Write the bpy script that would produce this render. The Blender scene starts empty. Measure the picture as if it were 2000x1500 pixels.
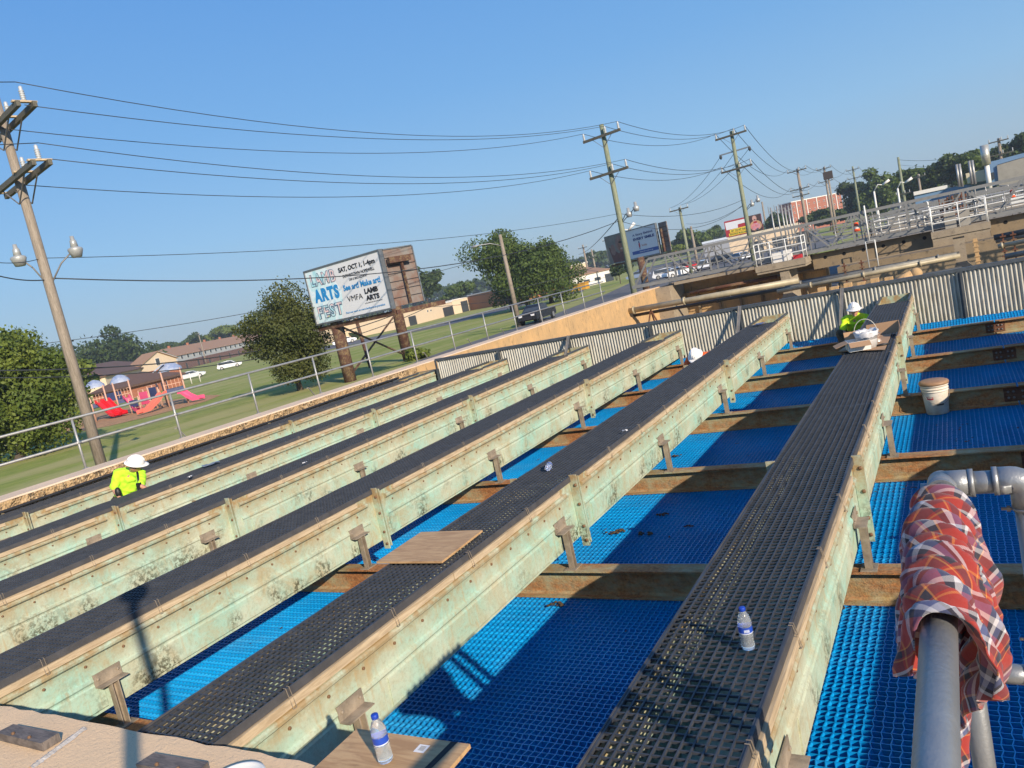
import bpy, math, random
import numpy as np
from mathutils import Vector, Matrix
random.seed(7); rng = np.random.default_rng(7)
SC = bpy.context.scene; COL = SC.collection
# ---------------------------------------------------------------- camera
F = 1496.497; YAW, PITCH, ROLL = -0.5440686, -0.1219999, -0.2152753
fw = np.array([math.sin(YAW)*math.cos(PITCH), math.cos(YAW)*math.cos(PITCH), math.sin(PITCH)])
r0 = np.array([math.cos(YAW), -math.sin(YAW), 0]); u0 = np.cross(r0, fw)
cr, sr = math.cos(ROLL), math.sin(ROLL)
cr_, cu_ = cr*r0+sr*u0, -sr*r0+cr*u0
CAM = np.array([0.90024, 0.0, 1.85482])
def ray(px, py): return fw*F+cr_*(px-1000)-cu_*(py-750)
def hit(px, py, ax, v):
    q = ray(px, py); a = 'xyz'.index(ax); return CAM+q*(v-CAM[a])/q[a]
GZ = -1.8
def G(px, py, z=GZ): return hit(px, py, 'z', z)
def D(px, py, t):
    q = ray(px, py); return CAM+q/np.linalg.norm(q[:2])*t
cam = bpy.data.cameras.new('camera'); co = bpy.data.objects.new('camera', cam); COL.objects.link(co)
cam.sensor_width = 36; cam.sensor_fit = 'HORIZONTAL'; cam.lens = F/2000*36; cam.clip_end = 6000; cam.clip_start = .05
M = Matrix(((cr_[0], cu_[0], -fw[0], CAM[0]), (cr_[1], cu_[1], -fw[1], CAM[1]), (cr_[2], cu_[2], -fw[2], CAM[2]), (0, 0, 0, 1)))
co.matrix_world = M; SC.camera = co
# ---------------------------------------------------------------- light
w = bpy.data.worlds.new('World'); SC.world = w; w.use_nodes = True
nt = w.node_tree; nt.nodes.clear()
sky = nt.nodes.new('ShaderNodeTexSky'); sky.sky_type = 'NISHITA'; sky.sun_disc = False
sdir = Vector((-1, .65, -.53)).normalized()
sky.sun_elevation = math.asin(-sdir.z); sky.sun_rotation = math.atan2(-sdir.x, -sdir.y)
sky.air_density = 1.0; sky.dust_density = .6; sky.ozone_density = 3.0; sky.altitude = 50
tc = nt.nodes.new('ShaderNodeTexCoord'); sp = nt.nodes.new('ShaderNodeSeparateXYZ'); nt.links.new(tc.outputs['Generated'], sp.inputs[0])
rp = nt.nodes.new('ShaderNodeValToRGB'); nt.links.new(sp.outputs[2], rp.inputs[0]); els = rp.color_ramp.elements
SKY = [(0, (.32, .43, .52)), (.05, (.31, .46, .61)), (.13, (.25, .47, .73)), (.25, (.165, .395, .74)), (.42, (.105, .315, .72)), (1, (.07, .2, .55))]
while len(els) < len(SKY): els.new(.5)
for e_, (p_, c_) in zip(els, SKY): e_.position = p_; e_.color = (*c_, 1)
hs = nt.nodes.new('ShaderNodeMix'); hs.data_type = 'RGBA'; hs.inputs[0].default_value = .82
ms = nt.nodes.new('ShaderNodeVectorMath'); ms.operation = 'SCALE'; ms.inputs[3].default_value = .10
nt.links.new(sky.outputs[0], ms.inputs[0]); nt.links.new(ms.outputs[0], hs.inputs[6]); nt.links.new(rp.outputs[0], hs.inputs[7])
bg = nt.nodes.new('ShaderNodeBackground'); bg.inputs[1].default_value = .85
wo = nt.nodes.new('ShaderNodeOutputWorld')
nt.links.new(hs.outputs[2], bg.inputs[0]); nt.links.new(bg.outputs[0], wo.inputs[0])
sun = bpy.data.lights.new('sun', 'SUN'); sun.energy = 5.0; sun.angle = math.radians(.5); sun.color = (1, .86, .68)
so = bpy.data.objects.new('sun', sun); COL.objects.link(so); so.rotation_euler = sdir.to_track_quat('-Z', 'Y').to_euler()
SC.view_settings.view_transform = 'Standard'; SC.view_settings.look = 'None'; SC.view_settings.exposure = 0.42; SC.view_settings.gamma = 1
# ---------------------------------------------------------------- materials
MATS = {}
def mk(name):
    m = bpy.data.materials.new(name); m.use_nodes = True
    n = m.node_tree.nodes; b = n['Principled BSDF']; return m, m.node_tree, n, m.node_tree.links, b
def coords(nt, sc=(1, 1, 1), kind='Object', rot=(0, 0, 0)):
    t = nt.nodes.new('ShaderNodeTexCoord'); mp = nt.nodes.new('ShaderNodeMapping'); mp.inputs['Scale'].default_value = sc
    mp.inputs['Rotation'].default_value = rot
    nt.links.new(t.outputs[kind], mp.inputs[0]); return mp.outputs[0]
def noise(nt, vec, scale, detail=4, rough=.6, dist=0):
    n = nt.nodes.new('ShaderNodeTexNoise'); n.inputs['Scale'].default_value = scale; n.inputs['Detail'].default_value = detail
    n.inputs['Roughness'].default_value = rough; n.inputs['Distortion'].default_value = dist
    nt.links.new(vec, n.inputs['Vector']); return n.outputs[0]
def ramp(nt, fac, stops, interp='LINEAR'):
    r = nt.nodes.new('ShaderNodeValToRGB'); r.color_ramp.interpolation = interp; e = r.color_ramp.elements
    while len(e) < len(stops): e.new(.5)
    for el, (p, c) in zip(e, stops):
        el.position = p; el.color = (c[0], c[1], c[2], 1) if hasattr(c, '__len__') else (c, c, c, 1)
    nt.links.new(fac, r.inputs[0]); return r.outputs[0]
def mix(nt, fac, a, b, bt='MIX'):
    m = nt.nodes.new('ShaderNodeMix'); m.data_type = 'RGBA'; m.blend_type = bt
    for k, v in ((0, fac), (6, a), (7, b)):
        if hasattr(v, 'is_output'): nt.links.new(v, m.inputs[k])
        elif k == 0: m.inputs[0].default_value = v
        else: m.inputs[k].default_value = (v[0], v[1], v[2], 1)
    return m.outputs[2]
def math_(nt, op, a, b=0.0, clamp=False):
    m = nt.nodes.new('ShaderNodeMath'); m.operation = op; m.use_clamp = clamp
    for k, v in ((0, a), (1, b)):
        if hasattr(v, 'is_output'): nt.links.new(v, m.inputs[k])
        else: m.inputs[k].default_value = v
    return m.outputs[0]
def bump(nt, b, h, strength=.3, dist=.02):
    n = nt.nodes.new('ShaderNodeBump'); n.inputs['Strength'].default_value = strength; n.inputs['Distance'].default_value = dist
    nt.links.new(h, n.inputs['Height']); nt.links.new(n.outputs[0], b.inputs['Normal'])
def setc(nt, b, c):
    if hasattr(c, 'is_output'): nt.links.new(c, b.inputs['Base Color'])
    else: b.inputs['Base Color'].default_value = (c[0], c[1], c[2], 1)
def mat(name, col, rough=.6, metal=0, var=.25, vs=6, bmp=.15, bs=40, col2=None, sc=(1, 1, 1), spec=None):
    if name in MATS: return MATS[name]
    m, nt, n, l, b = mk(name)
    v = coords(nt, sc)
    c2 = col2 if col2 else tuple(x*(1-var) for x in col)
    f = noise(nt, v, vs, 6, .65)
    f2 = ramp(nt, f, [(.35, 0), (.65, 1)])
    setc(nt, b, mix(nt, f2, c2, col))
    b.inputs['Roughness'].default_value = rough; b.inputs['Metallic'].default_value = metal
    if spec is not None: b.inputs['Specular IOR Level'].default_value = spec
    if bmp: bump(nt, b, noise(nt, v, bs, 3), bmp, .01)
    MATS[name] = m; return m
def emis_none(): pass
# ---------------------------------------------------------------- mesh builder
class MB:
    def __init__(s): s.v = []; s.f = []; s.sm = []; s.mi = []; s.cur = 0
    def add(s, vs, fs, smooth=False):
        o = len(s.v); s.v += [tuple(map(float, x)) for x in vs]
        for f in fs: s.f.append(tuple(i+o for i in f)); s.sm.append(smooth); s.mi.append(s.cur)
        return s
    def box(s, lo, hi, R=None, c=None):
        x0, y0, z0 = lo; x1, y1, z1 = hi
        vs = [(x0, y0, z0), (x1, y0, z0), (x1, y1, z0), (x0, y1, z0), (x0, y0, z1), (x1, y0, z1), (x1, y1, z1), (x0, y1, z1)]
        if R is not None: vs = [tuple(R @ Vector(v)+Vector(c if c is not None else (0, 0, 0))) for v in vs]
        return s.add(vs, [(0, 3, 2, 1), (4, 5, 6, 7), (0, 1, 5, 4), (1, 2, 6, 5), (2, 3, 7, 6), (3, 0, 4, 7)])
    def bar(s, a, b, w_, h=None, up=(0, 0, 1)):
        a = Vector(a); b = Vector(b); d = (b-a); L = d.length; d = d/L; h = w_ if h is None else h
        up = Vector(up); 
        if abs(d.dot(up)) > .98: up = Vector((0, 1, 0))
        x = d.cross(up).normalized(); z = x.cross(d).normalized()
        vs = []
        for p in (a, b):
            for i, k in ((-1, -1), (1, -1), (1, 1), (-1, 1)): vs.append(p+x*i*w_/2+z*k*h/2)
        return s.add(vs, [(3, 2, 1, 0), (4, 5, 6, 7), (0, 1, 5, 4), (1, 2, 6, 5), (2, 3, 7, 6), (3, 0, 4, 7)])
    def tube(s, pts, r, n=8, cap=True, smooth=True):
        pts = [Vector(p) for p in pts]; m = len(pts); rs = r if hasattr(r, '__len__') else [r]*m
        T = []
        for i in range(m):
            t = (pts[min(i+1, m-1)]-pts[max(i-1, 0)]); T.append(t.normalized() if t.length > 1e-9 else Vector((0, 0, 1)))
        up = Vector((0, 0, 1)) if abs(T[0].z) < .9 else Vector((1, 0, 0))
        x = T[0].cross(up).normalized(); o = len(s.v); vs = []
        for i in range(m):
            x = (x-T[i]*x.dot(T[i]))
            x = x.normalized() if x.length > 1e-6 else T[i].orthogonal().normalized()
            y = T[i].cross(x)
            for k in range(n):
                a = 2*math.pi*k/n; vs.append(pts[i]+(x*math.cos(a)+y*math.sin(a))*rs[i])
        fs = [(i*n+k, i*n+(k+1) % n, (i+1)*n+(k+1) % n, (i+1)*n+k) for i in range(m-1) for k in range(n)]
        s.add(vs, fs, smooth)
        if cap:
            s.f.append(tuple(o+k for k in range(n))[::-1]); s.sm.append(False); s.mi.append(s.cur)
            s.f.append(tuple(o+(m-1)*n+k for k in range(n))); s.sm.append(False); s.mi.append(s.cur)
        return s
    def lathe(s, prof, c=(0, 0, 0), n=20, smooth=True, R=None, cap=True):
        vs = []
        for (r, z) in prof:
            for k in range(n):
                a = 2*math.pi*k/n; p = Vector((r*math.cos(a), r*math.sin(a), z))
                if R is not None: p = R @ p
                vs.append(p+Vector(c))
        m = len(prof)
        fs = [(i*n+k, i*n+(k+1) % n, (i+1)*n+(k+1) % n, (i+1)*n+k) for i in range(m-1) for k in range(n)]
        o = len(s.v); s.add(vs, fs, smooth)
        if cap:
            if prof[0][0] > 1e-4: s.f.append(tuple(o+k for k in range(n))[::-1]); s.sm.append(False); s.mi.append(s.cur)
            if prof[-1][0] > 1e-4: s.f.append(tuple(o+(m-1)*n+k for k in range(n))); s.sm.append(False); s.mi.append(s.cur)
        return s
    def ell(s, c, r, n=12, m=8, R=None):
        prof = [(math.sin(math.pi*i/m), -math.cos(math.pi*i/m)) for i in range(m+1)]
        vs = []
        for (a_, z) in prof:
            for k in range(n):
                a = 2*math.pi*k/n; p = Vector((a_*math.cos(a)*r[0], a_*math.sin(a)*r[1], z*r[2]))
                if R is not None: p = R @ p
                vs.append(p+Vector(c))
        fs = [(i*n+k, i*n+(k+1) % n, (i+1)*n+(k+1) % n, (i+1)*n+k) for i in range(m) for k in range(n)]
        return s.add(vs, fs, True)
    def prism(s, poly, z0, z1):     # poly xy
        n = len(poly); vs = [(p[0], p[1], z0) for p in poly]+[(p[0], p[1], z1) for p in poly]
        return s.add(vs, [tuple(range(n))[::-1], tuple(range(n, 2*n))]+[(i, (i+1) % n, n+(i+1) % n, n+i) for i in range(n)])
    def extr(s, prof, y0, y1, x0=0, sx=1):   # profile (x,z) open, along Y
        n = len(prof); vs = [(x0+sx*p[0], y, p[1]) for y in (y0, y1) for p in prof]
        fs = [(i, i+1, n+i+1, n+i) for i in range(n-1)]
        fs += [tuple(range(n))[::-1], tuple(range(n, 2*n))]
        return s.add(vs, fs)
def obj(name, mb, m, parent=None, world=True, loc=None):
    me = bpy.data.meshes.new(name)
    vs = mb.v
    if parent is not None and world:
        L = parent_world(parent)
        vs = [(x-L[0], y-L[1], z-L[2]) for x, y, z in vs]
    me.from_pydata(vs, [], mb.f); 
    me.polygons.foreach_set('use_smooth', mb.sm)
    for mm in (m if isinstance(m, (list, tuple)) else [m]): me.materials.append(mm)
    if isinstance(m, (list, tuple)): me.polygons.foreach_set('material_index', mb.mi)
    me.update()
    o = bpy.data.objects.new(name, me); COL.objects.link(o)
    if parent is not None: o.parent = parent
    if loc is not None: o.location = loc
    return o
def parent_world(o):
    L = Vector((0, 0, 0))
    while o is not None: L += o.location; o = o.parent
    return L
def npobj(name, V, Fq, m, parent=None, smooth=False, mi=None):
    me = bpy.data.meshes.new(name); V = np.asarray(V, np.float32); Fq = np.asarray(Fq, np.int32)
    if parent is not None: V = V-np.array(parent_world(parent), np.float32)
    k = Fq.shape[1]; me.vertices.add(len(V)); me.vertices.foreach_set('co', V.ravel())
    me.loops.add(Fq.size); me.loops.foreach_set('vertex_index', Fq.ravel())
    me.polygons.add(len(Fq)); me.polygons.foreach_set('loop_start', np.arange(len(Fq))*k)
    try: me.polygons.foreach_set('loop_total', np.full(len(Fq), k))
    except Exception: pass
    me.polygons.foreach_set('use_smooth', np.full(len(Fq), smooth))
    for mm in (m if isinstance(m, (list, tuple)) else [m]): me.materials.append(mm)
    if mi is not None: me.polygons.foreach_set('material_index', np.asarray(mi, np.int32))
    me.update(); me.validate()
    o = bpy.data.objects.new(name, me); COL.objects.link(o)
    if parent is not None: o.parent = parent
    return o
def thing(name, label, cat, loc=(0, 0, 0), rz=0, group=None):
    o = bpy.data.objects.new(name, None); COL.objects.link(o); o.location = tuple(map(float, loc)); o.rotation_euler.z = rz
    return tag(o, label, cat, group)
def tag(o, label, cat, group=None, kind=None):
    o['label'] = label; o['category'] = cat
    if group: o['group'] = group
    if kind: o['kind'] = kind
    return o
def struct(o, label=None, kind='structure'):
    o['kind'] = kind
    if label: o['label'] = label
    return o
def dup(root, loc, rz=None, label=None, group=None):
    def cp(o, par):
        c = o.copy(); COL.objects.link(c); c.parent = par
        for ch in o.children: cp(ch, c)
        return c
    r = cp(root, None); r.location = tuple(map(float, loc))
    if rz is not None: r.rotation_euler.z = rz
    if label: r['label'] = label
    if group: r['group'] = group
    return r
def mapv(nt, v, sc):
    mp = nt.nodes.new('ShaderNodeMapping'); mp.inputs['Scale'].default_value = sc; nt.links.new(v, mp.inputs[0]); return mp.outputs[0]
# ================================================================= materials of the tank
def m_trough():
    m, nt, n, l, b = mk('aged_fibreglass'); v = nt.nodes.new('ShaderNodeNewGeometry').outputs['Position']
    g = coords(nt, (1, .35, 1))
    base = mix(nt, ramp(nt, noise(nt, v, 1.6, 5, .6), [(.38, 0), (.62, 1)]), (.47, .51, .38), (.31, .53, .43))
    tan = ramp(nt, noise(nt, v, 3.2, 8, .75, .6), [(.44, 0), (.66, 1)])
    c = mix(nt, math_(nt, 'MULTIPLY', tan, .72), base, (.42, .32, .17))
    # fine dirt speckle
    sp = ramp(nt, noise(nt, v, 38, 6, .7), [(.5, 0), (.7, 1)])
    c = mix(nt, math_(nt, 'MULTIPLY', sp, .32), c, (.17, .13, .06))
    # brown wash just under the lip
    s = nt.nodes.new('ShaderNodeSeparateXYZ'); l.new(v, s.inputs[0])
    zt = ramp(nt, math_(nt, 'MULTIPLY', s.outputs[2], -1.6), [(.18, 1), (.50, 0)])
    wash = math_(nt, 'MULTIPLY', zt, ramp(nt, noise(nt, v, 7, 5, .7), [(.36, .15), (.58, 1)]))
    c = mix(nt, math_(nt, 'MULTIPLY', wash, .95), c, (.31, .20, .085))
    # vertical drip streaks
    st = ramp(nt, noise(nt, mapv(nt, v, (9, 9, .8)), 2.5, 3, .5), [(.6, 0), (.72, 1)])
    c = mix(nt, math_(nt, 'MULTIPLY', st, .4), c, (.42, .27, .11))
    # dark mould clumps toward the bottom
    zb = ramp(nt, math_(nt, 'MULTIPLY', s.outputs[2], -1.6), [(.35, 0), (.85, 1)])
    md = ramp(nt, noise(nt, v, 2.2, 3, .5), [(.51, 0), (.62, 1)])
    mf = ramp(nt, noise(nt, v, 22, 6, .8), [(.46, 0), (.54, 1)])
    mold = math_(nt, 'MULTIPLY', math_(nt, 'MULTIPLY', md, mf), zb)
    c = mix(nt, math_(nt, 'MULTIPLY', mold, .9), c, (.06, .055, .025))
    setc(nt, b, c); b.inputs['Roughness'].default_value = .62
    bump(nt, b, noise(nt, v, 55, 4), .25, .01); MATS['trough'] = m; return m
def m_rust(name, paint=(.25, .30, .22), rust=(.30, .12, .04), amt=.5):
    m, nt, n, l, b = mk(name); v = coords(nt, (.5, 1.3, 1.3))
    f = ramp(nt, noise(nt, v, 2.6, 8, .72), [(amt-.1, 0), (amt+.1, 1)])
    dk = ramp(nt, noise(nt, coords(nt), 30, 6, .75), [(.35, 0), (.7, 1)])
    r = mix(nt, dk, tuple(x*.3 for x in rust), rust)
    p = mix(nt, ramp(nt, noise(nt, coords(nt), 9, 6, .7), [(.4, 0), (.65, 1)]), paint, (.33, .25, .11))
    setc(nt, b, mix(nt, f, r, p)); b.inputs['Roughness'].default_value = .85
    bump(nt, b, noise(nt, coords(nt), 60, 6), .7, .01); MATS[name] = m; return m
def m_wood(name, c1, c2, sc=(14, 1.2, 14), rough=.7, scale=2.2, rot=(0, 0, 0)):
    m, nt, n, l, b = mk(name); v = coords(nt, sc, rot=rot)
    f = noise(nt, v, scale, 6, .6, 1.6)
    c = mix(nt, ramp(nt, f, [(.38, 0), (.6, 1)]), c2, c1)
    k = ramp(nt, noise(nt, coords(nt), 9, 5, .7), [(.55, 0), (.72, 1)])
    setc(nt, b, mix(nt, math_(nt, 'MULTIPLY', k, .35), c, tuple(x*.45 for x in c2)))
    b.inputs['Roughness'].default_value = rough; bump(nt, b, f, .25, .005); MATS[name] = m; return m
def m_concrete(name, c1, c2, dark=(.10, .085, .06), damt=.5, vs=1.3, streak=False):
    m, nt, n, l, b = mk(name); v = coords(nt)
    c = mix(nt, ramp(nt, noise(nt, v, vs, 8, .7), [(.35, 0), (.65, 1)]), c1, c2)
    vv = coords(nt, (2.4, 2.4, .5)) if streak else v
    d = ramp(nt, noise(nt, vv, 4.5, 9, .78, .4), [(damt, 0), (damt+.14, 1)])
    c = mix(nt, math_(nt, 'MULTIPLY', d, .8), c, dark)
    sp = ramp(nt, noise(nt, v, 60, 4, .8), [(.58, 0), (.68, 1)])
    c = mix(nt, math_(nt, 'MULTIPLY', sp, .55), c, tuple(x*.35 for x in c1))
    setc(nt, b, c); b.inputs['Roughness'].default_value = .9
    bump(nt, b, noise(nt, v, 45, 6, .7), .6, .012); MATS[name] = m; return m
m_trough(); m_rust('rusty_beam', (.32, .34, .22), (.50, .21, .07), .51); m_rust('rust_dark', (.20, .13, .08), (.20, .075, .035), .62)
m_wood('old_wood', (.54, .42, .27), (.38, .28, .17)); m_wood('plywood', (.52, .33, .16), (.38, .22, .10), (2.2, 16, 8), .65, 1.4)
m_wood('grey_wood', (.17, .14, .12), (.09, .075, .065), (3, 20, 8))
m_wood('pole_wood', (.30, .25, .20), (.17, .14, .10), (22, 22, 1.0)); m_wood('pole_green', (.24, .26, .17), (.13, .15, .09), (16, 16, 1.2))
m_wood('arm_wood', (.13, .12, .09), (.06, .055, .04), (9, 9, 9))
m_concrete('kerb_concrete', (.80, .55, .32), (.68, .49, .30), (.26, .19, .12), .64)
m_concrete('rim_concrete', (.78, .58, .40), (.62, .47, .33), (.26, .19, .13), .6, 1)
m_concrete('face_concrete', (.58, .36, .16), (.42, .28, .14), (.10, .08, .045), .53, 1, True)
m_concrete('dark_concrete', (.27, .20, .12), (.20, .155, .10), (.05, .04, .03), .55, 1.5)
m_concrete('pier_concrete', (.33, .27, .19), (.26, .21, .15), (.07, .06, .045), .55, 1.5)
def m_aggregate():
    m, nt, n, l, b = mk('rough_aggregate'); v = coords(nt)
    vo = nt.nodes.new('ShaderNodeTexVoronoi'); vo.inputs['Scale'].default_value = 26; l.new(v, vo.inputs['Vector'])
    c = ramp(nt, vo.outputs['Color'], [(.2, (.10, .07, .04)), (.45, (.36, .24, .12)), (.7, (.52, .38, .22)), (.95, (.28, .17, .08))])
    c = mix(nt, ramp(nt, noise(nt, v, 2, 5), [(.45, 0), (.6, .8)]), c, (.42, .28, .14))
    setc(nt, b, c); b.inputs['Roughness'].default_value = .95; bump(nt, b, vo.outputs['Distance'], 1, .03); MATS['aggregate'] = m
m_aggregate()
GRATE = mat('dark_grating', (.052, .056, .066), .5, 0, .35, 9, .2, 90, spec=.5)
GRATESOLID = mat('dark_grating_edge', (.075, .072, .074), .6, 0, .3, 9, .2, 60)
GALV = mat('galvanised', (.40, .40, .39), .48, .55, .25, 7, .12, 50)
GALVD = mat('dull_galvanised', (.24, .23, .22), .6, .35, .3, 6, .15, 40)
STAIN = mat('stained_steel', (.38, .31, .23), .65, .2, .45, 9, .25, 50)
ROSTB = mat('bolt_brown', (.22, .12, .06), .7, .2)
CAPM = mat('dark_angle', (.10, .115, .13), .5, .4, .3)
# ================================================================= the weir troughs
PITCH_ = 2.5; TW = .584; TY0, TY1 = 2.06, 18.0
BEAMY = [3.0+2.8955*i for i in range(6)]
def lerp(a, b, t): return a+(b-a)*t
def grating_np():
    # long bars along Y and cross bars along X, the crossers 2 mm lower
    V = []; Fq = []
    n = 12; px_ = TW/n; y0, y1 = 2.08, 16.75
    sag = lambda y: -.006+.007*math.sin(y*2.2)+.004*math.sin(y*5.1+1)
    ys = np.arange(y0, y1+.001, .049); M_ = len(ys)
    def boxv(a, b, c, d, z0, z1, z0b=None, z1b=None):
        o = len(V)
        V.extend([(a, c, z0), (b, c, z0), (b, d, z0b if z0b is not None else z0), (a, d, z0b if z0b is not None else z0),
                  (a, c, z1), (b, c, z1), (b, d, z1b if z1b is not None else z1), (a, d, z1b if z1b is not None else z1)])
        for f in ((0, 3, 2, 1), (4, 5, 6, 7), (0, 1, 5, 4), (1, 2, 6, 5), (2, 3, 7, 6), (3, 0, 4, 7)): Fq.append([o+q for q in f])
    seg = 8
    for i in range(n+1):
        x = -TW+i*px_; hw = .0035 if 0 < i < n else .006
        for k in range(0, M_-1, seg):
            k2 = min(k+seg, M_-1); ya, yb = ys[k], ys[k2]
            if abs((ya-2.08) % 3.05) < .01: pass
            boxv(x-hw, x+hw, ya, yb, sag(ya)-.014, sag(ya), sag(yb)-.014, sag(yb))
    for k, y in enumerate(ys):
        kk = (k//seg)*seg; ya = ys[kk]; yb = ys[min(kk+seg, M_-1)]
        t = 0 if yb == ya else (y-ya)/(yb-ya); z = lerp(sag(ya), sag(yb), t)-.002
        w_ = .0035 if k % 62 else .008
        boxv(-TW+.001, -.001, y-w_, y+w_, z-.011, z)
    return np.array(V), np.array(Fq)
GV, GF = grating_np()
PROF = [(-.02, -.034), (.004, -.040), (.005, -.107), (.012, -.112), (.028, -.118), (.037, -.132), (.035, -.150), (.020, -.163), (.002, -.168),
        (-.002, -.20), (-.002, -.315), (.012, -.325), (.014, -.345), (.004, -.36), (-.004, -.585), (-.004, -.60), (-.02, -.60)]
JY = [6.30, 12.20]
def wall_mesh(sx, x0):
    b = MB()
    for ya, yb in ((TY0, JY[0]-.16), (JY[0]+.16, JY[1]-.16), (JY[1]+.16, TY1)): b.extr(PROF, ya, yb, x0, sx)
    flat = [(-.02, -.034), (-.003, -.05), (-.003, -.60), (-.02, -.60)]
    for j in JY: b.extr(flat, j-.16, j+.16, x0, sx)
    # lower stiffening panels standing a little proud
    for ya, yb in ((2.5, 2.95), (3.35, 5.6), (6.6, 8.6), (9.1, 11.5), (12.5, 14.4), (14.95, 17.3)):
        v = [(x0+sx*a, y, z) for a, z in ((.003, -.37), (.010, -.385), (.006, -.57), (-.003, -.58)) for y in (ya, yb)]
        b.add(v, [(0, 1, 3, 2), (2, 3, 5, 4), (4, 5, 7, 6), (0, 2, 4, 6), (1, 7, 5, 3)])
    return b
def make_trough():
    t = thing('weir_trough', 'x', 'trough')
    obj('side_wall', wall_mesh(1, 0), MATS['trough'], t); obj('side_wall', wall_mesh(-1, -TW), MATS['trough'], t)
    b = MB(); b.box((-TW+.021, TY0, -.60), (-.021, TY1-.02, -.585)); obj('trough_floor', b, MATS['trough'], t)
    b = MB(); b.box((-TW+.001, TY1+.002, -.62), (-.001, TY1+.022, -.005)); obj('end_plate', b, MATS['trough'], t)
    g = npobj('grating', GV, GF, GRATE, t)
    b = MB()
    for ya, yb in ((2.08, 16.74),):
        b.box((.006, ya, -.054), (.013, yb, -.003)); obj('edge_bar', b, GRATESOLID, g); b = MB(); b.box((-TW-.013, ya, -.054), (-TW-.006, yb, -.003)); obj('edge_bar', b, GRATESOLID, g)
    b = MB(); rr = random.Random(3)
    for ya, yb in ((TY0, 4.2), (4.21, JY[0]-.32), (JY[0]+.32, 9.1), (9.11, JY[1]-.32), (JY[1]+.32, 15.0), (15.01, TY1-.2)):
        for a0, a1 in ((.006, .030), (-TW-.030, -TW-.006)): b = MB(); b.box((a0, ya, -.106), (a1, yb, -.057)); obj('wood_strip', b, MATS['old_wood'], t)
    b = MB()
    for j in JY:
        for s, x in ((1, 0), (-1, -TW)):
            b = MB(); a0, a1 = sorted((x+s*.0, x+s*.075)); b.box((a0, j-.028, -.70), (a1, j-.012, .01)); b.box((a0, j+.012, -.68), (a1, j+.028, -.012))
            a0, a1 = sorted((x-s*.004, x+s*.02)); b.box((a0, j-.0121, -.66), (a1, j+.0121, -.02)); obj('joint_flange', b, MATS['trough'], t)
    b = MB()
    for j in JY:
        for z in (-.09, -.28, -.5, -.64):
            b = MB(); b.lathe([(.016, 0), (.016, .01), (.008, .016)], (.055, j-.028, z), 6, R=Matrix.Rotation(math.pi/2, 3, 'X'), smooth=False); obj('bolt', b, ROSTB, t)
    bo = None
    y = 2.25
    while y < 17.9:
        if all(abs(y-j) > .1 for j in JY):
            if bo is None:
                b = MB(); b.lathe([(.012, 0), (.011, .008), (.005, .012)], (-.002, 0, -.215), 6, R=Matrix.Rotation(math.pi/2, 3, 'Y'), smooth=False); bo = obj('bolt', b, ROSTB, t)
            else: c = bo.copy(); COL.objects.link(c); c.parent = t; bo = c
            bo.location = (0, y, 0)
        y += .31
    b = MB(); y = 2.6
    while y < 17.7:
        if all(abs(y-j) > .3 for j in JY):
            b = MB()
            for k in (-.012, .012): b.bar((.038, y+k, -.115), (.016, y+k, .003), .0035); b.bar((.016, y+k, .0035), (-.004, y+k, .0035), .003)
            b.bar((.039, y-.012, -.115), (.039, y+.012, -.115), .004); obj('wire_clip', b, STAIN, t)
        y += .93
    b = MB()   # dark rim angle over the open far end
    for s, x in ((1, 0), (-1, -TW)):
        b = MB(); a0, a1 = sorted((x+s*.008, x-s*.022)); b.box((a0, 16.78, -.033), (a1, TY1+.02, .012)); obj('rim_angle', b, CAPM, t)
    for yb in BEAMY:
        for s, x in ((1, 0), (-1, -TW)):
            b = MB(); 
            def X(a, c): return tuple(sorted((x+s*a, x+s*c)))
            (p, q) = X(.008, .016); b.box((p, yb-.11, -.40), (q, yb+.11, -.30))
            (p, q) = X(.016, .095); b.box((p, yb-.11, -.40), (q, yb+.11, -.392))
            (p, q) = X(.030, .085); b.box((p, yb-.030, -.757), (q, yb-.022, -.40)); b.box((p, yb+.022, -.757), (q, yb+.030, -.40))
            (p, q) = X(.030, .037); b.box((p, yb-.022, -.757), (q, yb+.022, -.40))
            (p, q) = X(.0, .115); b.box((p, yb-.075, -.757), (q, yb+.075, -.748))
            for k in (-.08, .08): b.lathe([(.012, 0), (.012, .008), (.006, .012)], (x+s*.016, yb+k, -.345), 6, R=Matrix.Rotation(s*math.pi/2, 3, 'Y'), smooth=False)
            obj('support_post', b, STAIN, t)
    return t
TR0 = make_trough()
TR0['label'] = 'long grated trough with the upright bottle on it and cardboard at its far end'; TR0['group'] = 'weir troughs side by side across the tank'
TL = {-1: 'shorter trough right of the one with the upright bottle, mostly outside the frame',
      1: 'second long grated trough from the right, with the square plywood board lying on it',
      2: 'third long grated trough from the right, mould-stained side and a dark post shadow on it',
      3: 'fourth long grated trough from the right, between two other troughs',
      4: 'long grated trough right in front of the bending worker, with litter on it',
      5: 'farthest long grated trough, beside the concrete tank wall'}
for i, lb in TL.items():
    r_ = dup(TR0, (-PITCH_*i, 0, 0), label=lb)
    if i == -1: r_.location = (2.66, .2, 0); r_.scale = (1, .91, 1)
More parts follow.
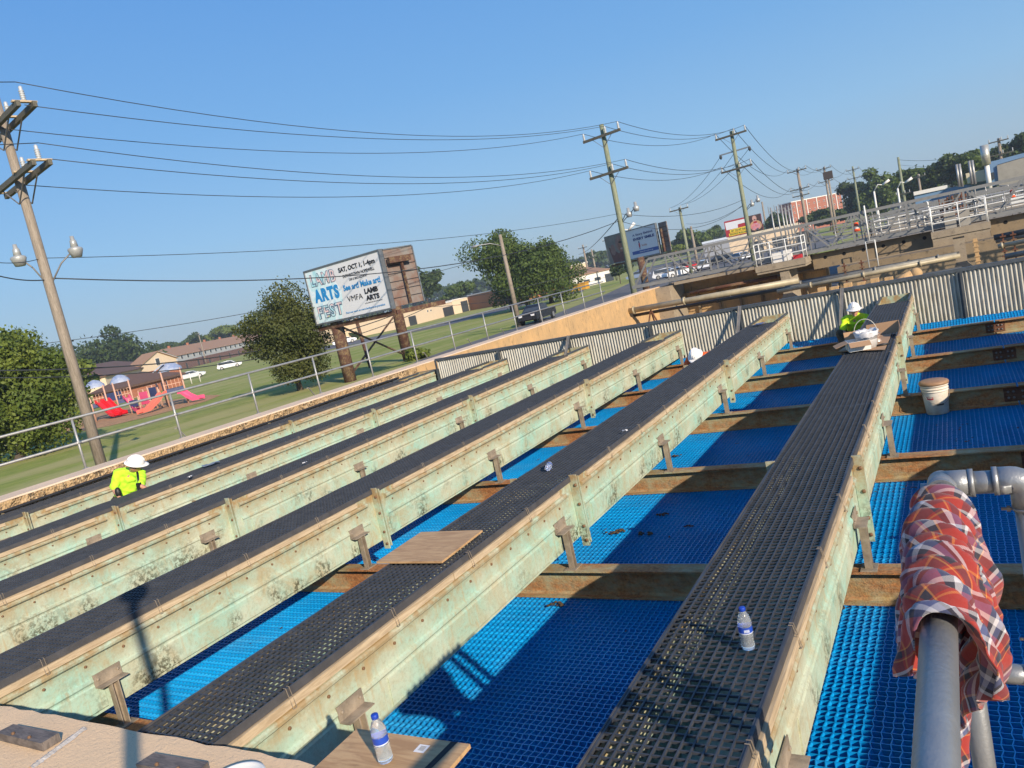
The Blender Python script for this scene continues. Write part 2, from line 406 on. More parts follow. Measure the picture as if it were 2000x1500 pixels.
# ================================================================= steel beams
SPLX = [1.36, -6.1]
def make_beam():
    t = thing('steel_beam', 'x', 'beam')
    b = MB(); x0, x1 = -13.25, 13.0
    xs = [x0]+[q for s in sorted(SPLX) for q in (s-.012, s+.012)]+[x1]
    for i in range(0, len(xs), 2):
        b.box((xs[i], -.085, -.772), (xs[i+1], .085, -.758)); b.box((xs[i], -.085, -1.02), (xs[i+1], .085, -1.006))
        b.box((xs[i], -.006, -1.006), (xs[i+1], .006, -.772))
        # root fillets
        for s in (-1, 1):
            for zz, dz in ((-.772, -.02), (-1.006, .02)):
                v = [(x, s*.006, zz+dz) for x in (xs[i], xs[i+1])]+[(x, s*.028, zz) for x in (xs[i], xs[i+1])]
                b.add(v, [(0, 1, 3, 2)])
    obj('beam', b, MATS['rusty_beam'], t)
    b = MB()
    for s in SPLX:
        b.box((s-.16, -.018, -.98), (s+.16, -.006, -.80)); b.box((s-.16, .006, -.98), (s+.16, .018, -.80))
    pl = obj('splice_plate', b, MATS['rust_dark'], t)
    for s in SPLX:
        for a in (-.11, -.05, .05, .11):
            for z in (-.85, -.93): b = MB(); b.lathe([(.016, 0), (.016, .012), (.008, .018)], (s+a, -.018, z), 6, R=Matrix.Rotation(math.pi/2, 3, 'X'), smooth=False); obj('bolt', b, GALVD, pl)
    return t
B0 = make_beam(); B0.location = (0, BEAMY[1], 0)
B0['label'] = 'rusty steel cross beam nearest the camera, passing just behind the plaid shirt'; B0['group'] = 'steel cross beams under the troughs'
BL = ['rusty cross beam at the concrete kerb, almost hidden under the near ends of the troughs', None, 'second rusty cross beam from the camera, just behind the pipe elbow of the railing',
      'third cross beam from the camera, right behind the white bucket with the padded lid', 'fourth cross beam, second one in front of the corrugated wall',
      'cross beam nearest the corrugated wall, at the seated worker']
for i in (0, 2, 3, 4, 5): dup(B0, (0, BEAMY[i], 0), label=BL[i])
# ================================================================= blue tube settlers
def m_blue():
    m, nt, n, l, b = mk('blue_plastic'); v = coords(nt)
    f = ramp(nt, noise(nt, v, 1.2, 4), [(.35, 0), (.65, 1)])
    c = mix(nt, f, (.001, .235, .56), (.003, .31, .68)); du = ramp(nt, noise(nt, v, .9, 7, .75, .5), [(.5, 0), (.72, 1)]); c = mix(nt, math_(nt, 'MULTIPLY', du, .30), c, (.10, .26, .38))
    d = ramp(nt, noise(nt, v, 14, 6, .7), [(.62, 0), (.75, 1)])
    setc(nt, b, mix(nt, math_(nt, 'MULTIPLY', d, .35), c, (.02, .10, .22)))
    b.inputs['Roughness'].default_value = .42; b.inputs['Specular IOR Level'].default_value = .35; return m
BLUE = m_blue()
ZS = -1.022
def settler(y0, y1, x0=-13.2, x1=6.0):
    """Thin-walled tube pack: zigzag sheets running along Y and short cross walls between them."""
    p = .052; h = .20; nx = int((x1-x0)/p); ny = max(2, int(round((y1-y0)/p))); py_ = (y1-y0)/ny
    xs = x0+np.arange(nx+1)*p; ys = y0+np.arange(ny+1)*py_
    z0, z1 = ZS-h, ZS
    sl = -.05                     # tubes lean along X like real settlers
    XX, YY = np.meshgrid(xs, ys, indexing='ij')
    zig = np.where((np.arange(ny+1) % 2) == 0, -.005, .005)[None, :]
    XX = XX+zig+rng.normal(0, .0012, XX.shape)
    top = np.stack([XX, YY, np.full_like(XX, z1)+rng.normal(0, .0015, XX.shape)], -1).reshape(-1, 3)
    bot = np.stack([XX-sl, YY, np.full_like(XX, z0)], -1).reshape(-1, 3)
    V = np.concatenate([top, bot]); n = len(top)
    idx = np.arange(n).reshape(nx+1, ny+1)
    a = idx[:, :-1].ravel(); b = idx[:, 1:].ravel()
    F1 = np.stack([a, b, b+n, a+n], 1)
    a = idx[:-1, :].ravel(); b = idx[1:, :].ravel()
    F2 = np.stack([a, b, b+n, a+n], 1)
    # a light capping edge along every sheet so the rims read as thin lines
    w_ = .0032
    t1 = top.copy(); t1[:, 0] -= w_; t1[:, 2] += .0012; t2 = top.copy(); t2[:, 0] += w_; t2[:, 2] += .0012
    o = 2*n; V = np.concatenate([V, t1, t2]); a = idx[:, :-1].ravel(); b = idx[:, 1:].ravel()
    F3 = np.stack([a+o, a+o+n, b+o+n, b+o], 1)
    t3 = top.copy(); t3[:, 1] -= w_; t3[:, 2] += .0004; t4 = top.copy(); t4[:, 1] += w_; t4[:, 2] += .0004
    o2 = o+2*n; V = np.concatenate([V, t3, t4]); a = idx[:-1, :].ravel(); b = idx[1:, :].ravel()
    F4 = np.stack([a+o2, b+o2, b+o2+n, a+o2+n], 1)
    return V, np.concatenate([F1, F2, F3, F4])
SV, SF = settler(.02, 2.8755)
SLB = ['blue plastic tube settler strip nearest the camera, at the plywood with the bottle', 'blue tube settler strip between the first two open cross beams, dirt clods in it',
       'blue tube settler strip between second and third cross beam', 'blue tube settler strip the white bucket stands on',
       'blue tube settler strip two beams in front of the corrugated wall', 'blue tube settler strip just before the seated worker', None]
SLB = ['blue tube settler strip squeezed against the near concrete kerb', 'blue plastic tube settler strip nearest the camera, below the plywood with the bottle',
       'blue tube settler strip with the larger mud clods, behind the nearest open beam', 'blue tube settler strip that the white bucket stands on',
       'blue tube settler strip right behind the white bucket', 'blue tube settler strip in front of the last cross beam']
s0 = npobj('tube_settler', SV, SF, BLUE); s0.location = (0, BEAMY[0], 0)
tag(s0, SLB[1], 'settler panel', 'blue tube settler strips between the beams')
for i in range(1, 5):
    c = s0.copy(); COL.objects.link(c); c.location = (0, BEAMY[i], 0); c['label'] = SLB[i+1]
V_, F_ = settler(1.9, 2.98); sn = npobj('tube_settler', V_, F_, BLUE); tag(sn, SLB[0], 'settler panel', 'blue tube settler strips between the beams')
V_, F_ = settler(17.62, 18.03, -13.2, 6); V_[:, 2] += (-.70-ZS)+ (18.03-V_[:, 1])*(-.25)
V_[:, 0] = V_[:, 0]
gap = None
sl = npobj('tube_settler', V_, F_, BLUE); tag(sl, 'raised light blue tube settler strip against the foot of the corrugated wall', 'settler panel', 'blue tube settler strips between the beams')
# ================================================================= corrugated baffle wall
def m_corr():
    m, nt, n, l, b = mk('corrugated_sheet'); v = coords(nt, (1, 1, .35))
    c = mix(nt, ramp(nt, noise(nt, v, 5, 6, .7), [(.35, 0), (.7, 1)]), (.40, .39, .34), (.56, .55, .49))
    wn = nt.nodes.new('ShaderNodeTexWhiteNoise'); wn.noise_dimensions = '1D'; sx_ = nt.nodes.new('ShaderNodeSeparateXYZ'); l.new(coords(nt), sx_.inputs[0]); l.new(math_(nt, 'FLOOR', math_(nt, 'MULTIPLY', sx_.outputs[0], 1.18)), wn.inputs['W']); c = mix(nt, math_(nt, 'MULTIPLY', wn.outputs[0], .38), c, (.30, .27, .21))
    d = ramp(nt, noise(nt, coords(nt, (6, 6, .9)), 3, 6, .75), [(.52, 0), (.66, 1)])
    setc(nt, b, mix(nt, math_(nt, 'MULTIPLY', d, .6), c, (.20, .14, .07))); b.inputs['Roughness'].default_value = .6; return m
CORR = m_corr()
bw = thing('baffle_wall', 'long corrugated baffle wall with dark posts across the far end of the troughs', 'baffle wall', (0, 18.1, 0))
x0, x1 = -12.42, 9.0; per = .0765; n = int((x1-x0)/per*8); xs = np.linspace(x0, x1, n+1)
yy = 18.12+.024*np.cos((xs-x0)*2*math.pi/per)
V = np.concatenate([np.stack([xs, yy, np.full_like(xs, z)], 1) for z in (-1.3, .285)]); i = np.arange(n)
npobj('corrugated_panel', V, np.stack([i, i+1, i+n+2, i+n+1], 1), CORR, bw, smooth=True)
b = MB(); b.box((x0-.02, 18.07, .287), (x1, 18.16, .315)); b.box((x0-.02, 18.068, .245), (x1, 18.074, .29)); obj('top_angle', b, CAPM, bw)
POSTX = [-12.40, -10.22, -8.02, -5.78, -3.55, -1.34, .90, 3.13, 5.36]
for k, x in enumerate(POSTX):
    b = MB(); 
    if k == 0: b.box((x-.03, 18.02, -1.3), (x-.022, 18.1, .29)); b.box((x-.022, 18.02, -1.3), (x+.04, 18.028, .29))
    else: b.box((x-.045, 18.035, -1.3), (x+.045, 18.043, .245)); b.box((x-.004, 17.98, -1.3), (x+.004, 18.035, .24))
    obj('post', b, CAPM, bw)
for x in (POSTX[2], POSTX[4], POSTX[5]):
    b = MB(); b.bar((x+.01, 18.0, .33), (x-.12, 17.35, -.76), .07, .008, up=(1, 0, .2)); b.bar((x+.04, 18.0, .33), (x-.09, 17.35, -.76), .008, .06, up=(1, 0, .2)); obj('strut', b, GALVD, bw)
# ================================================================= concrete: left wall, kerb, basins
XI, XO, ZW = -13.35, -14.12, .19
LW = thing('tank_wall', 'long weathered concrete tank wall left of the troughs carrying the pipe railing', 'concrete wall', (XI, 20, 0))
def rough_wall(y0, y1, n, amp, zt, zb, xi, seed=1):
    ys = np.linspace(y0, y1, n); nz = 14; zs = np.linspace(zb, zt, nz); r = np.random.default_rng(seed)
    V = []; 
    for z in zs:
        for y in ys: V.append((xi+amp*(r.random()-.3), y, z))
    i = np.arange(n-1); Fq = []
    for k in range(nz-1): Fq.append(np.stack([i+k*n, i+1+k*n, i+1+(k+1)*n, i+(k+1)*n], 1))
    return np.array(V), np.concatenate(Fq)
b = MB(); b.box((XO, -6, -3.5), (XI-.03, 18.3, .02)); b.box((XO, 18.3, -3.5), (XI+.0, 41.2, .02)); obj('wall_core', b, MATS['face_concrete'], LW)
V, Fq = rough_wall(-6, 18.3, 260, .05, .165, -1.2, XI+.03); npobj('rough_face', V, Fq, MATS['aggregate'], LW)
V, Fq = rough_wall(18.3, 41.2, 200, .03, .165, -3.2, XI+.03, 2); npobj('stained_face', V, Fq, MATS['face_concrete'], LW, smooth=True)
b = MB()
ys = np.linspace(-6, 41.2, 190); r_ = random.Random(5)
v = []
for y in ys:
    j = r_.uniform(-.02, .02); v += [(XO-.02, y, .03), (XO-.02, y, ZW-.01), (XO, y, ZW), (XI+.01+j, y, ZW+.004), (XI+.03+j, y, ZW-.02), (XI+.01+j, y, ZW-.04)]
b.add(v, [(i*6+k, i*6+k+1, i*6+k+7, i*6+k+6) for i in range(len(ys)-1) for k in range(5)]); b.add([v[0], v[1], v[2], v[3], v[4], v[5]], [(0, 1, 2, 3, 4, 5)]); e = v[-6:]; b.add(e, [(5, 4, 3, 2, 1, 0)])
obj('coping', b, MATS['rim_concrete'], LW)
# cable / pipe that runs along the wall foot between wall and last trough
b = MB(); b.tube([(-13.2, y, .03+.012*math.sin(y*.9)) for y in np.arange(2, 17.6, .4)], .028, 8)
tag(obj('conduit', b, mat('black_rubber', (.02, .02, .022), .6)), 'long black pipe lying between the last trough and the concrete wall', 'pipe')
# railing on it
RL = thing('pipe_railing', 'long two-bar galvanised pipe railing along the outer edge of the left tank wall', 'railing', (-14.17, 20, 0))
XR = -14.17
for k in range(-3, 13):
    y = 8.4+2.22*k
    if y > 36: break
    b = MB(); b.tube([(XR, y, -.12), (XR, y, 1.19)], .024, 8); b.box((XR-.03, y-.05, .10), (XR+.05, y+.05, .20)); b.tube([(XR, y-.05, .71), (XR, y+.05, .71)], .033, 8); obj('rail_post', b, GALV, RL)
for z in (1.2, .71): b = MB(); b.tube([(XR, -6, z), (XR, 18, z), (XR, 35.5, z)], .026, 8); obj('rail', b, GALV, RL)
b = MB(); b.tube([(XR-.02, -6, .09), (XR-.02, 41, .09)], .03, 8); obj('foot_rail', b, GALVD, RL)
for k, y in enumerate((10.8, 14.9, 20.2, 22.9, 25.3, 31.0)):
    b = MB(); b.bar((XR-.04, y, .1), (XR-.06, y-.18, .42), .02); b.bar((XR-.06, y-.18, .42), (XR-.1, y-.22, .42), .02); obj('bracket_arm', b, GALVD, RL)
# near kerb / walkway
KB = thing('concrete_kerb', 'pitted concrete kerb across the near end of the troughs in the lower left corner', 'kerb', (-3, 1.5, 0))
b = MB(); N = 120; xs = np.linspace(-12, 2.2, N); v = []; r_ = random.Random(2)
for x in xs:
    j = r_.uniform(-.012, .008); v += [(x, 2.0+j, -1.2), (x, 2.0+j, .085), (x, 1.985+j, .10), (x, 1.5, .102), (x, 1.485, .085), (x, 1.48, -1.2)]
b.add(v, [(i*6+k, i*6+k+6, i*6+k+7, i*6+k+1) for i in range(N-1) for k in range(5)]); obj('kerb', b, MATS['kerb_concrete'], KB)
b = MB(); v = []
for k in range(30):
    t = k/29; p = hit(lerp(165, 60, t), lerp(1422, 1500, t), 'z', .104); ww = .02+.012*r_.random()
    v += [(p[0]-ww, p[1], .103), (p[0], p[1], .112), (p[0]+ww, p[1], .103)]
b.add(v, [(i*3+k, i*3+k+1, i*3+k+4, i*3+k+3) for i in range(29) for k in range(2)]); obj('mortar_ridge', b, mat('mortar', (.55, .50, .44), .9, 0, .4, 20, .6, 60), KB)
b = MB(); b.box((-12, -3, -.4), (2.2, 1.48, .07)); WK = obj('walkway', b, mat('walkway_concrete', (.66, .50, .32), .9, 0, .2, 3, .3, 50)); struct(WK)
b = MB(); b.box((2.22, -3, -.4), (9, 2.0, .09)); struct(obj('walkway', b, MATS['kerb_concrete']))
b = MB(); b.box((-13.6, 1.3, -3.4), (14, 18.2, -3.3)); struct(obj('tank_floor', b, mat('tank_floor', (.05, .05, .04), .5)))
b = MB(); b.box((-13.3, 18.16, -3.3), (14, 18.3, .0)); DW = thing('dividing_wall', 'concrete dividing wall hidden behind the corrugated baffle', 'concrete wall', (0, 18.2, 0)); obj('wall_core', b, MATS['dark_concrete'], DW)
b = MB(); b.box((-13.6, 18.3, -3.4), (40, 42, -3.3)); struct(obj('basin_floor', b, mat('basin_floor', (.13, .10, .065), .7, 0, .5, 1)))
# ================================================================= near railing on the right
GPIPE = mat('pipe_galvanised', (.30, .31, .32), .42, .55, .22, 3, .15, 90, col2=(.22, .23, .24), sc=(1, 1, 1))
YE, ZR, XA, XB = 2.17, 1.125, .795, .975
HR = thing('corner_railing', 'thick grey pipe railing with elbows in the lower right corner, under the plaid shirt', 'railing', (XB, YE, 0))
R_ = .030
b = MB(); b.tube([(XA, -1.5, ZR), (XA, 1.0, ZR), (XA, YE-.03, ZR)], R_-.001, 24); obj('top_rail', b, GPIPE, HR)

# three-way fitting
b = MB(); b.tube([(XA, YE-.062, ZR), (XA, YE, ZR)], .0342, 24); b.ell((XA, YE+.004, ZR), (.0345, .0345, .0345), 20, 12)
b.tube([(XA, YE, ZR), (XA+.068, YE, ZR)], .0342, 24); b.tube([(XA, YE, ZR), (XA, YE, ZR-.06)], .0342, 24)
b.tube([(XA, YE-.072, ZR), (XA, YE-.060, ZR)], .0358, 24); b.tube([(XA+.060, YE, ZR), (XA+.072, YE, ZR)], .0358, 24); b.tube([(XA-.05, YE, ZR-.01), (XA-.02, YE, ZR-.01)], .014, 10)
obj('corner_fitting', b, GPIPE, HR)
b = MB(); b.tube([(XA+.05, YE, ZR), (XB-.04, YE, ZR)], R_-.001, 24); obj('short_rail', b, GPIPE, HR)
b = MB(); pts = [(XB-.062, YE, ZR+.002), (XB-.03, YE, ZR+.002)]
for k in range(7):
    a = math.pi/2*k/6; pts.append((XB-.03+.03*math.sin(a), YE, ZR+.002-.03*(1-math.cos(a))))
pts.append((XB, YE, ZR-.07)); b.tube(pts, .0348, 24)
b.tube([(XB-.068, YE, ZR+.002), (XB-.056, YE, ZR+.002)], .0362, 24); b.tube([(XB, YE, ZR-.073), (XB, YE, ZR-.066)], .0358, 24)
obj('elbow', b, GPIPE, HR)
b = MB(); b.tube([(XB, YE, ZR-.06), (XB, YE, -.6)], R_, 24); obj('rail_post', b, GPIPE, HR)
b = MB(); b.tube([(XA, YE, ZR-.05), (XA, YE, -.6)], R_-.002, 20); obj('rail_post', b, GPIPE, HR)
b = MB(); b.tube([(XA+.03, YE, .60), (XB-.02, YE, .60)], R_-.004, 20); obj('short_rail', b, GPIPE, HR)
b = MB(); b.tube([(XB-.05, YE, .60), (XB+.04, YE, .60)], .034, 20); b.tube([(XB, YE, .55), (XB, YE, .65)], .0345, 20); b.tube([(XA-.0, YE, .56), (XA, YE, .64)], .034, 20); obj('coupling', b, GPIPE, HR)
b = MB()
for z in (ZR-.072, .70): b.tube([(XB-.03, YE, z), (XB-.058, YE, z)], .004, 8); b.lathe([(.008, 0), (.008, .008)], (XB-.046, YE, z), 6, R=Matrix.Rotation(math.pi/2, 3, 'Y'), smooth=False)
obj('bolt', b, STAIN, HR)
# a second rail run farther right, outside the frame, that throws its shadow over the troughs
# ================================================================= bottles
def m_clear():
    m, nt, n, l, b = mk('clear_plastic'); b.inputs['Base Color'].default_value = (.93, .97, 1, 1); b.inputs['Roughness'].default_value = .06
    b.inputs['Transmission Weight'].default_value = .85; b.inputs['IOR'].default_value = 1.25; return m
def m_water():
    m, nt, n, l, b = mk('water'); b.inputs['Base Color'].default_value = (.97, 1, 1, 1); b.inputs['Roughness'].default_value = .0
    b.inputs['Transmission Weight'].default_value = 1; b.inputs['IOR'].default_value = 1.33; return m
CLEAR = m_clear(); WATER = m_water()
LABB = mat('label_blue', (.02, .07, .42), .35, 0, .15, 20, 0); CAPB = mat('cap_blue', (.01, .05, .38), .4, 0, .05, 5, 0); LABW = mat('label_white', (.75, .78, .82), .45, 0, .05, 5, 0)
def bottle(loc, label, fill=.5, R=None, lie=False):
    t = thing('water_bottle', label, 'bottle', loc)
    prof = [(.004, .004), (.020, 0), (.028, .003), (.0315, .012), (.032, .030), (.0295, .045), (.031, .058), (.0325, .075), (.0325, .082), (.0318, .083), (.0318, .116), (.0325, .117), (.032, .132), (.029, .150), (.021, .170), (.0135, .182), (.0125, .190)]
    b = MB(); b.lathe(prof, n=28)
    o = [obj('bottle_body', b, CLEAR, t, world=False)]
    h = .19*fill; b = MB(); pr_ = [(max(r-.0012, .001), z+.0012) for r, z in prof if z < h]; pr_.append((pr_[-1][0], h)); b.lathe(pr_, n=24)
    if not lie: o.append(obj('water', b, WATER, o[0], world=False))
    b = MB(); b.lathe([(.0323, .084), (.0323, .1155)], n=28, cap=False); lb = obj('label', b, LABB, t, world=False); o.append(lb)
    b = MB(); 
    for k in range(5):
        a = -1.9+k*.16
        b.add([(.0328*math.cos(a+q), .0328*math.sin(a+q), z) for q, z in ((0, .092), (.09, .092), (.09, .106), (0, .106))], [(0, 1, 2, 3)])
    b.lathe([(.0326, .0845), (.0326, .0875)], n=28, cap=False)
    o.append(obj('print', b, LABW, lb, world=False))
    b = MB(); b.lathe([(.0145, .187), (.015, .189), (.015, .202), (.0135, .2045), (.001, .205)], n=24); o.append(obj('cap', b, CAPB, t, world=False))
    if R is not None: t.rotation_euler = R
    return t
p = hit(1462, 1266, 'z', 0.004); bottle((p[0], p[1], .003), 'clear water bottle standing upright on the grating of the nearest trough', .45, R=(0, .02, .4))
p = hit(754, 1486, 'z', .122); bottle((p[0], p[1], .122), 'clear water bottle standing on the plywood board at the bottom edge', .42, R=(0, 0, 2.4))
p = hit(1070, 915, 'z', .035); bottle((p[0], p[1], .036), 'small clear bottle lying on its side on the second trough grating', .3, R=(math.radians(90), 0, math.radians(200)), lie=True)
# ================================================================= plywood
def board(name, label, pts, th, mt):
    c = np.mean(np.array(pts), 0); t = thing(name, label, 'plywood', (c[0], c[1], c[2]))
    b = MB(); n = len(pts); v = [(p[0], p[1], p[2]-th) for p in pts]+[tuple(p) for p in pts]
    b.add(v, [tuple(range(n))[::-1], tuple(range(n, 2*n))]+[(i, (i+1) % n, n+(i+1) % n, n+i) for i in range(n)]); obj('board', b, mt, t); return t
z = .022
board('plywood_board', 'square plywood board lying on the grating of the second trough', [hit(735, 1097, 'z', z), hit(863, 1096, 'z', z), hit(942, 1035, 'z', z), hit(822, 1039, 'z', z)], .016, MATS['plywood'])
z = .122
A, B_ = hit(697, 1423, 'z', z), hit(918, 1453, 'z', z); dv = (B_-A)/np.linalg.norm(B_-A); nv = np.array([dv[1], -dv[0], 0])
NPB = board('plywood_board', 'plywood board with sticker and black stripe lying on the kerb at the bottom edge', [A, A+nv*.62, B_+nv*.62, B_], .018, MATS['plywood'])
q = hit(893, 1450, 'z', z); q0 = A+dv*(np.dot(q-A, dv)-.03)
S0 = A+dv*.51; b = MB(); b.add([S0+(0, 0, .001), S0+nv*.62+(0, 0, .001)-dv*.05, S0+nv*.62+dv*-.02+(0, 0, .001), S0+dv*.03+(0, 0, .001)], [(0, 1, 2, 3)]); obj('stripe', b, mat('black_marks', (.02, .02, .02), .8, 0, .5, 60, .3), NPB)
b = MB(); s = hit(827, 1463, 'z', z); d2 = nv*.05; d1 = dv*.035; b.add([s-d1+d2*-.5+(0, 0, .001), s-d1+d2*.5+(0, 0, .001), s+d1*.5+d2*.5+(0, 0, .001), s+d1*.5-d2*.5+(0, 0, .001)], [(0, 1, 2, 3)])
for_st = obj('sticker', b, mat('paper_white', (.75, .73, .70), .6, 0, .05, 5, 0), NPB)
b = MB()
for k in range(6): e = s-d1*.6+d2*(-.3+.1*k); b.add([e+(0, 0, .0016), e+d2*.04+(0, 0, .0016), e+d1*.8+d2*.04+(0, 0, .0016), e+d1*.8+(0, 0, .0016)], [(0, 1, 2, 3)])
obj('barcode', b, mat('black_ink', (.02, .02, .02), .6, 0, 0.1, 5, 0), for_st)
# wood blocks on the kerb
def block(px, label, th=.045):
    pts = [hit(*q, 'z', .103+th) for q in px]; c = np.mean(pts, 0); t = thing('timber_block', label, 'wood block', (c[0], c[1], .103))
    b = MB(); n = len(pts); v = [(p[0]*1.0, p[1], .103) for p in pts]+[tuple(p) for p in pts]
    b.add(v, [tuple(range(n))[::-1], tuple(range(n, 2*n))]+[(i, (i+1) % n, n+(i+1) % n, n+i) for i in range(n)]); o = obj('block', b, MATS['grey_wood'], t)
    b = MB()
    for k in (.2, .8): q = pts[0]*(1-k)+pts[1]*k; q = q*.6+c*.4; b.lathe([(.009, 0), (.009, .008), (.004, .012)], (q[0], q[1], .103+th), 6, smooth=False)
    obj('bolt', b, ROSTB, t); return t
block([(-8, 1431), (80, 1452), (115, 1431), (26, 1414)][::1], 'grey weathered timber block bolted on the kerb, lower left corner')
block([(265, 1492), (380, 1515), (406, 1488), (300, 1470)], 'dark timber block on the kerb beside the white bucket lid')
# white bucket at the bottom edge
PLW = mat('white_plastic', (.62, .58, .50), .45, 0, .15, 12, .05); 
p = hit(490, 1500, 'z', .15)
t = thing('white_bucket', 'white round bucket lid cut off by the bottom edge, beside the timber block', 'bucket', (p[0]-.0, p[1]-.10, .10))
b = MB(); b.lathe([(.10, 0), (.125, .04), (.13, .05)], n=36); obj('bucket_body', b, PLW, t, world=False)
b = MB(); b.lathe([(.134, .035), (.138, .045), (.136, .056), (.122, .058), (.118, .052), (.001, .05)], n=36); obj('lid', b, mat('lid_white', (.7, .68, .62), .4, 0, .1, 12, 0), t, world=False)
# ================================================================= bucket with padded lid on the settlers
p = hit(1832, 806, 'z', ZS)
BK = thing('padded_bucket', 'dirty white bucket with a tan padded seat lid, standing on the blue settlers', 'bucket', (p[0], p[1], ZS+.002), rz=.3)
b = MB(); b.lathe([(.132, 0), (.136, .004), (.158, .30), (.158, .31), (.166, .312), (.166, .322), (.160, .324), (.162, .345), (.170, .347), (.170, .358), (.163, .36), (.165, .385), (.174, .388), (.174, .405), (.16, .41)], n=36); obj('bucket_body', b, mat('bucket_plastic', (.72, .67, .58), .5, 0, .3, 7, .1, col2=(.56, .48, .38)), BK, world=False)
b = MB(); b.lathe([(.178, .405), (.184, .415), (.184, .43), (.176, .445), (.15, .457), (.001, .462)], n=36); obj('seat_lid', b, mat('tan_vinyl', (.33, .19, .10), .55, 0, .25, 12, .2), BK, world=False)
b = MB(); pts = []
for k in range(25):
    a = math.pi*k/24; pts.append((.172*math.cos(a), -.172*math.sin(a)*.98, .345-.20*math.sin(a)))
b.tube(pts, .004, 6); hd = obj('handle', b, GALVD, BK, world=False)
b = MB(); b.tube([(-.04, -.172, .148), (.04, -.172, .148)], .012, 10); obj('grip', b, mat('black_plastic', (.02, .02, .02), .4), hd, world=False)
def text(name, s, size, m, parent, loc, X, Y, ext=.001, off=0, align='LEFT', sp=1.0, sx=1.0):
    """Flat lettering: local x axis along world X, local y along world Y."""
    c = bpy.data.curves.new(name, 'FONT'); c.body = s; c.size = size; c.extrude = ext; c.offset = off; c.align_x = align; c.space_character = sp; c.resolution_u = 3
    c.materials.append(m); o = bpy.data.objects.new(name, c); COL.objects.link(o)
    X = Vector(X).normalized(); Y = Vector(Y).normalized(); Z = X.cross(Y); Y = Z.cross(X)
    R = Matrix((X, Y, Z)).transposed().to_4x4(); R = R @ Matrix.Diagonal((sx, 1, 1, 1))
    R.translation = Vector(loc)-(parent_world(parent) if parent else Vector((0, 0, 0))); o.matrix_world = R
    if parent: o.parent = parent
    return o
REDP = mat('red_print', (.55, .03, .04), .5, 0, .3, 30, 0)
b = MB(); a0 = -2.0-.3
b.add([(.1545*math.cos(a0+q*.55), .1545*math.sin(a0+q*.55), z) for z in (.215, .275) for q in (-.5, -.25, 0, .25, .5)], [(k, k+1, k+6, k+5) for k in range(4)]); rb = obj('printed_logo', b, REDP, BK, world=False)
for k in range(7):
    a = a0-.19+k*.062; b = MB() if k == 0 else b
    b.add([(.158*math.cos(a+q), .158*math.sin(a+q), z) for q, z in ((0, .232), (.04, .232), (.04, .262), (0, .262))], [(0, 1, 2, 3)])
obj('print', b, PLW, rb, world=False)
# ================================================================= mud clods and litter
MUD = mat('mud', (.085, .055, .025), .95, 0, .5, 30, .8, 60)
def clod(px, r, label, z=ZS+.012, sd=1, m=MUD, cat='mud clod'):
    p = hit(*px, 'z', z); rr = random.Random(sd); t = MB()
    for k in range(16):
        a = rr.uniform(0, 6.3); d = r*rr.random()**.5; s = r*rr.uniform(.15, .38)
        t.ell((d*math.cos(a)*1.5, d*math.sin(a)*.8, s*.2), (s, s*.8, s*.5), 7, 5)
    return tag(obj('mud_clod', t, m, None, loc=tuple(p)), label, cat, 'dark mud clods on the blue settlers')
clod((1202, 1039), .075, 'largest dark mud clod on the blue settlers, left end of the scattered group', sd=1)
clod((1258, 1043), .06, 'elongated mud clod right of the largest one', sd=2)
clod((1294, 1005), .05, 'mud clod farthest from the camera in the scattered group', sd=3)
clod((1345, 1027), .04, 'small mud clod at the right end of the scattered group', sd=4)
clod((1084, 1181), .06, 'mud clod alone just below the nearest cross beam', sd=5)
clod((1322, 890), .05, 'mud clod at the support post behind the second cross beam', sd=6)
clod((1647, 1188), .025, 'tiny mud clod beside the pipe railing', sd=7)
def rag(px, z, r, label, m, cat='litter', sd=0):
    p = hit(*px, 'z', z); rr = random.Random(sd); N = 8; v = []
    for i in range(N):
        for j in range(N): v.append(((i/(N-1)-.5)*r*2, (j/(N-1)-.5)*r*1.2, .012+rr.uniform(0, .02)))
    b = MB(); b.add(v, [(i*N+j, i*N+j+1, (i+1)*N+j+1, (i+1)*N+j) for i in range(N-1) for j in range(N-1)], True)
    o = obj('litter', b, m, None, loc=tuple(p)); o.rotation_euler.z = rr.uniform(0, 3); return tag(o, label, cat)
rag((412, 908), .01, .14, 'crumpled grey plastic bag on the trough in front of the bending worker', mat('grey_bag', (.25, .28, .32), .3, 0, .3, 30, .3), sd=1)
rag((372, 933), .01, .045, 'white scrap of paper on the trough near the bending worker', MATS['paper_white'], sd=2)
rag((596, 906), .01, .035, 'white scrap of paper on the fourth trough from the right', MATS['paper_white'], sd=3)
rag((1221, 844), .01, .03, 'white scrap of paper on the second trough from the right', MATS['paper_white'], sd=4)
rag((1484, 634), .01, .13, 'blue folded cloth at the far end of the second trough', mat('blue_cloth', (.10, .16, .33), .8), 'cloth', sd=5)
rag((1483, 908-0), .01, .001, 'x', MATS['paper_white'], sd=6) if False else None
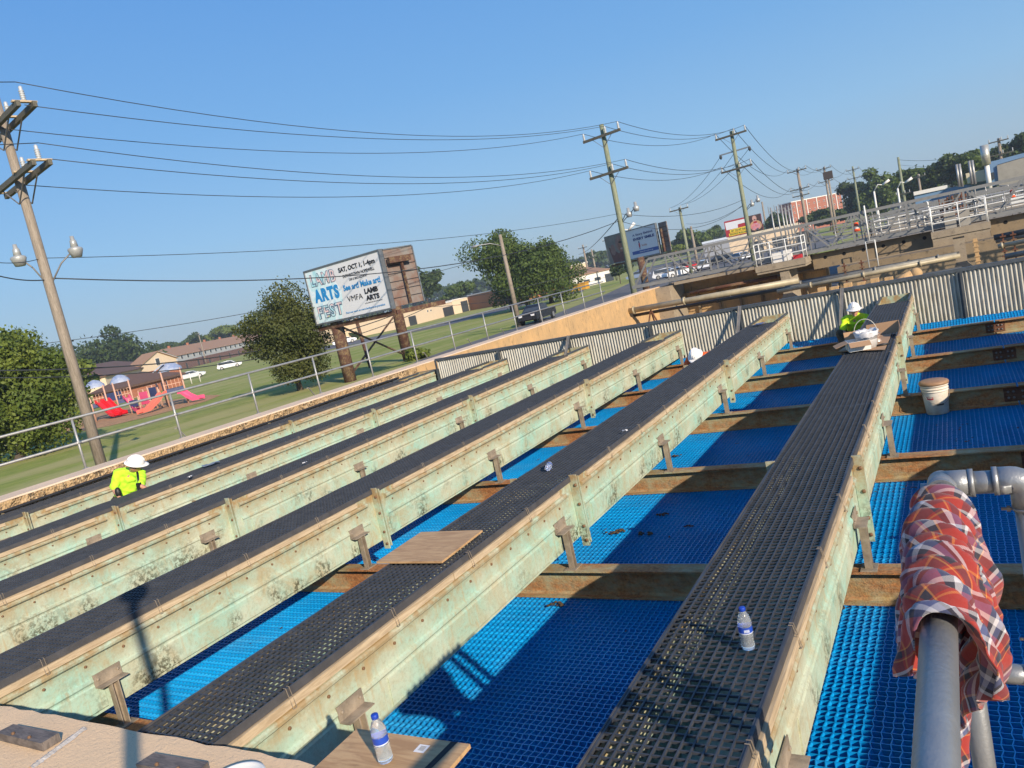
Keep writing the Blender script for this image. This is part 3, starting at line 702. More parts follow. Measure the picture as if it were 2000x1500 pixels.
# ================================================================= cardboard, bucket, tin and brush on the nearest trough, far end
CARD = mat('cardboard', (.40, .24, .13), .85, 0, .12, 8, .1, 60); WHT = mat('white_box', (.72, .72, .70), .6, 0, .06, 8, 0)
def T0(px, z=.006): return hit(*px, 'z', z)
cb = thing('flat_cardboard', 'flattened cardboard sheet with one raised flap under the white bucket on the nearest trough', 'cardboard', tuple(T0((1700, 690))))
P1, P2, P3, P4 = T0((1637, 688)), T0((1728, 684)), T0((1742, 652)), T0((1674, 662))
b = MB(); v = [P1, P2, P3, P4]; b.add([(p[0], p[1], .010) for p in v]+[(p[0], p[1], .016) for p in v], [(3, 2, 1, 0), (4, 5, 6, 7), (0, 1, 5, 4), (1, 2, 6, 5), (2, 3, 7, 6), (3, 0, 4, 7)]); obj('sheet', b, CARD, cb)
def panel(name, pts, th, parent, m=CARD):
    pts = [Vector(p) for p in pts]; nrm = (pts[1]-pts[0]).cross(pts[3]-pts[0]).normalized()*th
    b = MB(); b.add(pts+[p+nrm for p in pts], [(3, 2, 1, 0), (4, 5, 6, 7), (0, 1, 5, 4), (1, 2, 6, 5), (2, 3, 7, 6), (3, 0, 4, 7)]); return obj(name, b, m, parent)
zc = .012
Q1, Q2 = T0((1706, 668), zc), T0((1743, 662), zc)
fy = P3[1]
q1 = np.array([-.40, fy+.10, .016]); q2 = np.array([.02, fy+.02, .016])
panel('raised_flap', [q1, q2, q2+(.03, .06, .17), q1+(-.0, .06, .15)], .006, cb); panel('raised_flap', [q2, q2+(.02, -.42, 0), q2+(.07, -.40, .12), q2+(.03, .06, .17)], .006, cb)
bx = thing('cardboard_box', 'open white box with brown flaps on the nearest trough in front of the white bucket', 'box', tuple(T0((1680, 688))))
A0, A1 = T0((1660, 688), .02), T0((1701, 681), .02)
ux = (A1-A0); ux[2] = 0; L = np.linalg.norm(ux); ux /= L; uy = np.array([-ux[1], ux[0], 0]); A0[2] = .018
dd = .30; hh = .13
c0, c1, c2, c3 = A0, A0+ux*L, A0+ux*L+uy*dd, A0+uy*dd; up = np.array([0, 0, hh])
for a, c in ((c0, c1), (c1, c2), (c2, c3), (c3, c0)): panel('side', [a, c, c+up, a+up], .005, bx, WHT)
panel('bottom', [c0, c1, c2, c3], .005, bx, WHT)
panel('flap', [c0+up, c1+up, c1+up*1.35-uy*.12-(0, 0, .10), c0+up*1.35-uy*.12-(0, 0, .10)], .004, bx); panel('flap', [c3+up, c0+up, c0+up-ux*.17+(0, 0, -.05), c3+up-ux*.17+(0, 0, -.05)], .004, bx)
panel('flap', [c2+up, c3+up, c3+up+uy*.06+(0, 0, .10), c2+up+uy*.06+(0, 0, .10)], .004, bx)
p = T0((1693, 684), .016)
wb = thing('white_bucket', 'white bucket with liner and raised wire handle on the nearest trough, before the seated worker', 'bucket', (p[0]-.0, p[1]+.22, .018))
b = MB(); b.lathe([(.115, 0), (.14, .20), (.148, .20), (.148, .225), (.140, .225), (.138, .202), (.12, .02), (.001, .02)], n=28); obj('bucket_body', b, mat('bucket_white', (.66, .66, .66), .4, 0, .05, 9, .05), wb, world=False)
b = MB(); rr = random.Random(4); pr_ = []
v = []; n_ = 36
for (r, z) in ((.140, .15), (.152, .215), (.146, .235), (.135, .21)):
    for k in range(n_): a = 2*math.pi*k/n_; q = rr.uniform(-.006, .012); v.append(((r+q)*math.cos(a), (r+q)*math.sin(a), z+q*1.5))
b.add(v, [(i*n_+k, i*n_+(k+1) % n_, (i+1)*n_+(k+1) % n_, (i+1)*n_+k) for i in range(3) for k in range(n_)], True); obj('liner', b, mat('liner_white', (.60, .60, .62), .35, 0, .1, 20, .3), wb, world=False)
b = MB(); b.tube([(.145*math.cos(math.pi*k/20), -.03-.0*k, .21+.19*math.sin(math.pi*k/20)) for k in range(21)], .0045, 6); obj('handle', b, PLW, wb, world=False)
p = T0((1714, 667), .018)
tn = thing('paint_tin', 'small dripped-on paint tin beside the white bucket on the cardboard', 'tin', (p[0], p[1]-.02, .018))
b = MB(); b.lathe([(.052, 0), (.054, .003), (.052, .006), (.052, .115), (.055, .118), (.055, .124), (.046, .122), (.045, .10), (.001, .10)], n=24); obj('tin_body', b, mat('tin_paint', (.55, .46, .38), .35, .3, .6, 25, .1, col2=(.25, .12, .08)), tn, world=False)
p = T0((1716, 676), .02)
kn = thing('putty_knife', 'black handled scraper lying on the cardboard in front of the paint tin', 'tool', (p[0], p[1], .03), rz=.25)
b = MB(); b.tube([(-.02, 0, 0), (.05, 0, .002), (.14, 0, 0)], [.013, .017, .012], 8); obj('handle', b, mat('black_plastic', (.02, .02, .02), .4), kn, world=False)
b = MB(); b.add([(-.02, -.01, -.002), (-.12, -.03, -.004), (-.12, .03, -.004), (-.02, .01, -.002)], [(0, 1, 2, 3)]); b.add([(-.02, -.01, .002), (-.12, -.03, -.002), (-.12, .03, -.002), (-.02, .01, .002)], [(3, 2, 1, 0)]); obj('blade', b, GALVD, kn, world=False)

# fine debris (twigs, crumbs, dead leaves) lying on the blue settlers
r_ = np.random.default_rng(5); n_ = 420; X_ = r_.uniform(-11.5, 2.2, n_); Y_ = r_.uniform(3.2, 17.3, n_); cl = r_.integers(0, 30, n_); cx = r_.uniform(-4.9, 1.6, 30); cy = r_.uniform(3.3, 14, 30); k_ = r_.random(n_) < .6
X_[k_] = cx[cl][k_]+r_.normal(size=k_.sum())*.18; Y_[k_] = cy[cl][k_]+r_.normal(size=k_.sum())*.15
a_ = r_.uniform(0, 6.3, n_); L_ = r_.uniform(.006, .022, n_)*(1+(r_.random(n_) < .08)*2.5); W_ = r_.uniform(.003, .009, n_); dx, dy = np.cos(a_), np.sin(a_)
Z_ = np.full(n_, ZS+.005); V = np.stack([np.stack([X_+dx*L_*i-dy*W_*j, Y_+dy*L_*i+dx*W_*j, Z_+r_.uniform(0, .008, n_)], 1) for i, j in ((-1, -1), (1, -1), (1, 1), (-1, 1))], 1).reshape(-1, 3)
db = npobj('debris', V, np.arange(4*n_).reshape(n_, 4), MUD); db['kind'] = 'stuff'; db['label'] = 'scattered crumbs and twigs on the blue settlers'; db['category'] = 'debris'
# ================================================================= plaid shirt (cloth shape settled over the pipe beforehand, stored as grid points)
def m_plaid():
    m, nt, n, l, b = mk('red_plaid_flannel'); uv = nt.nodes.new('ShaderNodeUVMap'); s = nt.nodes.new('ShaderNodeSeparateXYZ'); l.new(uv.outputs[0], s.inputs[0])
    def stripes(o_, per, off=0):
        t = math_(nt, 'FRACT', math_(nt, 'ADD', math_(nt, 'MULTIPLY', o_, 1/per), off))
        R_, N_, W2_, B_, O_ = (.27, .012, .006), (.006, .008, .022), (.46, .44, .46), (.05, .07, .17), (.50, .17, .03)
        K = [(0, R_), (.20, N_), (.30, W2_), (.37, B_), (.47, N_), (.52, W2_), (.57, R_), (.72, O_), (.745, R_), (.77, N_), (.88, O_), (.905, R_)]
        return ramp(nt, t, K, 'CONSTANT')
    a = stripes(s.outputs[0], .125); c = stripes(s.outputs[1], .125, .2)
    # woven: two stripe sets mixed half and half by the twill
    tw = math_(nt, 'FRACT', math_(nt, 'MULTIPLY', math_(nt, 'ADD', s.outputs[0], s.outputs[1]), 420)); tw = ramp(nt, tw, [(.3, .3), (.7, .6)])
    col = mix(nt, tw, a, c); fz = noise(nt, coords(nt), 160, 3); col = mix(nt, math_(nt, 'MULTIPLY', fz, .15), col, (.25, .18, .17))
    setc(nt, b, col); b.inputs['Roughness'].default_value = .92; b.inputs['Sheen Weight'].default_value = .25; bump(nt, b, fz, .3, .002); return m
def shirt():
    """Flannel bundle over the pipe: every cross-section runs left hem > over the pipe > right hem, gathered in folds."""
    from mathutils import noise as mn
    XA_, ZR_ = .795, 1.125; nv, nu = 150, 170; Vv = []; UV = []
    hum = lambda x, a, b_, w_: math.exp(-((x-a)/w_)**2)*b_
    for j in range(nv):
        v = j/(nv-1); y0 = 1.36+.63*v
        sm = min(1, max(0, v/.5)); sm = sm*sm*(3-2*sm)
        Ll = .06+.11*sm+.06*v+.02*math.sin(v*17); Lr = .09+.31*sm+.03*math.sin(v*13+1)+hum(v, .93, .26, .07)
        rb = .037+.004*math.sin(v*21)+.010*hum(v, .75, 1, .2)
        arc = math.pi*rb; tot = Ll+arc+Lr
        for i in range(nu):
            s_ = i/(nu-1)*tot
            if s_ < Ll: d = Ll-s_; ang = math.pi; side = -1; hang = d
            elif s_ > Ll+arc: d = s_-Ll-arc; ang = 0; side = 1; hang = d
            else: ang = math.pi*(1-(s_-Ll)/arc); side = math.cos(ang); hang = 0
            nx_, nz_ = math.cos(ang), math.sin(ang)
            x = XA_+rb*nx_; z = ZR_+rb*nz_-hang; y = y0
            q = s_-Ll-arc/2
            # gathered folds: diagonal over the top, near vertical on the hanging sides
            ph = y0*2*math.pi/.060+2.2*q+1.6*mn.noise((y0*4, q*5, 0))*2
            f1 = (1-abs(math.sin(ph*.5)))**1.0; ph2 = y0*2*math.pi/.135-6*q*side+1.5*mn.noise((y0*3+5, q*4, 3))*2; f2 = math.sin(ph2)
            grow = min(1, hang/.10)
            amp = .024*(1-.3*grow)*f1+grow*(.016*f2+.006)+.009*mn.noise((y0*11, q*9, 7))+.007*mn.noise((y0*30, q*24, 2))
            bulge = 0
            if side > 0 and hang: bulge = .040*math.sin(min(1, hang/.26)*math.pi)*(.55+.45*math.sin(v*4.2))-.075*min(1, hang/.42)**1.5
            if side < 0 and hang: bulge = .022*math.sin(min(1, hang/.30)*math.pi)*(.4+.6*math.sin(v*3.2+.2))
            o_ = amp+bulge; x += nx_*o_ if not hang else (1 if side > 0 else -1)*o_; z += nz_*o_ if not hang else 0
            y += .020*math.sin(q*16+v*5)*min(1, .3+hang*5)+.012*mn.noise((q*12, v*6, 1))-(hang*.18 if side < 0 else -hang*.10*(v < .8))
            # the ends of the bundle tuck in around the rail
            Vv.append((x-.80, y-1.7, z-1.15)); UV.append((s_*.94+y0*.5, y0*1.15-s_*.42))
    F_ = [(j*nu+i, j*nu+i+1, (j+1)*nu+i+1, (j+1)*nu+i) for j in range(nv-1) for i in range(nu-1)]
    me = bpy.data.meshes.new('plaid_shirt'); me.from_pydata(Vv, [], F_); uvl = me.uv_layers.new(name='UVMap')
    uvl.data.foreach_set('uv', np.array([UV[k] for f in F_ for k in f]).ravel()); me.polygons.foreach_set('use_smooth', [True]*len(F_)); me.materials.append(m_plaid())
    o = bpy.data.objects.new('plaid_shirt', me); COL.objects.link(o); o.location = (.80, 1.7, 1.15)
    sd = o.modifiers.new('s', 'SOLIDIFY'); sd.thickness = .003; sd.offset = 1
    return tag(o, 'red, white and navy plaid flannel shirt draped over the thick grey pipe rail', 'shirt')
SHIRT = shirt()
# ================================================================= people
SKIN = mat('skin', (.50, .25, .16), .5, 0, .12, 8, 0); LIME = mat('lime_fabric', (.50, .88, .03), .85, 0, .12, 9, .3, 30, col2=(.42, .80, .03)); YELF = mat('yellow_lime_fabric', (.58, .85, .02), .85, 0, .12, 9, .3, 30)
PANT = mat('dark_trousers', (.045, .04, .035), .9, 0, .3, 12, .3, 30); CAMO = mat('camo_trousers', (.12, .075, .04), .9, 0, .6, 9, .3, 30, col2=(.04, .035, .02)); HELM = mat('helmet_white', (.80, .78, .75), .3, 0, .05, 8, .02); BOOT = mat('boots', (.05, .035, .02), .8); ORF = mat('orange_fabric', (.85, .13, .02), .85, 0, .1, 9, .3, 30); BLKP = mat('black_gear', (.015, .015, .015), .5)
def remeshed(name, mb, m, parent, vox=.014, it=4, fold=0):
    me = bpy.data.meshes.new(name); L = parent_world(parent); me.from_pydata([(x-L[0], y-L[1], z-L[2]) for x, y, z in mb.v], [], mb.f); o = bpy.data.objects.new(name, me); COL.objects.link(o)
    r = o.modifiers.new('r', 'REMESH'); r.mode = 'VOXEL'; r.voxel_size = vox; s = o.modifiers.new('s', 'SMOOTH'); s.iterations = it; s.factor = .6
    bpy.context.view_layer.update(); e = o.evaluated_get(bpy.context.evaluated_depsgraph_get()); nm = bpy.data.meshes.new_from_object(e); o.modifiers.clear(); o.data = nm
    if fold:
        from mathutils import noise as mn
        for v in nm.vertices: p = v.co*9; v.co += v.normal*fold*((1-abs(mn.noise(p)*2.2))+.5*mn.noise(p*2.3)-.5)
    nm.polygons.foreach_set('use_smooth', [True]*len(nm.polygons)); nm.materials.clear(); nm.materials.append(m); o.parent = parent; return o
def limb(b, pts, rs, n=12):
    P = [Vector(p) for p in pts]; out, rr = [], []
    for k in range(len(P)-1):
        for j in range(4): f = j/4; out.append(P[k].lerp(P[k+1], f)); rr.append(lerp(rs[k], rs[k+1], f))
    out.append(P[-1]); rr.append(rs[-1]); b.tube(out, rr, n); 
    for p, r in zip(P, rs): b.ell(p, (r, r, r), 12, 8)
def hand(b, w_, d, side, curl=.5):
    w_ = Vector(w_); d = Vector(d).normalized(); s = d.cross(Vector((0, 0, 1))).normalized() if abs(d.z) < .9 else Vector((side, 0, 0)); up = s.cross(d)
    pc = w_+d*.05; b.ell(w_+d*.045, (.045, .045, .03), 10, 6)
    for k in range(4):
        base = w_+d*.075+s*(k-1.5)*.02; L = (.065, .075, .07, .055)[k]; m1 = base+d*L*.5-up*.006; m2 = m1+(d*(1-curl)-up*curl).normalized()*L*.5; b.tube([base-d*.02, m1, m2], [.0105, .0098, .0085], 8)
    tb = w_+d*.02+s*side*.035; b.tube([tb-s*side*.02, tb+d*.025+s*side*.015, tb+d*.055+s*side*.012], [.013, .0115, .009], 8)
def helmet(parent, c, up, fwd, r=.125, m=HELM):
    up = Vector(up).normalized(); fwd = Vector(fwd); fwd = (fwd-up*fwd.dot(up)).normalized(); sd = up.cross(fwd); R = Matrix((fwd, sd, up)).transposed(); L = parent_world(parent)
    b = MB(); n = 28; v = []
    for i in range(9):
        a = math.pi/2*i/8; 
        for k in range(n): t = 2*math.pi*k/n; v.append((math.cos(a)*math.cos(t)*r*1.12, math.cos(a)*math.sin(t)*r*.96, math.sin(a)*r*1.05))
    b.add([R @ Vector(p)+Vector(c) for p in v], [(i*n+k, i*n+(k+1) % n, (i+1)*n+(k+1) % n, (i+1)*n+k) for i in range(8) for k in range(n)], True)
    v = []
    for (q, z) in ((1.0, .012), (1.22, -.004), (1.24, -.012), (1.0, -.006)):
        for k in range(n): t = 2*math.pi*k/n; ex = 1+(.22*max(0, math.cos(t))**2 if q > 1.1 else 0); v.append((math.cos(t)*r*1.12*q*ex, math.sin(t)*r*.96*q, z))
    b.add([R @ Vector(p)+Vector(c) for p in v], [(i*n+k, i*n+(k+1) % n, ((i+1) % 4)*n+(k+1) % n, ((i+1) % 4)*n+k) for i in range(4) for k in range(n)], True)
    h = obj('hard_hat', b, m, parent)
    b = MB()
    for s in (-.35, 0, .35): b.tube([R @ Vector((math.cos(a)*r*1.13*(1-.1*abs(s)), s*r*.6, math.sin(a)*r*1.07))+Vector(c) for a in np.linspace(.35, math.pi-.35, 12)], .008 if s else .012, 6)
    obj('ridge', b, m, h); return h
def head(b, c, up, fwd):
    up = Vector(up).normalized(); fwd = Vector(fwd); fwd = (fwd-up*fwd.dot(up)).normalized(); sd = up.cross(fwd); R = Matrix((fwd, sd, up)).transposed(); c = Vector(c)
    f = lambda x, y, z: R @ Vector((x, y, z))+c
    b.ell(c, (.098, .078, .115), 16, 12, R); b.ell(f(.03, 0, -.055), (.065, .058, .065), 14, 10, R); b.ell(f(.098, 0, -.015), (.022, .014, .026), 10, 8, R); b.ell(f(.085, 0, -.062), (.018, .028, .010), 10, 6, R); b.ell(f(.080, 0, -.10), (.025, .026, .02), 10, 6, R)
    for s in (-1, 1): b.ell(f(0, s*.080, -.01), (.022, .010, .033), 10, 6, R); b.ell(f(.085, s*.033, .022), (.016, .022, .012), 8, 6, R)
    return f
def person(label, root, J, hd, up, fwd, shirt, pants, sleeves=True, hm=True, glasses=False, long_=False, headr=None):
    t = thing('person', label, 'person', root)
    V3 = lambda k: Vector(J[k])
    b = MB(); f = head(b, hd, up, fwd)
    nk = V3('neck'); limb(b, [nk, Vector(hd)-Vector(up).normalized()*.07], [.058, .055]); hp, ch = V3('hip'), V3('chest')
    b.tube([hp, hp.lerp(ch, .5), ch, nk], [.12, .115, .125, .07], 14)
    for s in ('l', 'r'):
        sh, el, wr = V3(s+'sh'), V3(s+'el'), V3(s+'wr'); limb(b, [nk.lerp(sh, .3), sh, el, wr], [.05, .052, .040, .027]); hand(b, wr, wr-el, 1 if s == 'l' else -1, .45)
        hj, kn, an = V3(s+'hp'), V3(s+'kn'), V3(s+'an'); limb(b, [hp.lerp(hj, .5), hj, kn, an], [.09, .082, .055, .038])
    body = remeshed('body', b, SKIN, t, .013, 3)
    # shirt
    b = MB(); R3 = [.150, .148, .165, .12]; sd = (V3('lsh')-V3('rsh')).normalized()
    for k in range(13):
        q = k/12; p = hp.lerp(ch, q/.75) if q < .75 else ch.lerp(nk, (q-.75)/.25); ax_ = (ch-hp).normalized(); fw_ = ax_.cross(sd).normalized(); wdt = lerp(.155, .20, min(1, q*1.2)) if q < .8 else lerp(.20, .10, (q-.8)/.2); R = Matrix((sd, fw_, ax_)).transposed()
        b.ell(p, (wdt, lerp(.125, .135, q) if q < .85 else .09, .075), 16, 8, R)
    for s in ('l', 'r'):
        sh, el = V3(s+'sh'), V3(s+'el'); limb(b, [nk.lerp(sh, .5), sh, sh.lerp(el, .45), sh.lerp(el, .85 if not long_ else 1.0)], [.075, .082, .072, .068])
    so_ = remeshed('shirt', b, shirt, t, .016, 3, .016)
    b = MB(); limb(b, [V3('lhp'), V3('rhp')], [.125, .125]); b.ell(hp, (.17, .14, .12), 16, 10)
    for s in ('l', 'r'):
        hj, kn, an = V3(s+'hp'), V3(s+'kn'), V3(s+'an'); limb(b, [hj, kn, an], [.11, .080, .062])
    remeshed('trousers', b, pants, t, .018, 3, .014)
    for s in ('l', 'r'):
        an, kn = V3(s+'an'), V3(s+'kn'); b = MB(); limb(b, [an+Vector((0, 0, .06)), an], [.06, .055]); d = Vector(J.get('toe', (0, -1, 0))).normalized(); limb(b, [an-d*.03-Vector((0, 0, .045)), an+d*.15-Vector((0, 0, .05))], [.048, .045]); remeshed('boot', b, BOOT, t, .014, 2)
    if hm: helmet(t, Vector(hd)+Vector(up).normalized()*.035, up, fwd)
    if glasses:
        b = MB(); pts = [f(.02, -.082, .02), f(.085, -.062, .024), f(.108, -.03, .022), f(.112, 0, .026), f(.108, .03, .022), f(.085, .062, .024), f(.02, .082, .02)]
        b.tube(pts[:2], .004, 6); b.tube(pts[5:], .004, 6)
        for s in (-1, 1): b.ell(f(.100, s*.035, .018), (.012, .030, .019), 12, 8, Matrix((f(1, 0, 0)-f(0, 0, 0), f(0, 1, 0)-f(0, 0, 0), f(0, 0, 1)-f(0, 0, 0))).transposed())
        b.tube([f(.108, -.012, .024), f(.108, .012, .024)], .004, 6); obj('sunglasses', b, BLKP, t)
    return t, f, so_
# worker bending between the two farthest troughs
q3 = lambda px, py, t=14.2: tuple(D(px, py, t))
J = dict(hip=q3(241, 978, 14.35), chest=q3(250, 942, 14.25), neck=q3(256, 919, 14.15), rsh=q3(231, 925, 14.2), lsh=q3(275, 926, 14.05), rel=q3(222, 956, 14.15), rwr=q3(238, 978, 13.9), lel=q3(276, 950, 13.75), lwr=q3(292, 957, 13.75),
         rhp=q3(232, 980, 14.35), lhp=q3(252, 980, 14.3), rkn=(-11.62, 7.10, -.60), lkn=(-11.42, 7.40, -.60), ran=(-11.66, 7.06, -.93), lan=(-11.46, 7.42, -.93), toe=(.8, .3, 0))
w1, f1, s1 = person('person in a white hard hat and lime shirt bending over between the two farthest troughs', (-11.5, 7.2, ZS), J, q3(264, 908, 13.98), (.45, .12, .85), (.30, .90, -.40), LIME, PANT)
P_r = q3(272, 950, 13.75)
b = MB(); b.tube([q3(268, 922, 13.9), q3(270, 936, 13.82), P_r], .018, 8); b.box((P_r[0]-.03, P_r[1]-.03, P_r[2]-.07), (P_r[0]+.03, P_r[1]+.03, P_r[2]+.06)); obj('radio_strap', b, BLKP, w1)
P_r = q3(231, 962, 14.0); b = MB(); b.ell(P_r, (.05, .05, .09), 12, 8); obj('belt_pouch', b, BLKP, w1)
# worker sitting on the last beam beside the cardboard
J = dict(hip=(-1.10, 17.42, -.64), chest=(-1.06, 17.28, -.38), neck=(-1.04, 17.18, -.22), lsh=(-.85, 17.20, -.27), rsh=(-1.24, 17.20, -.26), lel=(-.80, 17.00, -.48), lwr=(-.86, 16.78, -.56), rel=(-1.30, 17.06, -.46), rwr=(-1.20, 16.84, -.62),
         lhp=(-1.00, 17.42, -.66), rhp=(-1.20, 17.42, -.66), lkn=(-.84, 16.98, -.52), rkn=(-1.36, 17.0, -.50), lan=(-.86, 16.92, -.93), ran=(-1.32, 16.92, -.93), toe=(0, -1, 0))
w2, f2, s2 = person('person in a white hard hat, sunglasses and yellow-green shirt sitting beside the nearest trough', (-1.1, 17.1, ZS), J, (-1.035, 17.12, -.085), (.02, -.12, 1), (.08, -1, -.32), YELF, CAMO, glasses=True)
# worker crouching behind the second trough, only hat and shoulder in view
J = dict(hip=(-3.62, 15.05, -.50), chest=(-3.60, 14.78, -.30), neck=(-3.60, 14.50, -.22), lsh=(-3.40, 14.58, -.22), rsh=(-3.80, 14.58, -.24), lel=(-3.30, 14.36, -.46), lwr=(-3.42, 14.12, -.62), rel=(-3.90, 14.36, -.46), rwr=(-3.80, 14.12, -.62),
         lhp=(-3.50, 15.05, -.55), rhp=(-3.74, 15.05, -.55), lkn=(-3.40, 14.66, -.88), rkn=(-3.84, 14.68, -.88), lan=(-3.42, 15.10, -.94), ran=(-3.80, 15.10, -.94), toe=(0, -1, 0))
w3, f3, s3 = person('person in a white hard hat and orange shirt crouching behind the second trough', (-3.6, 14.8, ZS), J, (-3.60, 14.32, -.17), (-.05, -.55, .8), (0, -.8, -.6), ORF, PANT)
# tall thin lamp post beside the walkway, outside the frame; its shadow crosses the troughs
lpz = thing('walkway_lamp', 'slim lamp post beside the near walkway', 'lamp post', (1.62, -.97, .07)); b = MB(); b.tube([(1.62, -.97, .07), (1.62, -.97, 3.65)], .04, 10); obj('post', b, GALV, lpz); b = MB(); b.ell((1.60, -.95, 3.75), (.16, .10, .14), 14, 8); obj('lamp_head', b, GALV, lpz)
# ================================================================= ground, roads
def m_grass():
    m, nt, n, l, b = mk('grass'); v = coords(nt)
    c = mix(nt, ramp(nt, noise(nt, v, .06, 6, .6), [(.35, 0), (.65, 1)]), (.23, .28, .055), (.33, .33, .10))
    c = mix(nt, ramp(nt, noise(nt, v, 1.5, 8, .8), [(.4, 0), (.7, .9)]), c, (.15, .20, .045)); c = mix(nt, ramp(nt, noise(nt, v, .22, 7, .75, .6), [(.5, 0), (.64, .55)]), c, (.36, .30, .13))
    c = mix(nt, ramp(nt, noise(nt, coords(nt, (.25, .02, 1), rot=(0, 0, .5)), 1.0, 4), [(.46, 0), (.6, .6)]), c, (.40, .36, .16))
    setc(nt, b, c); b.inputs['Roughness'].default_value = .95; b.inputs['Specular IOR Level'].default_value = .1
    bump(nt, b, noise(nt, v, 12, 8, .8), .3, .05); return m
GRASS = m_grass(); ASPH = mat('asphalt', (.14, .135, .135), .9, 0, .3, .6, .3, 30); MULCH = mat('mulch', (.50, .27, .12), .95, 0, .45, 3, .6, 14)
def sheet(name, poly, z, m, kind='structure'):
    b = MB(); b.add([(p[0], p[1], z) for p in poly], [tuple(range(len(poly)))]); return struct(obj(name, b, m), kind=kind)
E = 2500
b = MB()
for q in ([(-E, -E), (-14.1, -E), (-14.1, E), (-E, E)], [(-14.1, 88), (E, 88), (E, E), (-14.1, E)], [(-14.1, -E), (E, -E), (E, -8), (-14.1, -8)], [(40, -8), (E, -8), (E, 88), (40, 88)]):
    b.add([(p[0], p[1], GZ) for p in q], [(0, 1, 2, 3)])
struct(obj('ground', b, GRASS))
sheet('road', [(-14.3, -30), (-14.3, 90), (-14.3, 150), (-30, 215), (-44, 330), (-80, 480), (-150, 480), (-95, 330), (-66, 190), (-48, 125), (-40.5, 96), (-36, 73), (-34.4, 61), (-34.0, 50), (-33, 44), (-28, 34), (-24, 20), (-22, -30)], GZ+.02, ASPH)
sheet('road', [G(560, 700)[:2], G(880, 634)[:2], G(1010, 600)[:2], G(1140, 569)[:2], G(1140, 565)[:2], G(1010, 594.5)[:2], G(880, 628)[:2], G(560, 692)[:2]], GZ+.024, ASPH)
sheet('car_park', [G(1235, 545)[:2], G(1500, 486)[:2]*0+D(1450, 500, 120)[:2], D(1500, 500, 330)[:2], D(1240, 500, 330)[:2]], GZ+.03, ASPH)
sheet('playground_mulch', [G(120, 850)[:2], G(215, 832)[:2], G(300, 812)[:2], G(400, 785)[:2], G(432, 772)[:2], G(400, 772)[:2], G(330, 782)[:2], G(150, 815)[:2], G(60, 845)[:2]], GZ+.02, MULCH)
# ================================================================= trees
def m_leaf(name, c1, c2, c3):
    m, nt, n, l, b = mk(name); v = coords(nt)
    c = mix(nt, ramp(nt, noise(nt, v, .45, 4, .6), [(.38, 0), (.62, 1)]), c1, c2)
    c = mix(nt, ramp(nt, noise(nt, v, 2.7, 5, .7), [(.5, 0), (.72, 1)]), c, c3)
    setc(nt, b, c); b.inputs['Roughness'].default_value = .6; b.inputs['Specular IOR Level'].default_value = .25
    b.inputs['Transmission Weight'].default_value = 0
    tr = nt.nodes.new('ShaderNodeBsdfTranslucent'); ms = nt.nodes.new('ShaderNodeMixShader'); ms.inputs[0].default_value = .22
    g = nt.nodes.new('ShaderNodeGamma'); l.new(c, g.inputs[0]); g.inputs[1].default_value = .85; l.new(g.outputs[0], tr.inputs[0])
    l.new(b.outputs[0], ms.inputs[1]); l.new(tr.outputs[0], ms.inputs[2]); l.new(ms.outputs[0], n['Material Output'].inputs[0]); return m
LEAF = [m_leaf('leaves_oak', (.055, .09, .018), (.10, .145, .028), (.03, .05, .011)), m_leaf('leaves_bright', (.085, .125, .022), (.16, .20, .034), (.045, .07, .014)),
        m_leaf('leaves_dark', (.035, .06, .016), (.065, .10, .024), (.022, .038, .01)), m_leaf('leaves_olive', (.06, .078, .02), (.11, .12, .032), (.035, .045, .012))]
BARK = mat('bark', (.09, .07, .05), .9, 0, .4, 3, .5, 8, sc=(1, 1, .3))
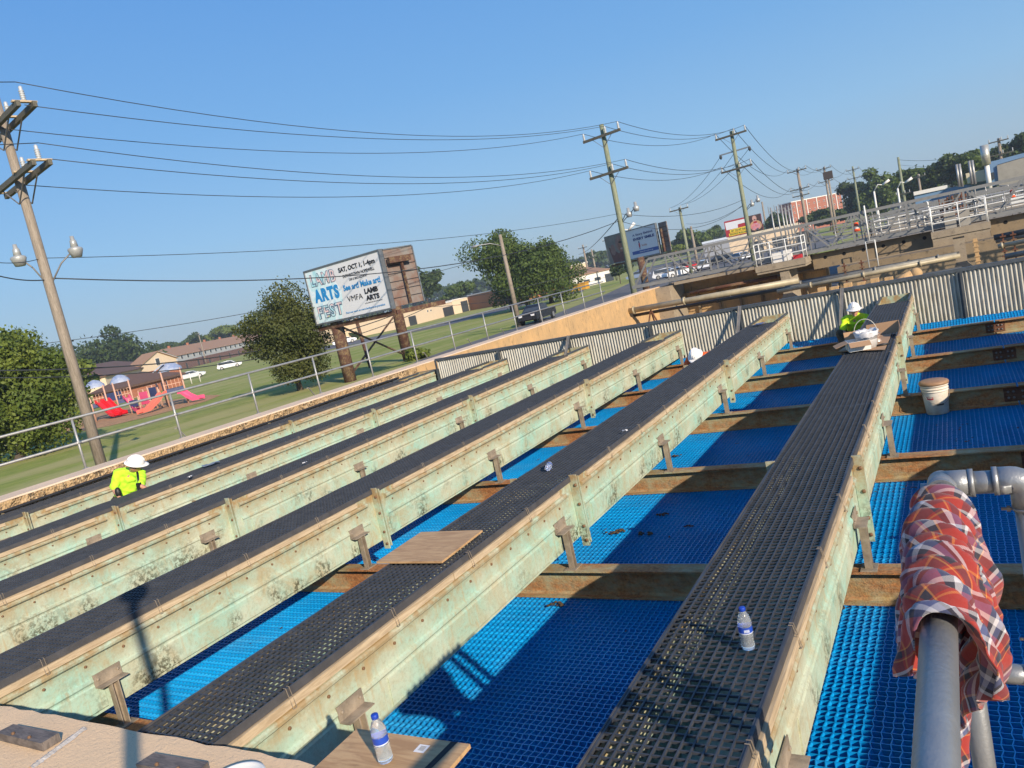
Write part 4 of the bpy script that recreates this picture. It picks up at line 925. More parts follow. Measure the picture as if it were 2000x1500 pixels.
def tree(name, label, base, ctr, rad, n=4000, ls=.28, lf=0, trunks=None, lobes=16, seed=0, group=None, cat='tree', fill=.35, shape=1.0, tr=.25):
    """base xy(z) of the trunk, ctr crown centre, rad crown radii (m)."""
    r = np.random.default_rng(seed+11)
    t = thing(name, label, cat, base, group=group)
    ctr = np.array(ctr, float); rad = np.array(rad, float)
    L = []
    for k in range(lobes):
        u = r.normal(size=3); u /= np.linalg.norm(u); d = r.uniform(.35, .98)
        L.append((ctr+u*rad*d, rad*r.uniform(.18, .42)*np.array([1, 1, .85])))
    L.append((ctr, rad*.62))
    w_ = np.array([l[1].prod()**(2/3) for l in L]); w_ /= w_.sum()
    ci = r.choice(len(L), n, p=w_); C = np.array([l[0] for l in L])[ci]; Rr = np.array([l[1] for l in L])[ci]
    u = r.normal(size=(n, 3)); u /= np.linalg.norm(u, axis=1)[:, None]
    q = np.where(r.random(n) < fill, r.uniform(.3, .9, n), r.uniform(.85, 1.12, n)); q = np.where(r.random(n) < .07, r.uniform(1.1, 1.42, n), q); P = C+u*Rr*q[:, None]
    # sprays that stick out past the lobes
    nn = u+r.normal(size=(n, 3))*.8; nn /= np.linalg.norm(nn, axis=1)[:, None]
    a = np.cross(nn, r.normal(size=(n, 3))); a /= np.linalg.norm(a, axis=1)[:, None]; bb = np.cross(nn, a)
    s = (ls*r.uniform(.55, 1.3, n))[:, None]
    V = np.stack([P-a*s*.5, P+bb*s*.32, P+a*s*.55, P-bb*s*.3], 1).reshape(-1, 3)
    npobj('crown', V, np.arange(4*n).reshape(n, 4), LEAF[lf], t)
    b = MB(); rr = random.Random(seed)
    for (bx_, by_) in (trunks or [(0, 0)]):
        B_ = Vector((base[0]+bx_, base[1]+by_, base[2]-.1)); top = Vector(ctr)-Vector((0, 0, rad[2]*.25)); top += Vector((bx_*.6, by_*.6, 0))
        md = B_.lerp(top, .5)+Vector((rr.uniform(-.3, .3), rr.uniform(-.3, .3), 0))*rad[0]*.15
        b.tube([B_, B_.lerp(md, .15), md, top], [tr*1.35, tr, tr*.75, tr*.4], 8)
        for k in range(6):
            lc = Vector(L[rr.randrange(len(L))][0]); s0 = md.lerp(top, rr.uniform(0, .9)); b.tube([s0, s0.lerp(lc, .5)+Vector((0, 0, rad[2]*.06)), lc], [tr*.4, tr*.25, tr*.1], 6)
    obj('trunk', b, BARK, t); return t
def mpp(t): return t/F*1.0
def ptree(name, label, basepx, ctrpx, rpx, t=None, **k):
    """crown centre / radii read in pixels at horizontal distance t (or at the trunk's foot on the grass)."""
    if t is None: B_ = G(*basepx); t = np.linalg.norm(B_[:2]-CAM[:2])
    Cc = D(*ctrpx, t); dep = (Cc-CAM)@fw; m_ = dep/F
    if basepx is None or k.pop('under', False): B_ = np.array([Cc[0], Cc[1], GZ])
    elif 'B_' not in dir(): B_ = D(*basepx, t); B_[2] = GZ
    rad = np.array([rpx[0]*m_, rpx[0]*m_, rpx[1]*m_])
    return tree(name, label, (B_[0], B_[1], GZ), Cc, rad, **k)
ptree('broadleaf_tree', 'big bright green tree at the left edge beside the leaning wooden pole', (37, 900), (42, 780), (112, 118), n=24000, ls=.25, lf=1, seed=1, lobes=34, tr=.3)
ptree('broadleaf_tree', 'dark green tree behind the playground, above the cream house roof', None, (185, 708), (92, 64), t=290, n=11000, ls=1.15, lf=2, seed=2, lobes=18)
ptree('broadleaf_tree', 'dark tree between the left edge tree and the wooden pole, behind both', None, (110, 730), (70, 50), t=105, n=5000, ls=.6, lf=1, seed=32, lobes=14)
ptree('cypress_tree', 'feathery round tree standing left of the arts billboard', (587, 762), (560, 662), (92, 84), n=30000, ls=.17, lf=3, seed=3, lobes=34, tr=.2)
ptree('broadleaf_tree', 'small light green tree over the brown townhouse roofs', None, (438, 652), (36, 17), t=430, n=2500, ls=1.8, lf=1, seed=4)
ptree('broadleaf_tree', 'round dark tree on the skyline left of the light green one', None, (378, 662), (20, 11), t=430, n=1200, ls=1.7, lf=2, seed=5)
ptree('broadleaf_tree', 'low dark tree on the skyline right of the cream house', None, (330, 680), (44, 13), t=400, n=2200, ls=1.7, lf=2, seed=6)
ptree('oak_tree', 'largest dark oak behind the black pickup, its trunk splitting low', (1030, 602), (996, 525), (84, 78), n=20000, ls=.42, lf=0, seed=7, lobes=26, trunks=[(-2, -1), (.5, 0)], tr=.4)
ptree('oak_tree', 'dark oak on the right of the oak pair behind the pickup', (1078, 592), (1064, 524), (76, 72), n=19000, ls=.42, lf=0, seed=8, lobes=26, trunks=[(0, 0), (2, 1)], tr=.4)
ptree('broadleaf_tree', 'green tree showing just right of the arts billboard back panel', None, (828, 556), (34, 34), t=230, n=4000, ls=1.0, lf=2, seed=9)
ptree('broadleaf_tree', 'low green tree between the arts billboard and the oak pair', None, (895, 566), (34, 15), t=260, n=2500, ls=1.1, lf=0, seed=10)
ptree('broadleaf_tree', 'dark tree seen below the arts billboard between its posts', None, (748, 632), (22, 16), t=190, n=2000, ls=.8, lf=2, seed=11)
ptree('shrub', 'leafy shrub at the foot of the right billboard post', (822, 700), (816, 690), (30, 16), n=2600, ls=.2, lf=1, seed=12, cat='shrub', tr=.03)
ptree('shrub', 'round bush beside the cream house seen under the arts billboard', None, (693, 655), (10, 8), t=170, n=500, ls=.5, lf=2, seed=13, cat='shrub', tr=.05)
ptree('broadleaf_tree', 'far dark tree above the white building with the brown roof', None, (1165, 500), (24, 10), t=420, n=1500, ls=1.7, lf=2, seed=14)
ptree('shrub', 'dark round bush left of the foot of the middle utility pole', None, (1207, 527), (15, 11), t=150, n=1500, ls=.5, lf=2, seed=15, cat='shrub', tr=.1)
ptree('shrub', 'dark bush under the smile billboard beside the round bush', None, (1228, 522), (9, 12), t=155, n=1000, ls=.5, lf=2, seed=16, cat='shrub', tr=.1)
ptree('broadleaf_tree', 'wide green tree behind the smile billboard back panel', None, (1352, 470), (42, 24), t=300, n=4500, ls=1.2, lf=0, seed=17)
ptree('broadleaf_tree', 'bright low shrubby tree at the corner of the smile billboard', None, (1325, 487), (18, 10), t=260, n=1500, ls=.9, lf=1, seed=18)
ptree('broadleaf_tree', 'small dark tree left of the red and yellow billboard', None, (1400, 452), (12, 13), t=320, n=1400, ls=1.2, lf=2, seed=19)
ptree('broadleaf_tree', 'dark tree right behind the red and yellow billboard', None, (1520, 432), (24, 20), t=260, n=2500, ls=1.1, lf=2, seed=20)
ptree('broadleaf_tree', 'tall tree standing over the far right utility poles', None, (1722, 372), (44, 45), t=240, n=7000, ls=1.0, lf=0, seed=21, lobes=20)
ptree('broadleaf_tree', 'dark tree in front of the red brick apartment block right end', None, (1672, 385), (34, 32), t=250, n=4500, ls=1.0, lf=2, seed=22)
ptree('broadleaf_tree', 'low dark tree beneath the red brick apartment block', None, (1618, 424), (42, 18), t=240, n=4500, ls=.9, lf=2, seed=23)
for k, (px, py, rx, ry, t_, lb) in enumerate([(1795, 355, 46, 38, 215, 'first dark tree of the tree bank right of the tall one'), (1855, 330, 44, 36, 205, 'second tree of the tree bank, left of the silver stack'),
      (1905, 318, 40, 34, 200, 'tree of the tree bank right behind the silver stack'), (1950, 312, 42, 30, 200, 'tree of the tree bank above the blue building'), (1995, 300, 40, 32, 200, 'last tree of the tree bank at the right edge')]):
    ptree('broadleaf_tree', lb, None, (px, py), (rx, ry), t=t_, n=5500, ls=.95, lf=(0, 2, 0, 2, 2)[k], seed=24+k, lobes=18, group='trees of the bank on the right skyline')
def wood_line(name, label, pts, t, n, h, ls, lf, seed):
    r = np.random.default_rng(seed); P = []
    A = [D(px, py, t) for px, py in pts]
    for k in range(n):
        i = r.integers(0, len(A)-1); f_ = r.random(); p = A[i]*(1-f_)+A[i+1]*f_; top = p[2]+math.sin(p[0]*.07)*h*.12+math.sin(p[1]*.21+p[0]*.3)*h*.1
        P.append((p[0]+r.normal()*12, p[1]+r.normal()*12, GZ+(top-GZ)*(1-r.random()**2.2*.9)))
    P = np.array(P); nn = r.normal(size=(n, 3)); nn /= np.linalg.norm(nn, axis=1)[:, None]; a = np.cross(nn, r.normal(size=(n, 3))); a /= np.linalg.norm(a, axis=1)[:, None]; bb = np.cross(nn, a)
    s = (ls*r.uniform(.6, 1.3, n))[:, None]; V = np.stack([P-a*s*.5, P+bb*s*.4, P+a*s*.55, P-bb*s*.4], 1).reshape(-1, 3)
    o = npobj(name, V, np.arange(4*n).reshape(n, 4), LEAF[lf]); o['kind'] = 'stuff'; o['label'] = label; o['category'] = 'woodland'
wood_line('far_woodland', 'far line of trees along the horizon', [(-150, 800), (300, 690), (560, 625), (900, 560), (1150, 508), (1400, 462), (1650, 405), (2050, 310)], 620, 16000, 14, 4.2, 2, 5)
# ================================================================= buildings
WIN = mat('window_glass', (.05, .06, .07), .15, 0, .1, 5, 0); TRIM = mat('white_trim', (.72, .70, .66), .6, 0, .08, 5, 0)
CREAM = mat('cream_siding', (.66, .52, .37), .8, 0, .06, 1, .1, 6); CREAM2 = mat('cream_wall', (.66, .52, .36), .85, 0, .08, 1, .1, 6); GREYS = mat('grey_siding', (.42, .43, .44), .8, 0, .08, 1, .1, 5)
ROOFB = mat('brown_shingle', (.13, .075, .055), .9, 0, .2, 3, .3, 20); ROOFT = mat('tan_shingle', (.34, .20, .12), .9, 0, .2, 3, .3, 20)
def m_brick(name, c1, c2, s=3.0):
    m, nt, n, l, b = mk(name); v = coords(nt, (1, 1, 1)); bt = nt.nodes.new('ShaderNodeTexBrick'); bt.inputs['Scale'].default_value = s
    cmb = nt.nodes.new('ShaderNodeSeparateXYZ'); l.new(v, cmb.inputs[0]); cm = nt.nodes.new('ShaderNodeCombineXYZ'); l.new(math_(nt, 'ADD', cmb.outputs[0], cmb.outputs[1]), cm.inputs[0]); l.new(cmb.outputs[2], cm.inputs[1]); l.new(cm.outputs[0], bt.inputs['Vector'])
    bt.inputs['Color1'].default_value = (*c1, 1); bt.inputs['Color2'].default_value = (*c2, 1); bt.inputs['Mortar'].default_value = (.35, .26, .2, 1); bt.inputs['Mortar Size'].default_value = .012
    setc(nt, b, bt.outputs[0]); b.inputs['Roughness'].default_value = .9; return m
BRICK = m_brick('red_brick', (.40, .13, .06), (.32, .10, .05)); BRICKD = m_brick('dark_brick', (.16, .07, .05), (.11, .05, .04))
def house(name, label, P0, P1, depth, h, roof='gable', rh=2, wm=CREAM, rm=ROOFB, wins=(), doors=(), low=None, lowh=0, over=.4, cat='house', sidewins=0, chim=0, sidem=None, axis='x'):
    """front wall from P0 to P1 (left to right), local x along it, y away from the viewer."""
    P0 = np.array(P0, float); P1 = np.array(P1, float); d = P1-P0; L = float(np.hypot(d[0], d[1])); rz = math.atan2(d[1], d[0])
    t = thing(name, label, cat, (P0[0], P0[1], GZ), rz=rz)
    b = MB(); b.box((0, 0, lowh), (L, depth, h)); 
    if roof == 'gable' and axis == 'y': b.add([(0, 0, h), (L, 0, h), (L/2, 0, h+rh), (0, depth, h), (L, depth, h), (L/2, depth, h+rh)], [(0, 1, 2), (4, 3, 5)])
    if roof == 'gable' and axis == 'x': b.add([(0, 0, h), (0, depth, h), (0, depth/2, h+rh), (L, 0, h), (L, depth, h), (L, depth/2, h+rh)], [(1, 0, 2), (3, 4, 5)])
    W_ = obj('wall', b, wm, t, world=False)
    if sidem: b = MB(); b.box((-.05, .1, lowh), (-.01, depth-.1, h-.05)); obj('wall', b, sidem, t, world=False)
    if low: b = MB(); b.box((-.03, -.03, 0), (L+.03, depth+.03, lowh)); obj('wall', b, low, t, world=False)
    b = MB(); o = over
    if roof == 'hip':
        i = min(depth, L)/2
        v = [(-o, -o, h), (L+o, -o, h), (L+o, depth+o, h), (-o, depth+o, h)]
        v += ([(i, depth/2, h+rh), (L-i, depth/2, h+rh)] if L >= depth else [(L/2, i, h+rh), (L/2, depth-i, h+rh)])
        f = [(0, 1, 5, 4), (1, 2, 5), (2, 3, 4, 5), (3, 0, 4)] if L >= depth else [(0, 1, 4), (1, 2, 5, 4), (2, 3, 5), (3, 0, 4, 5)]
        b.add([(x, y, z+.02) for x, y, z in v], f); b.box((-o, -o, h-.25), (L+o, depth+o, h+.01))
    elif roof == 'gable' and axis == 'x':
        for s in (0, 1):
            y0_, y1_ = (-o, depth/2) if s == 0 else (depth+o, depth/2); zz = h-o*rh/(depth/2)
            b.add([(-o, y0_, zz), (L+o, y0_, zz), (L+o, y1_, h+rh), (-o, y1_, h+rh), (-o, y0_, zz+.18), (L+o, y0_, zz+.18), (L+o, y1_, h+rh+.18), (-o, y1_, h+rh+.18)], [(0, 3, 2, 1), (4, 5, 6, 7), (0, 1, 5, 4), (1, 2, 6, 5), (2, 3, 7, 6), (3, 0, 4, 7)])
    elif roof == 'gable':
        for s in (0, 1):
            x0_, x1_ = (-o, L/2) if s == 0 else (L+o, L/2); zz = h-o*rh/(L/2)
            b.add([(x0_, -o, zz), (x0_, depth+o, zz), (x1_, depth+o, h+rh), (x1_, -o, h+rh), (x0_, -o, zz+.18), (x0_, depth+o, zz+.18), (x1_, depth+o, h+rh+.18), (x1_, -o, h+rh+.18)], [(0, 1, 2, 3), (7, 6, 5, 4), (0, 4, 5, 1), (1, 5, 6, 2), (3, 2, 6, 7), (0, 3, 7, 4)])
    else: b.box((-.15, -.15, h), (L+.15, depth+.15, h+rh))
    R = obj('roof', b, rm, t, world=False)
    if chim:
        b = MB()
        for k in range(chim): x = L*(k+.5)/chim; b.box((x-.4, depth/2-.4, h+rh-.5), (x+.4, depth/2+.4, h+rh+1.0)); 
        for k in range(chim):
            b = MB(); x = L*(k+.5)/chim; b.box((x-.4, depth/2-.4, h+rh-.5), (x+.4, depth/2+.4, h+rh+1.0)); obj('chimney', b, BRICK, R, world=False)
    for (x, z, w_, hh) in wins:
        b = MB(); b.box((x, -.06, z), (x+w_, -.01, z+hh)); fr = obj('window', b, TRIM, t, world=False)
        b = MB(); b.box((x+.1, -.09, z+.1), (x+w_-.1, -.061, z+hh-.1)); obj('pane', b, WIN, fr, world=False)
    for (x, w_, hh) in doors: b = MB(); b.box((x, -.08, 0), (x+w_, -.01, hh)); obj('door', b, WIN, t, world=False)
    return t
def at(px, py, t): p = D(px, py, t); p[2] = GZ; return p
def zt(px, py, t): return D(px, py, t)[2]-GZ
house('house', 'cream two-storey house with grey end wall and brown hip roof behind the playground', at(213, 765, 190), at(322, 735, 228), 17, zt(212, 732, 190), 'hip', 3.2, CREAM, ROOFB, over=.5)
gh = house('house', 'cream gabled house over red brick ground floor, right of the brown hip roof', at(283, 745, 212), at(352, 730, 222), 4, zt(345, 699, 220), 'gable', 2.6, CREAM, ROOFT, wins=[(5.4, 3.6, 1.5, 1.9), (5.6, .9, 1.4, 1.5), (7.3, .9, 2.0, 1.2)], low=BRICK, lowh=2.6, axis='y')
house('house', 'low red brick building with a brown hip roof right behind the playground', at(262, 778, 117), at(360, 757, 124), 7, 1.75, 'hip', 1.5, BRICK, ROOFB, over=.5)
P0, P1 = at(352, 722, 320), at(480, 690, 380); P1 = P0+(P1-P0)*1.7
L_ = np.linalg.norm((P1-P0)[:2])
house('townhouses', 'long grey townhouse row with brown roof and brick ground floor', P0, P1, 12, zt(352, 693, 320), 'gable', 3.4, GREYS, ROOFT, wins=[(x, 4.0, 1.6, 1.9) for x in np.arange(3, L_-3, 5.2)], low=BRICKD, lowh=3.3, chim=7, cat='house row', doors=[(x, 1.2, 2.2) for x in np.arange(5.5, L_-3, 10.4)])
house('house', 'pale cream house seen through the legs of the arts billboard', at(660, 668, 185), at(728, 650, 195), 12, zt(690, 628, 190), 'flat', .3, CREAM2, TRIM, wins=[(2, 2.5, 1, 1), (6, 3, 1, 1.4)], doors=[(4, 1, 2.2)])
house('industrial_building', 'long low cream building right of the arts billboard', at(788, 630, 180), at(886, 609, 208), 20, zt(809, 599, 186)*.8, 'flat', .3, CREAM, TRIM, doors=[(3, 4, 2.2), (24, 7, 2.4)], wins=[(14, 2.2, .8, .6), (16, 2.2, .8, .6)], cat='building')
house('industrial_hall', 'taller cream hall with a dark open bay between low cream and orange brick buildings', at(886.5, 609, 208), at(918, 603, 213), 20, zt(900, 573, 210)*.72, 'flat', .25, CREAM, TRIM, doors=[(3.4, 2.8, 3.0)], cat='building')
house('brick_building', 'orange brick building half hidden behind the oak pair', at(918.5, 603, 213), at(1015, 585, 185), 14, zt(925, 566, 212)*.74, 'flat', .3, mat('orange_brick', (.34, .15, .07), .9, 0, .12, 2, .1, 8), TRIM, cat='building')
house('workshop', 'white workshop with a rusty brown roof right of the oak pair', at(1117, 556, 190), at(1192, 540, 200), 22, zt(1130, 539, 190), 'gable', 2.2, TRIM, ROOFT, wins=[(4, .8, 2.4, 1), (8, .8, 2.4, 1)], doors=[(12, 3, 2)], cat='building')
house('cream_building', 'cream building with an orange sign behind the white workshop', at(1118, 535, 260), at(1150, 528, 265), 14, zt(1130, 516, 260), 'flat', .3, CREAM2, TRIM, cat='building')
house('shop_building', 'cream flat shop building under the red and yellow billboard', at(1425, 480, 180), at(1560, 452, 180), 12, zt(1500, 452, 180), 'flat', .5, CREAM2, mat('cream_roof', (.62, .55, .42), .8), cat='building', doors=[(4, 3, 2.2), (9, 3, 2.2), (14, 3, 2.2)])
house('fuel_canopy', 'long blue-grey canopy roof left of the shop building', at(1375, 492, 230), at(1425, 480, 230), 12, zt(1400, 471, 230), 'flat', .6, mat('shade_grey', (.30, .32, .36), .8), mat('canopy_white', (.55, .62, .72), .7), cat='canopy')
P0, P1 = at(1552, 440, 400), at(1648, 415, 430)
L_ = np.linalg.norm((P1-P0)[:2]); AH = zt(1552, 394, 400)
ap = house('apartment_block', 'tall red brick apartment block with white balcony strips behind the poles', P0, P1, 7, AH, 'flat', .4, m_brick('apartment_brick', (.34, .10, .05), (.28, .085, .045), 1.2), TRIM, cat='apartment block')
for k in range(5):
    x = L_*(k+.45)/5; b = MB(); b.box((x-.25, -.3, 2), (x+.25, -.02, AH)); obj('white_strip', b, TRIM, ap, world=False)
    for j in range(6):
        z = AH-2.6-j*2.9
        if z < 1: break
        for s in (-1, 1): b = MB(); b.box((x+s*1.9-.45, -.12, z), (x+s*1.9+.35, -.02, z+.9)); w_ = obj('window', b, TRIM, ap, world=False); b = MB(); b.box((x+s*1.9-.4, -.16, z+.08), (x+s*1.9+.2, -.121, z+.8)); obj('pane', b, WIN, w_, world=False)
def block_px(name, label, px4, t, depth, m, cat='building', root=None):
    """solid block: outline read at distance t, given real depth away from the viewer."""
    P = [D(*q, t) for q in px4]; dv = np.array([fw[0], fw[1], 0])*0+np.append((P[0]-CAM)[:2]/np.linalg.norm((P[0]-CAM)[:2]), 0)*depth
    r = root or thing(name, label, cat, (P[0][0], P[0][1], GZ)); n = len(P)
    b = MB(); b.add([*P, *[p+dv for p in P]], [tuple(range(n)), tuple(range(n, 2*n))[::-1]]+[(i, i+n, (i+1) % n+n, (i+1) % n) for i in range(n)])
    obj('wall' if not root else name, b, m, r); return r
BLUW = mat('blue_cladding', (.16, .27, .42), .6, .1, .1, 2, .05); CONB = mat('grey_block', (.33, .31, .27), .9, 0, .2, 1.2, .2, 8)
cb_ = block_px('concrete_building', 'grey concrete building with a pale blue end wall at the right edge', [(1947, 323), (2040, 296), (2060, 350), (1953, 380)], 95, 16, CONB)
block_px('blue_wall', None, [(1928, 317), (1946.5, 313), (1951.5, 360), (1935, 364)], 95.2, 14, BLUW, root=cb_)
block_px('window', None, [(1932, 339), (1941, 336), (1943, 349), (1934, 352)], 95.0, .15, WIN, root=cb_)
block_px('parapet', None, [(1946, 313), (2040, 288), (2041, 295), (1947, 322)], 95.3, 14, BLUW, root=cb_)
lb_ = block_px('low_building', 'long low blue building with a white fringe left of the grey one', [(1785, 380), (1945, 350), (1947, 372), (1789, 402)], 105, 10, BLUW)
block_px('fascia', None, [(1784, 375), (1850, 361), (1851, 368), (1785, 382)], 104.8, .3, TRIM, root=lb_)
block_px('metal_shed', 'cream corrugated metal shed left of the silver stack', [(1886, 339), (1922, 331), (1926, 352), (1890, 359)], 102, 8, mat('cream_metal', (.66, .58, .40), .5, .1, .1, 3, .1))
def stack(px0, px1, t, r, label, m=GALV, name='metal_stack', cat='stack'):
    a, b_ = D(*px0, t), D(*px1, t); o = thing(name, label, cat, (b_[0], b_[1], b_[2])); b = MB(); b.tube([b_, (b_[0], b_[1], a[2])], r, 16); obj('shell', b, m, o); return o
stk = stack((1920, 284), (1927, 322), 92, .38, 'tall silver exhaust stack standing on the blue building', mat('bright_steel', (.62, .60, .52), .35, .6))
b = MB(); q = D(1927, 322, 92); b.tube([(q[0], q[1], q[2]), (q[0], q[1], q[2]-2.6)], .22, 12); obj('lower_duct', b, TRIM, stk)
for k, (x, y0_, y1_) in enumerate(((1868, 321, 365), (1874, 320, 365), (1893, 314, 360), (1899, 313, 360))):
    stack((x, y0_), (x+6, y1_), 70, .09, ('first', 'second', 'third', 'fourth')[k]+' from the left of four slim grey pipes before the tree bank', GALV, 'vent_pipe', 'pipe')

HZ = bpy.data.materials.new('pale_air'); HZ.use_nodes = True; HZ.node_tree.nodes.remove(HZ.node_tree.nodes['Principled BSDF'])
pv = HZ.node_tree.nodes.new('ShaderNodeVolumePrincipled'); pv.inputs['Color'].default_value = (.80, .88, 1, 1); pv.inputs['Density'].default_value = .00038; pv.inputs['Anisotropy'].default_value = .2
HZ.node_tree.links.new(pv.outputs[0], HZ.node_tree.nodes['Material Output'].inputs['Volume'])
b = MB(); b.box((-760, -60, -4.4), (260, 800, 34)); hz = obj('haze', b, HZ); hz['kind'] = 'stuff'; hz['label'] = 'thin morning haze'
# ================================================================= utility poles and wires
PORC = mat('porcelain', (.42, .44, .46), .3, 0, .1, 5, 0); WIRE = mat('wire_black', (.03, .035, .04), .6, 0, .1, 5, 0)
LINEV = Vector((.19, .98, 0)).normalized(); ARMV = Vector((LINEV.y, -LINEV.x, 0))
def insul(b, p, s=1.0):
    prof = [(.02, 0)]
    for k in range(5): prof += [(.075, .03+k*.055), (.05, .05+k*.055), (.045, .07+k*.055)]
    prof += [(.05, .34), (.03, .38)]; b.lathe([(r*s, z*s) for r, z in prof], p, 10)
def upole(label, x, y, zb, zt, arms, r=.17, wood='pole_wood', armv=None, double=False, ins=(-1, 0, 1), lamps=None, lean=(0, 0), insz=.38, group='wooden utility poles along the road'):
    armv = armv or ARMV
    t = thing('utility_pole', label, 'utility pole', (x, y, GZ), group=group)
    top = Vector((x, y, zt)); bot = Vector((x-lean[0], y-lean[1], zb))
    ax = lambda z: bot.lerp(top, (z-bot.z)/(top.z-bot.z))
    b = MB(); b.tube([bot, bot.lerp(top, .4), top], [r*1.08, r, r*.78], 14); obj('pole', b, MATS[wood], t)
    pts = []
    ld = armv.cross(Vector((0, 0, 1))).normalized()
    for z, hl in arms:
        c = ax(z); row = []
        for s in ((-1, 1) if double else (1,)):
            o = ld*s*(r+.06); b = MB(); b.bar(c-armv*hl+o, c+armv*hl+o, .12, .16); A_ = obj('crossarm', b, MATS['arm_wood'], t)
        b = MB()
        for s in (-1, 1):
            for q in ((-1, 1) if double else (1,)): b.bar(c+armv*s*hl*.5+ld*q*(r+.02)-Vector((0, 0, .07)), c+ld*q*(r+.02)-Vector((0, 0, .75)), .04, .02)
        obj('brace', b, GALVD, t)
        for i in ins:
            p = c+armv*i*hl*.93+Vector((0, 0, .08))+(Vector((0, 0, 0)) if double else ld*(r+.06))
            if i == 0: p = p+armv*.35*(1 if not double else 2)
            if double: b = MB(); b.bar(p-ld*.34+Vector((0, 0, .015)), p+ld*.34+Vector((0, 0, .015)), .13, .05); obj('mounting_plate', b, MATS['old_wood'], t); p = p+Vector((0, 0, .03))
            b = MB(); insul(b, p, insz/.38); obj('insulator', b, PORC, t); row.append(p+Vector((0, 0, insz)))
        pts.append(row)
    if lamps:
        for (z, s, L_) in lamps:
            c = ax(z); b = MB(); e = c+armv*s*L_+Vector((0, 0, .35)); b.tube([c, c+armv*s*L_*.5+Vector((0, 0, .30)), e], .03, 8); lm = obj('lamp_arm', b, GALVD, t)
            b = MB(); b.lathe([(.10, .10), (.11, .42), (.06, .50), (.05, .58), (.001, .59)], e+Vector((0, 0, -.12)), 14); b.lathe([(.16, -.28), (.24, .02), (.22, .06), (.1, .12)], e+Vector((0, 0, -.12)), 16); obj('lamp_head', b, mat('lamp_grey', (.42, .43, .42), .4, .3), lm)
    return t, pts, ax
def wire(label, a, b_, sag, r=.014, name='power_line', grp='overhead wires'):
    a, b_ = Vector(a), Vector(b_); m = MB(); m.tube([a.lerp(b_, k/22)-Vector((0, 0, 4*sag*(k/22)*(1-k/22))) for k in range(23)], r, 5, smooth=True)
    return tag(obj(name, m, WIRE), label, 'wire', grp)
P_ = []
x1, y1_ = -24.2, 14.52
t1, r1, ax1 = upole('weathered wooden pole at the far left with double crossarms and two bell lamps', x1, y1_, -1.9, 11.3, [(10.2, 2.3), (8.5, 2.2)], .165, 'pole_wood', double=True, insz=.44, lean=(0, 0))
for (px, py) in ((36, 505), (147, 488)):
    e = Vector(D(px, py, 29.0)); c = ax1(5.15); b = MB(); b.tube([c+Vector((0, 0, -.1)), c.lerp(e, .5)+Vector((0, 0, .12)), e+Vector((0, 0, .05))], .025, 8); lm = obj('lamp_arm', b, GALVD, t1)
    b = MB(); b.lathe([(.12, .06), (.10, .30), (.07, .33), (.06, .45), (.001, .46)], e, 14); b.lathe([(.15, -.24), (.235, .0), (.22, .05), (.11, .1)], e, 16); obj('lamp_head', b, mat('lamp_grey', (.42, .43, .42), .4, .3), lm)
t2, r2, ax2 = upole('tall green-grey pole in the middle with two crossarms, in front of the smile billboard', -17.67, 48.57, -1.9, 10.9, [(10.15, 1.45), (7.75, 1.5)], .19, 'pole_green', insz=.45)
t3, r3, ax3 = upole('green-grey pole with three crossarms in front of the red and yellow billboard', -15.1, 73.3, -1.9, 11.4, [(11.0, 1.5), (8.0, 1.5)], .2, 'pole_green', insz=.45)
b = MB(); c = ax3(9.6); b.bar(c-ARMV*1.5, c+ARMV*1.5, .09, .12); obj('crossarm', b, GALV, t3)
for s in (-1, 0, 1): b = MB(); b.lathe([(.05, 0), (.13, -.1), (.13, -.25), (.03, -.4)], c+ARMV*s*1.4, 10); obj('insulator', b, WIRE, t3)
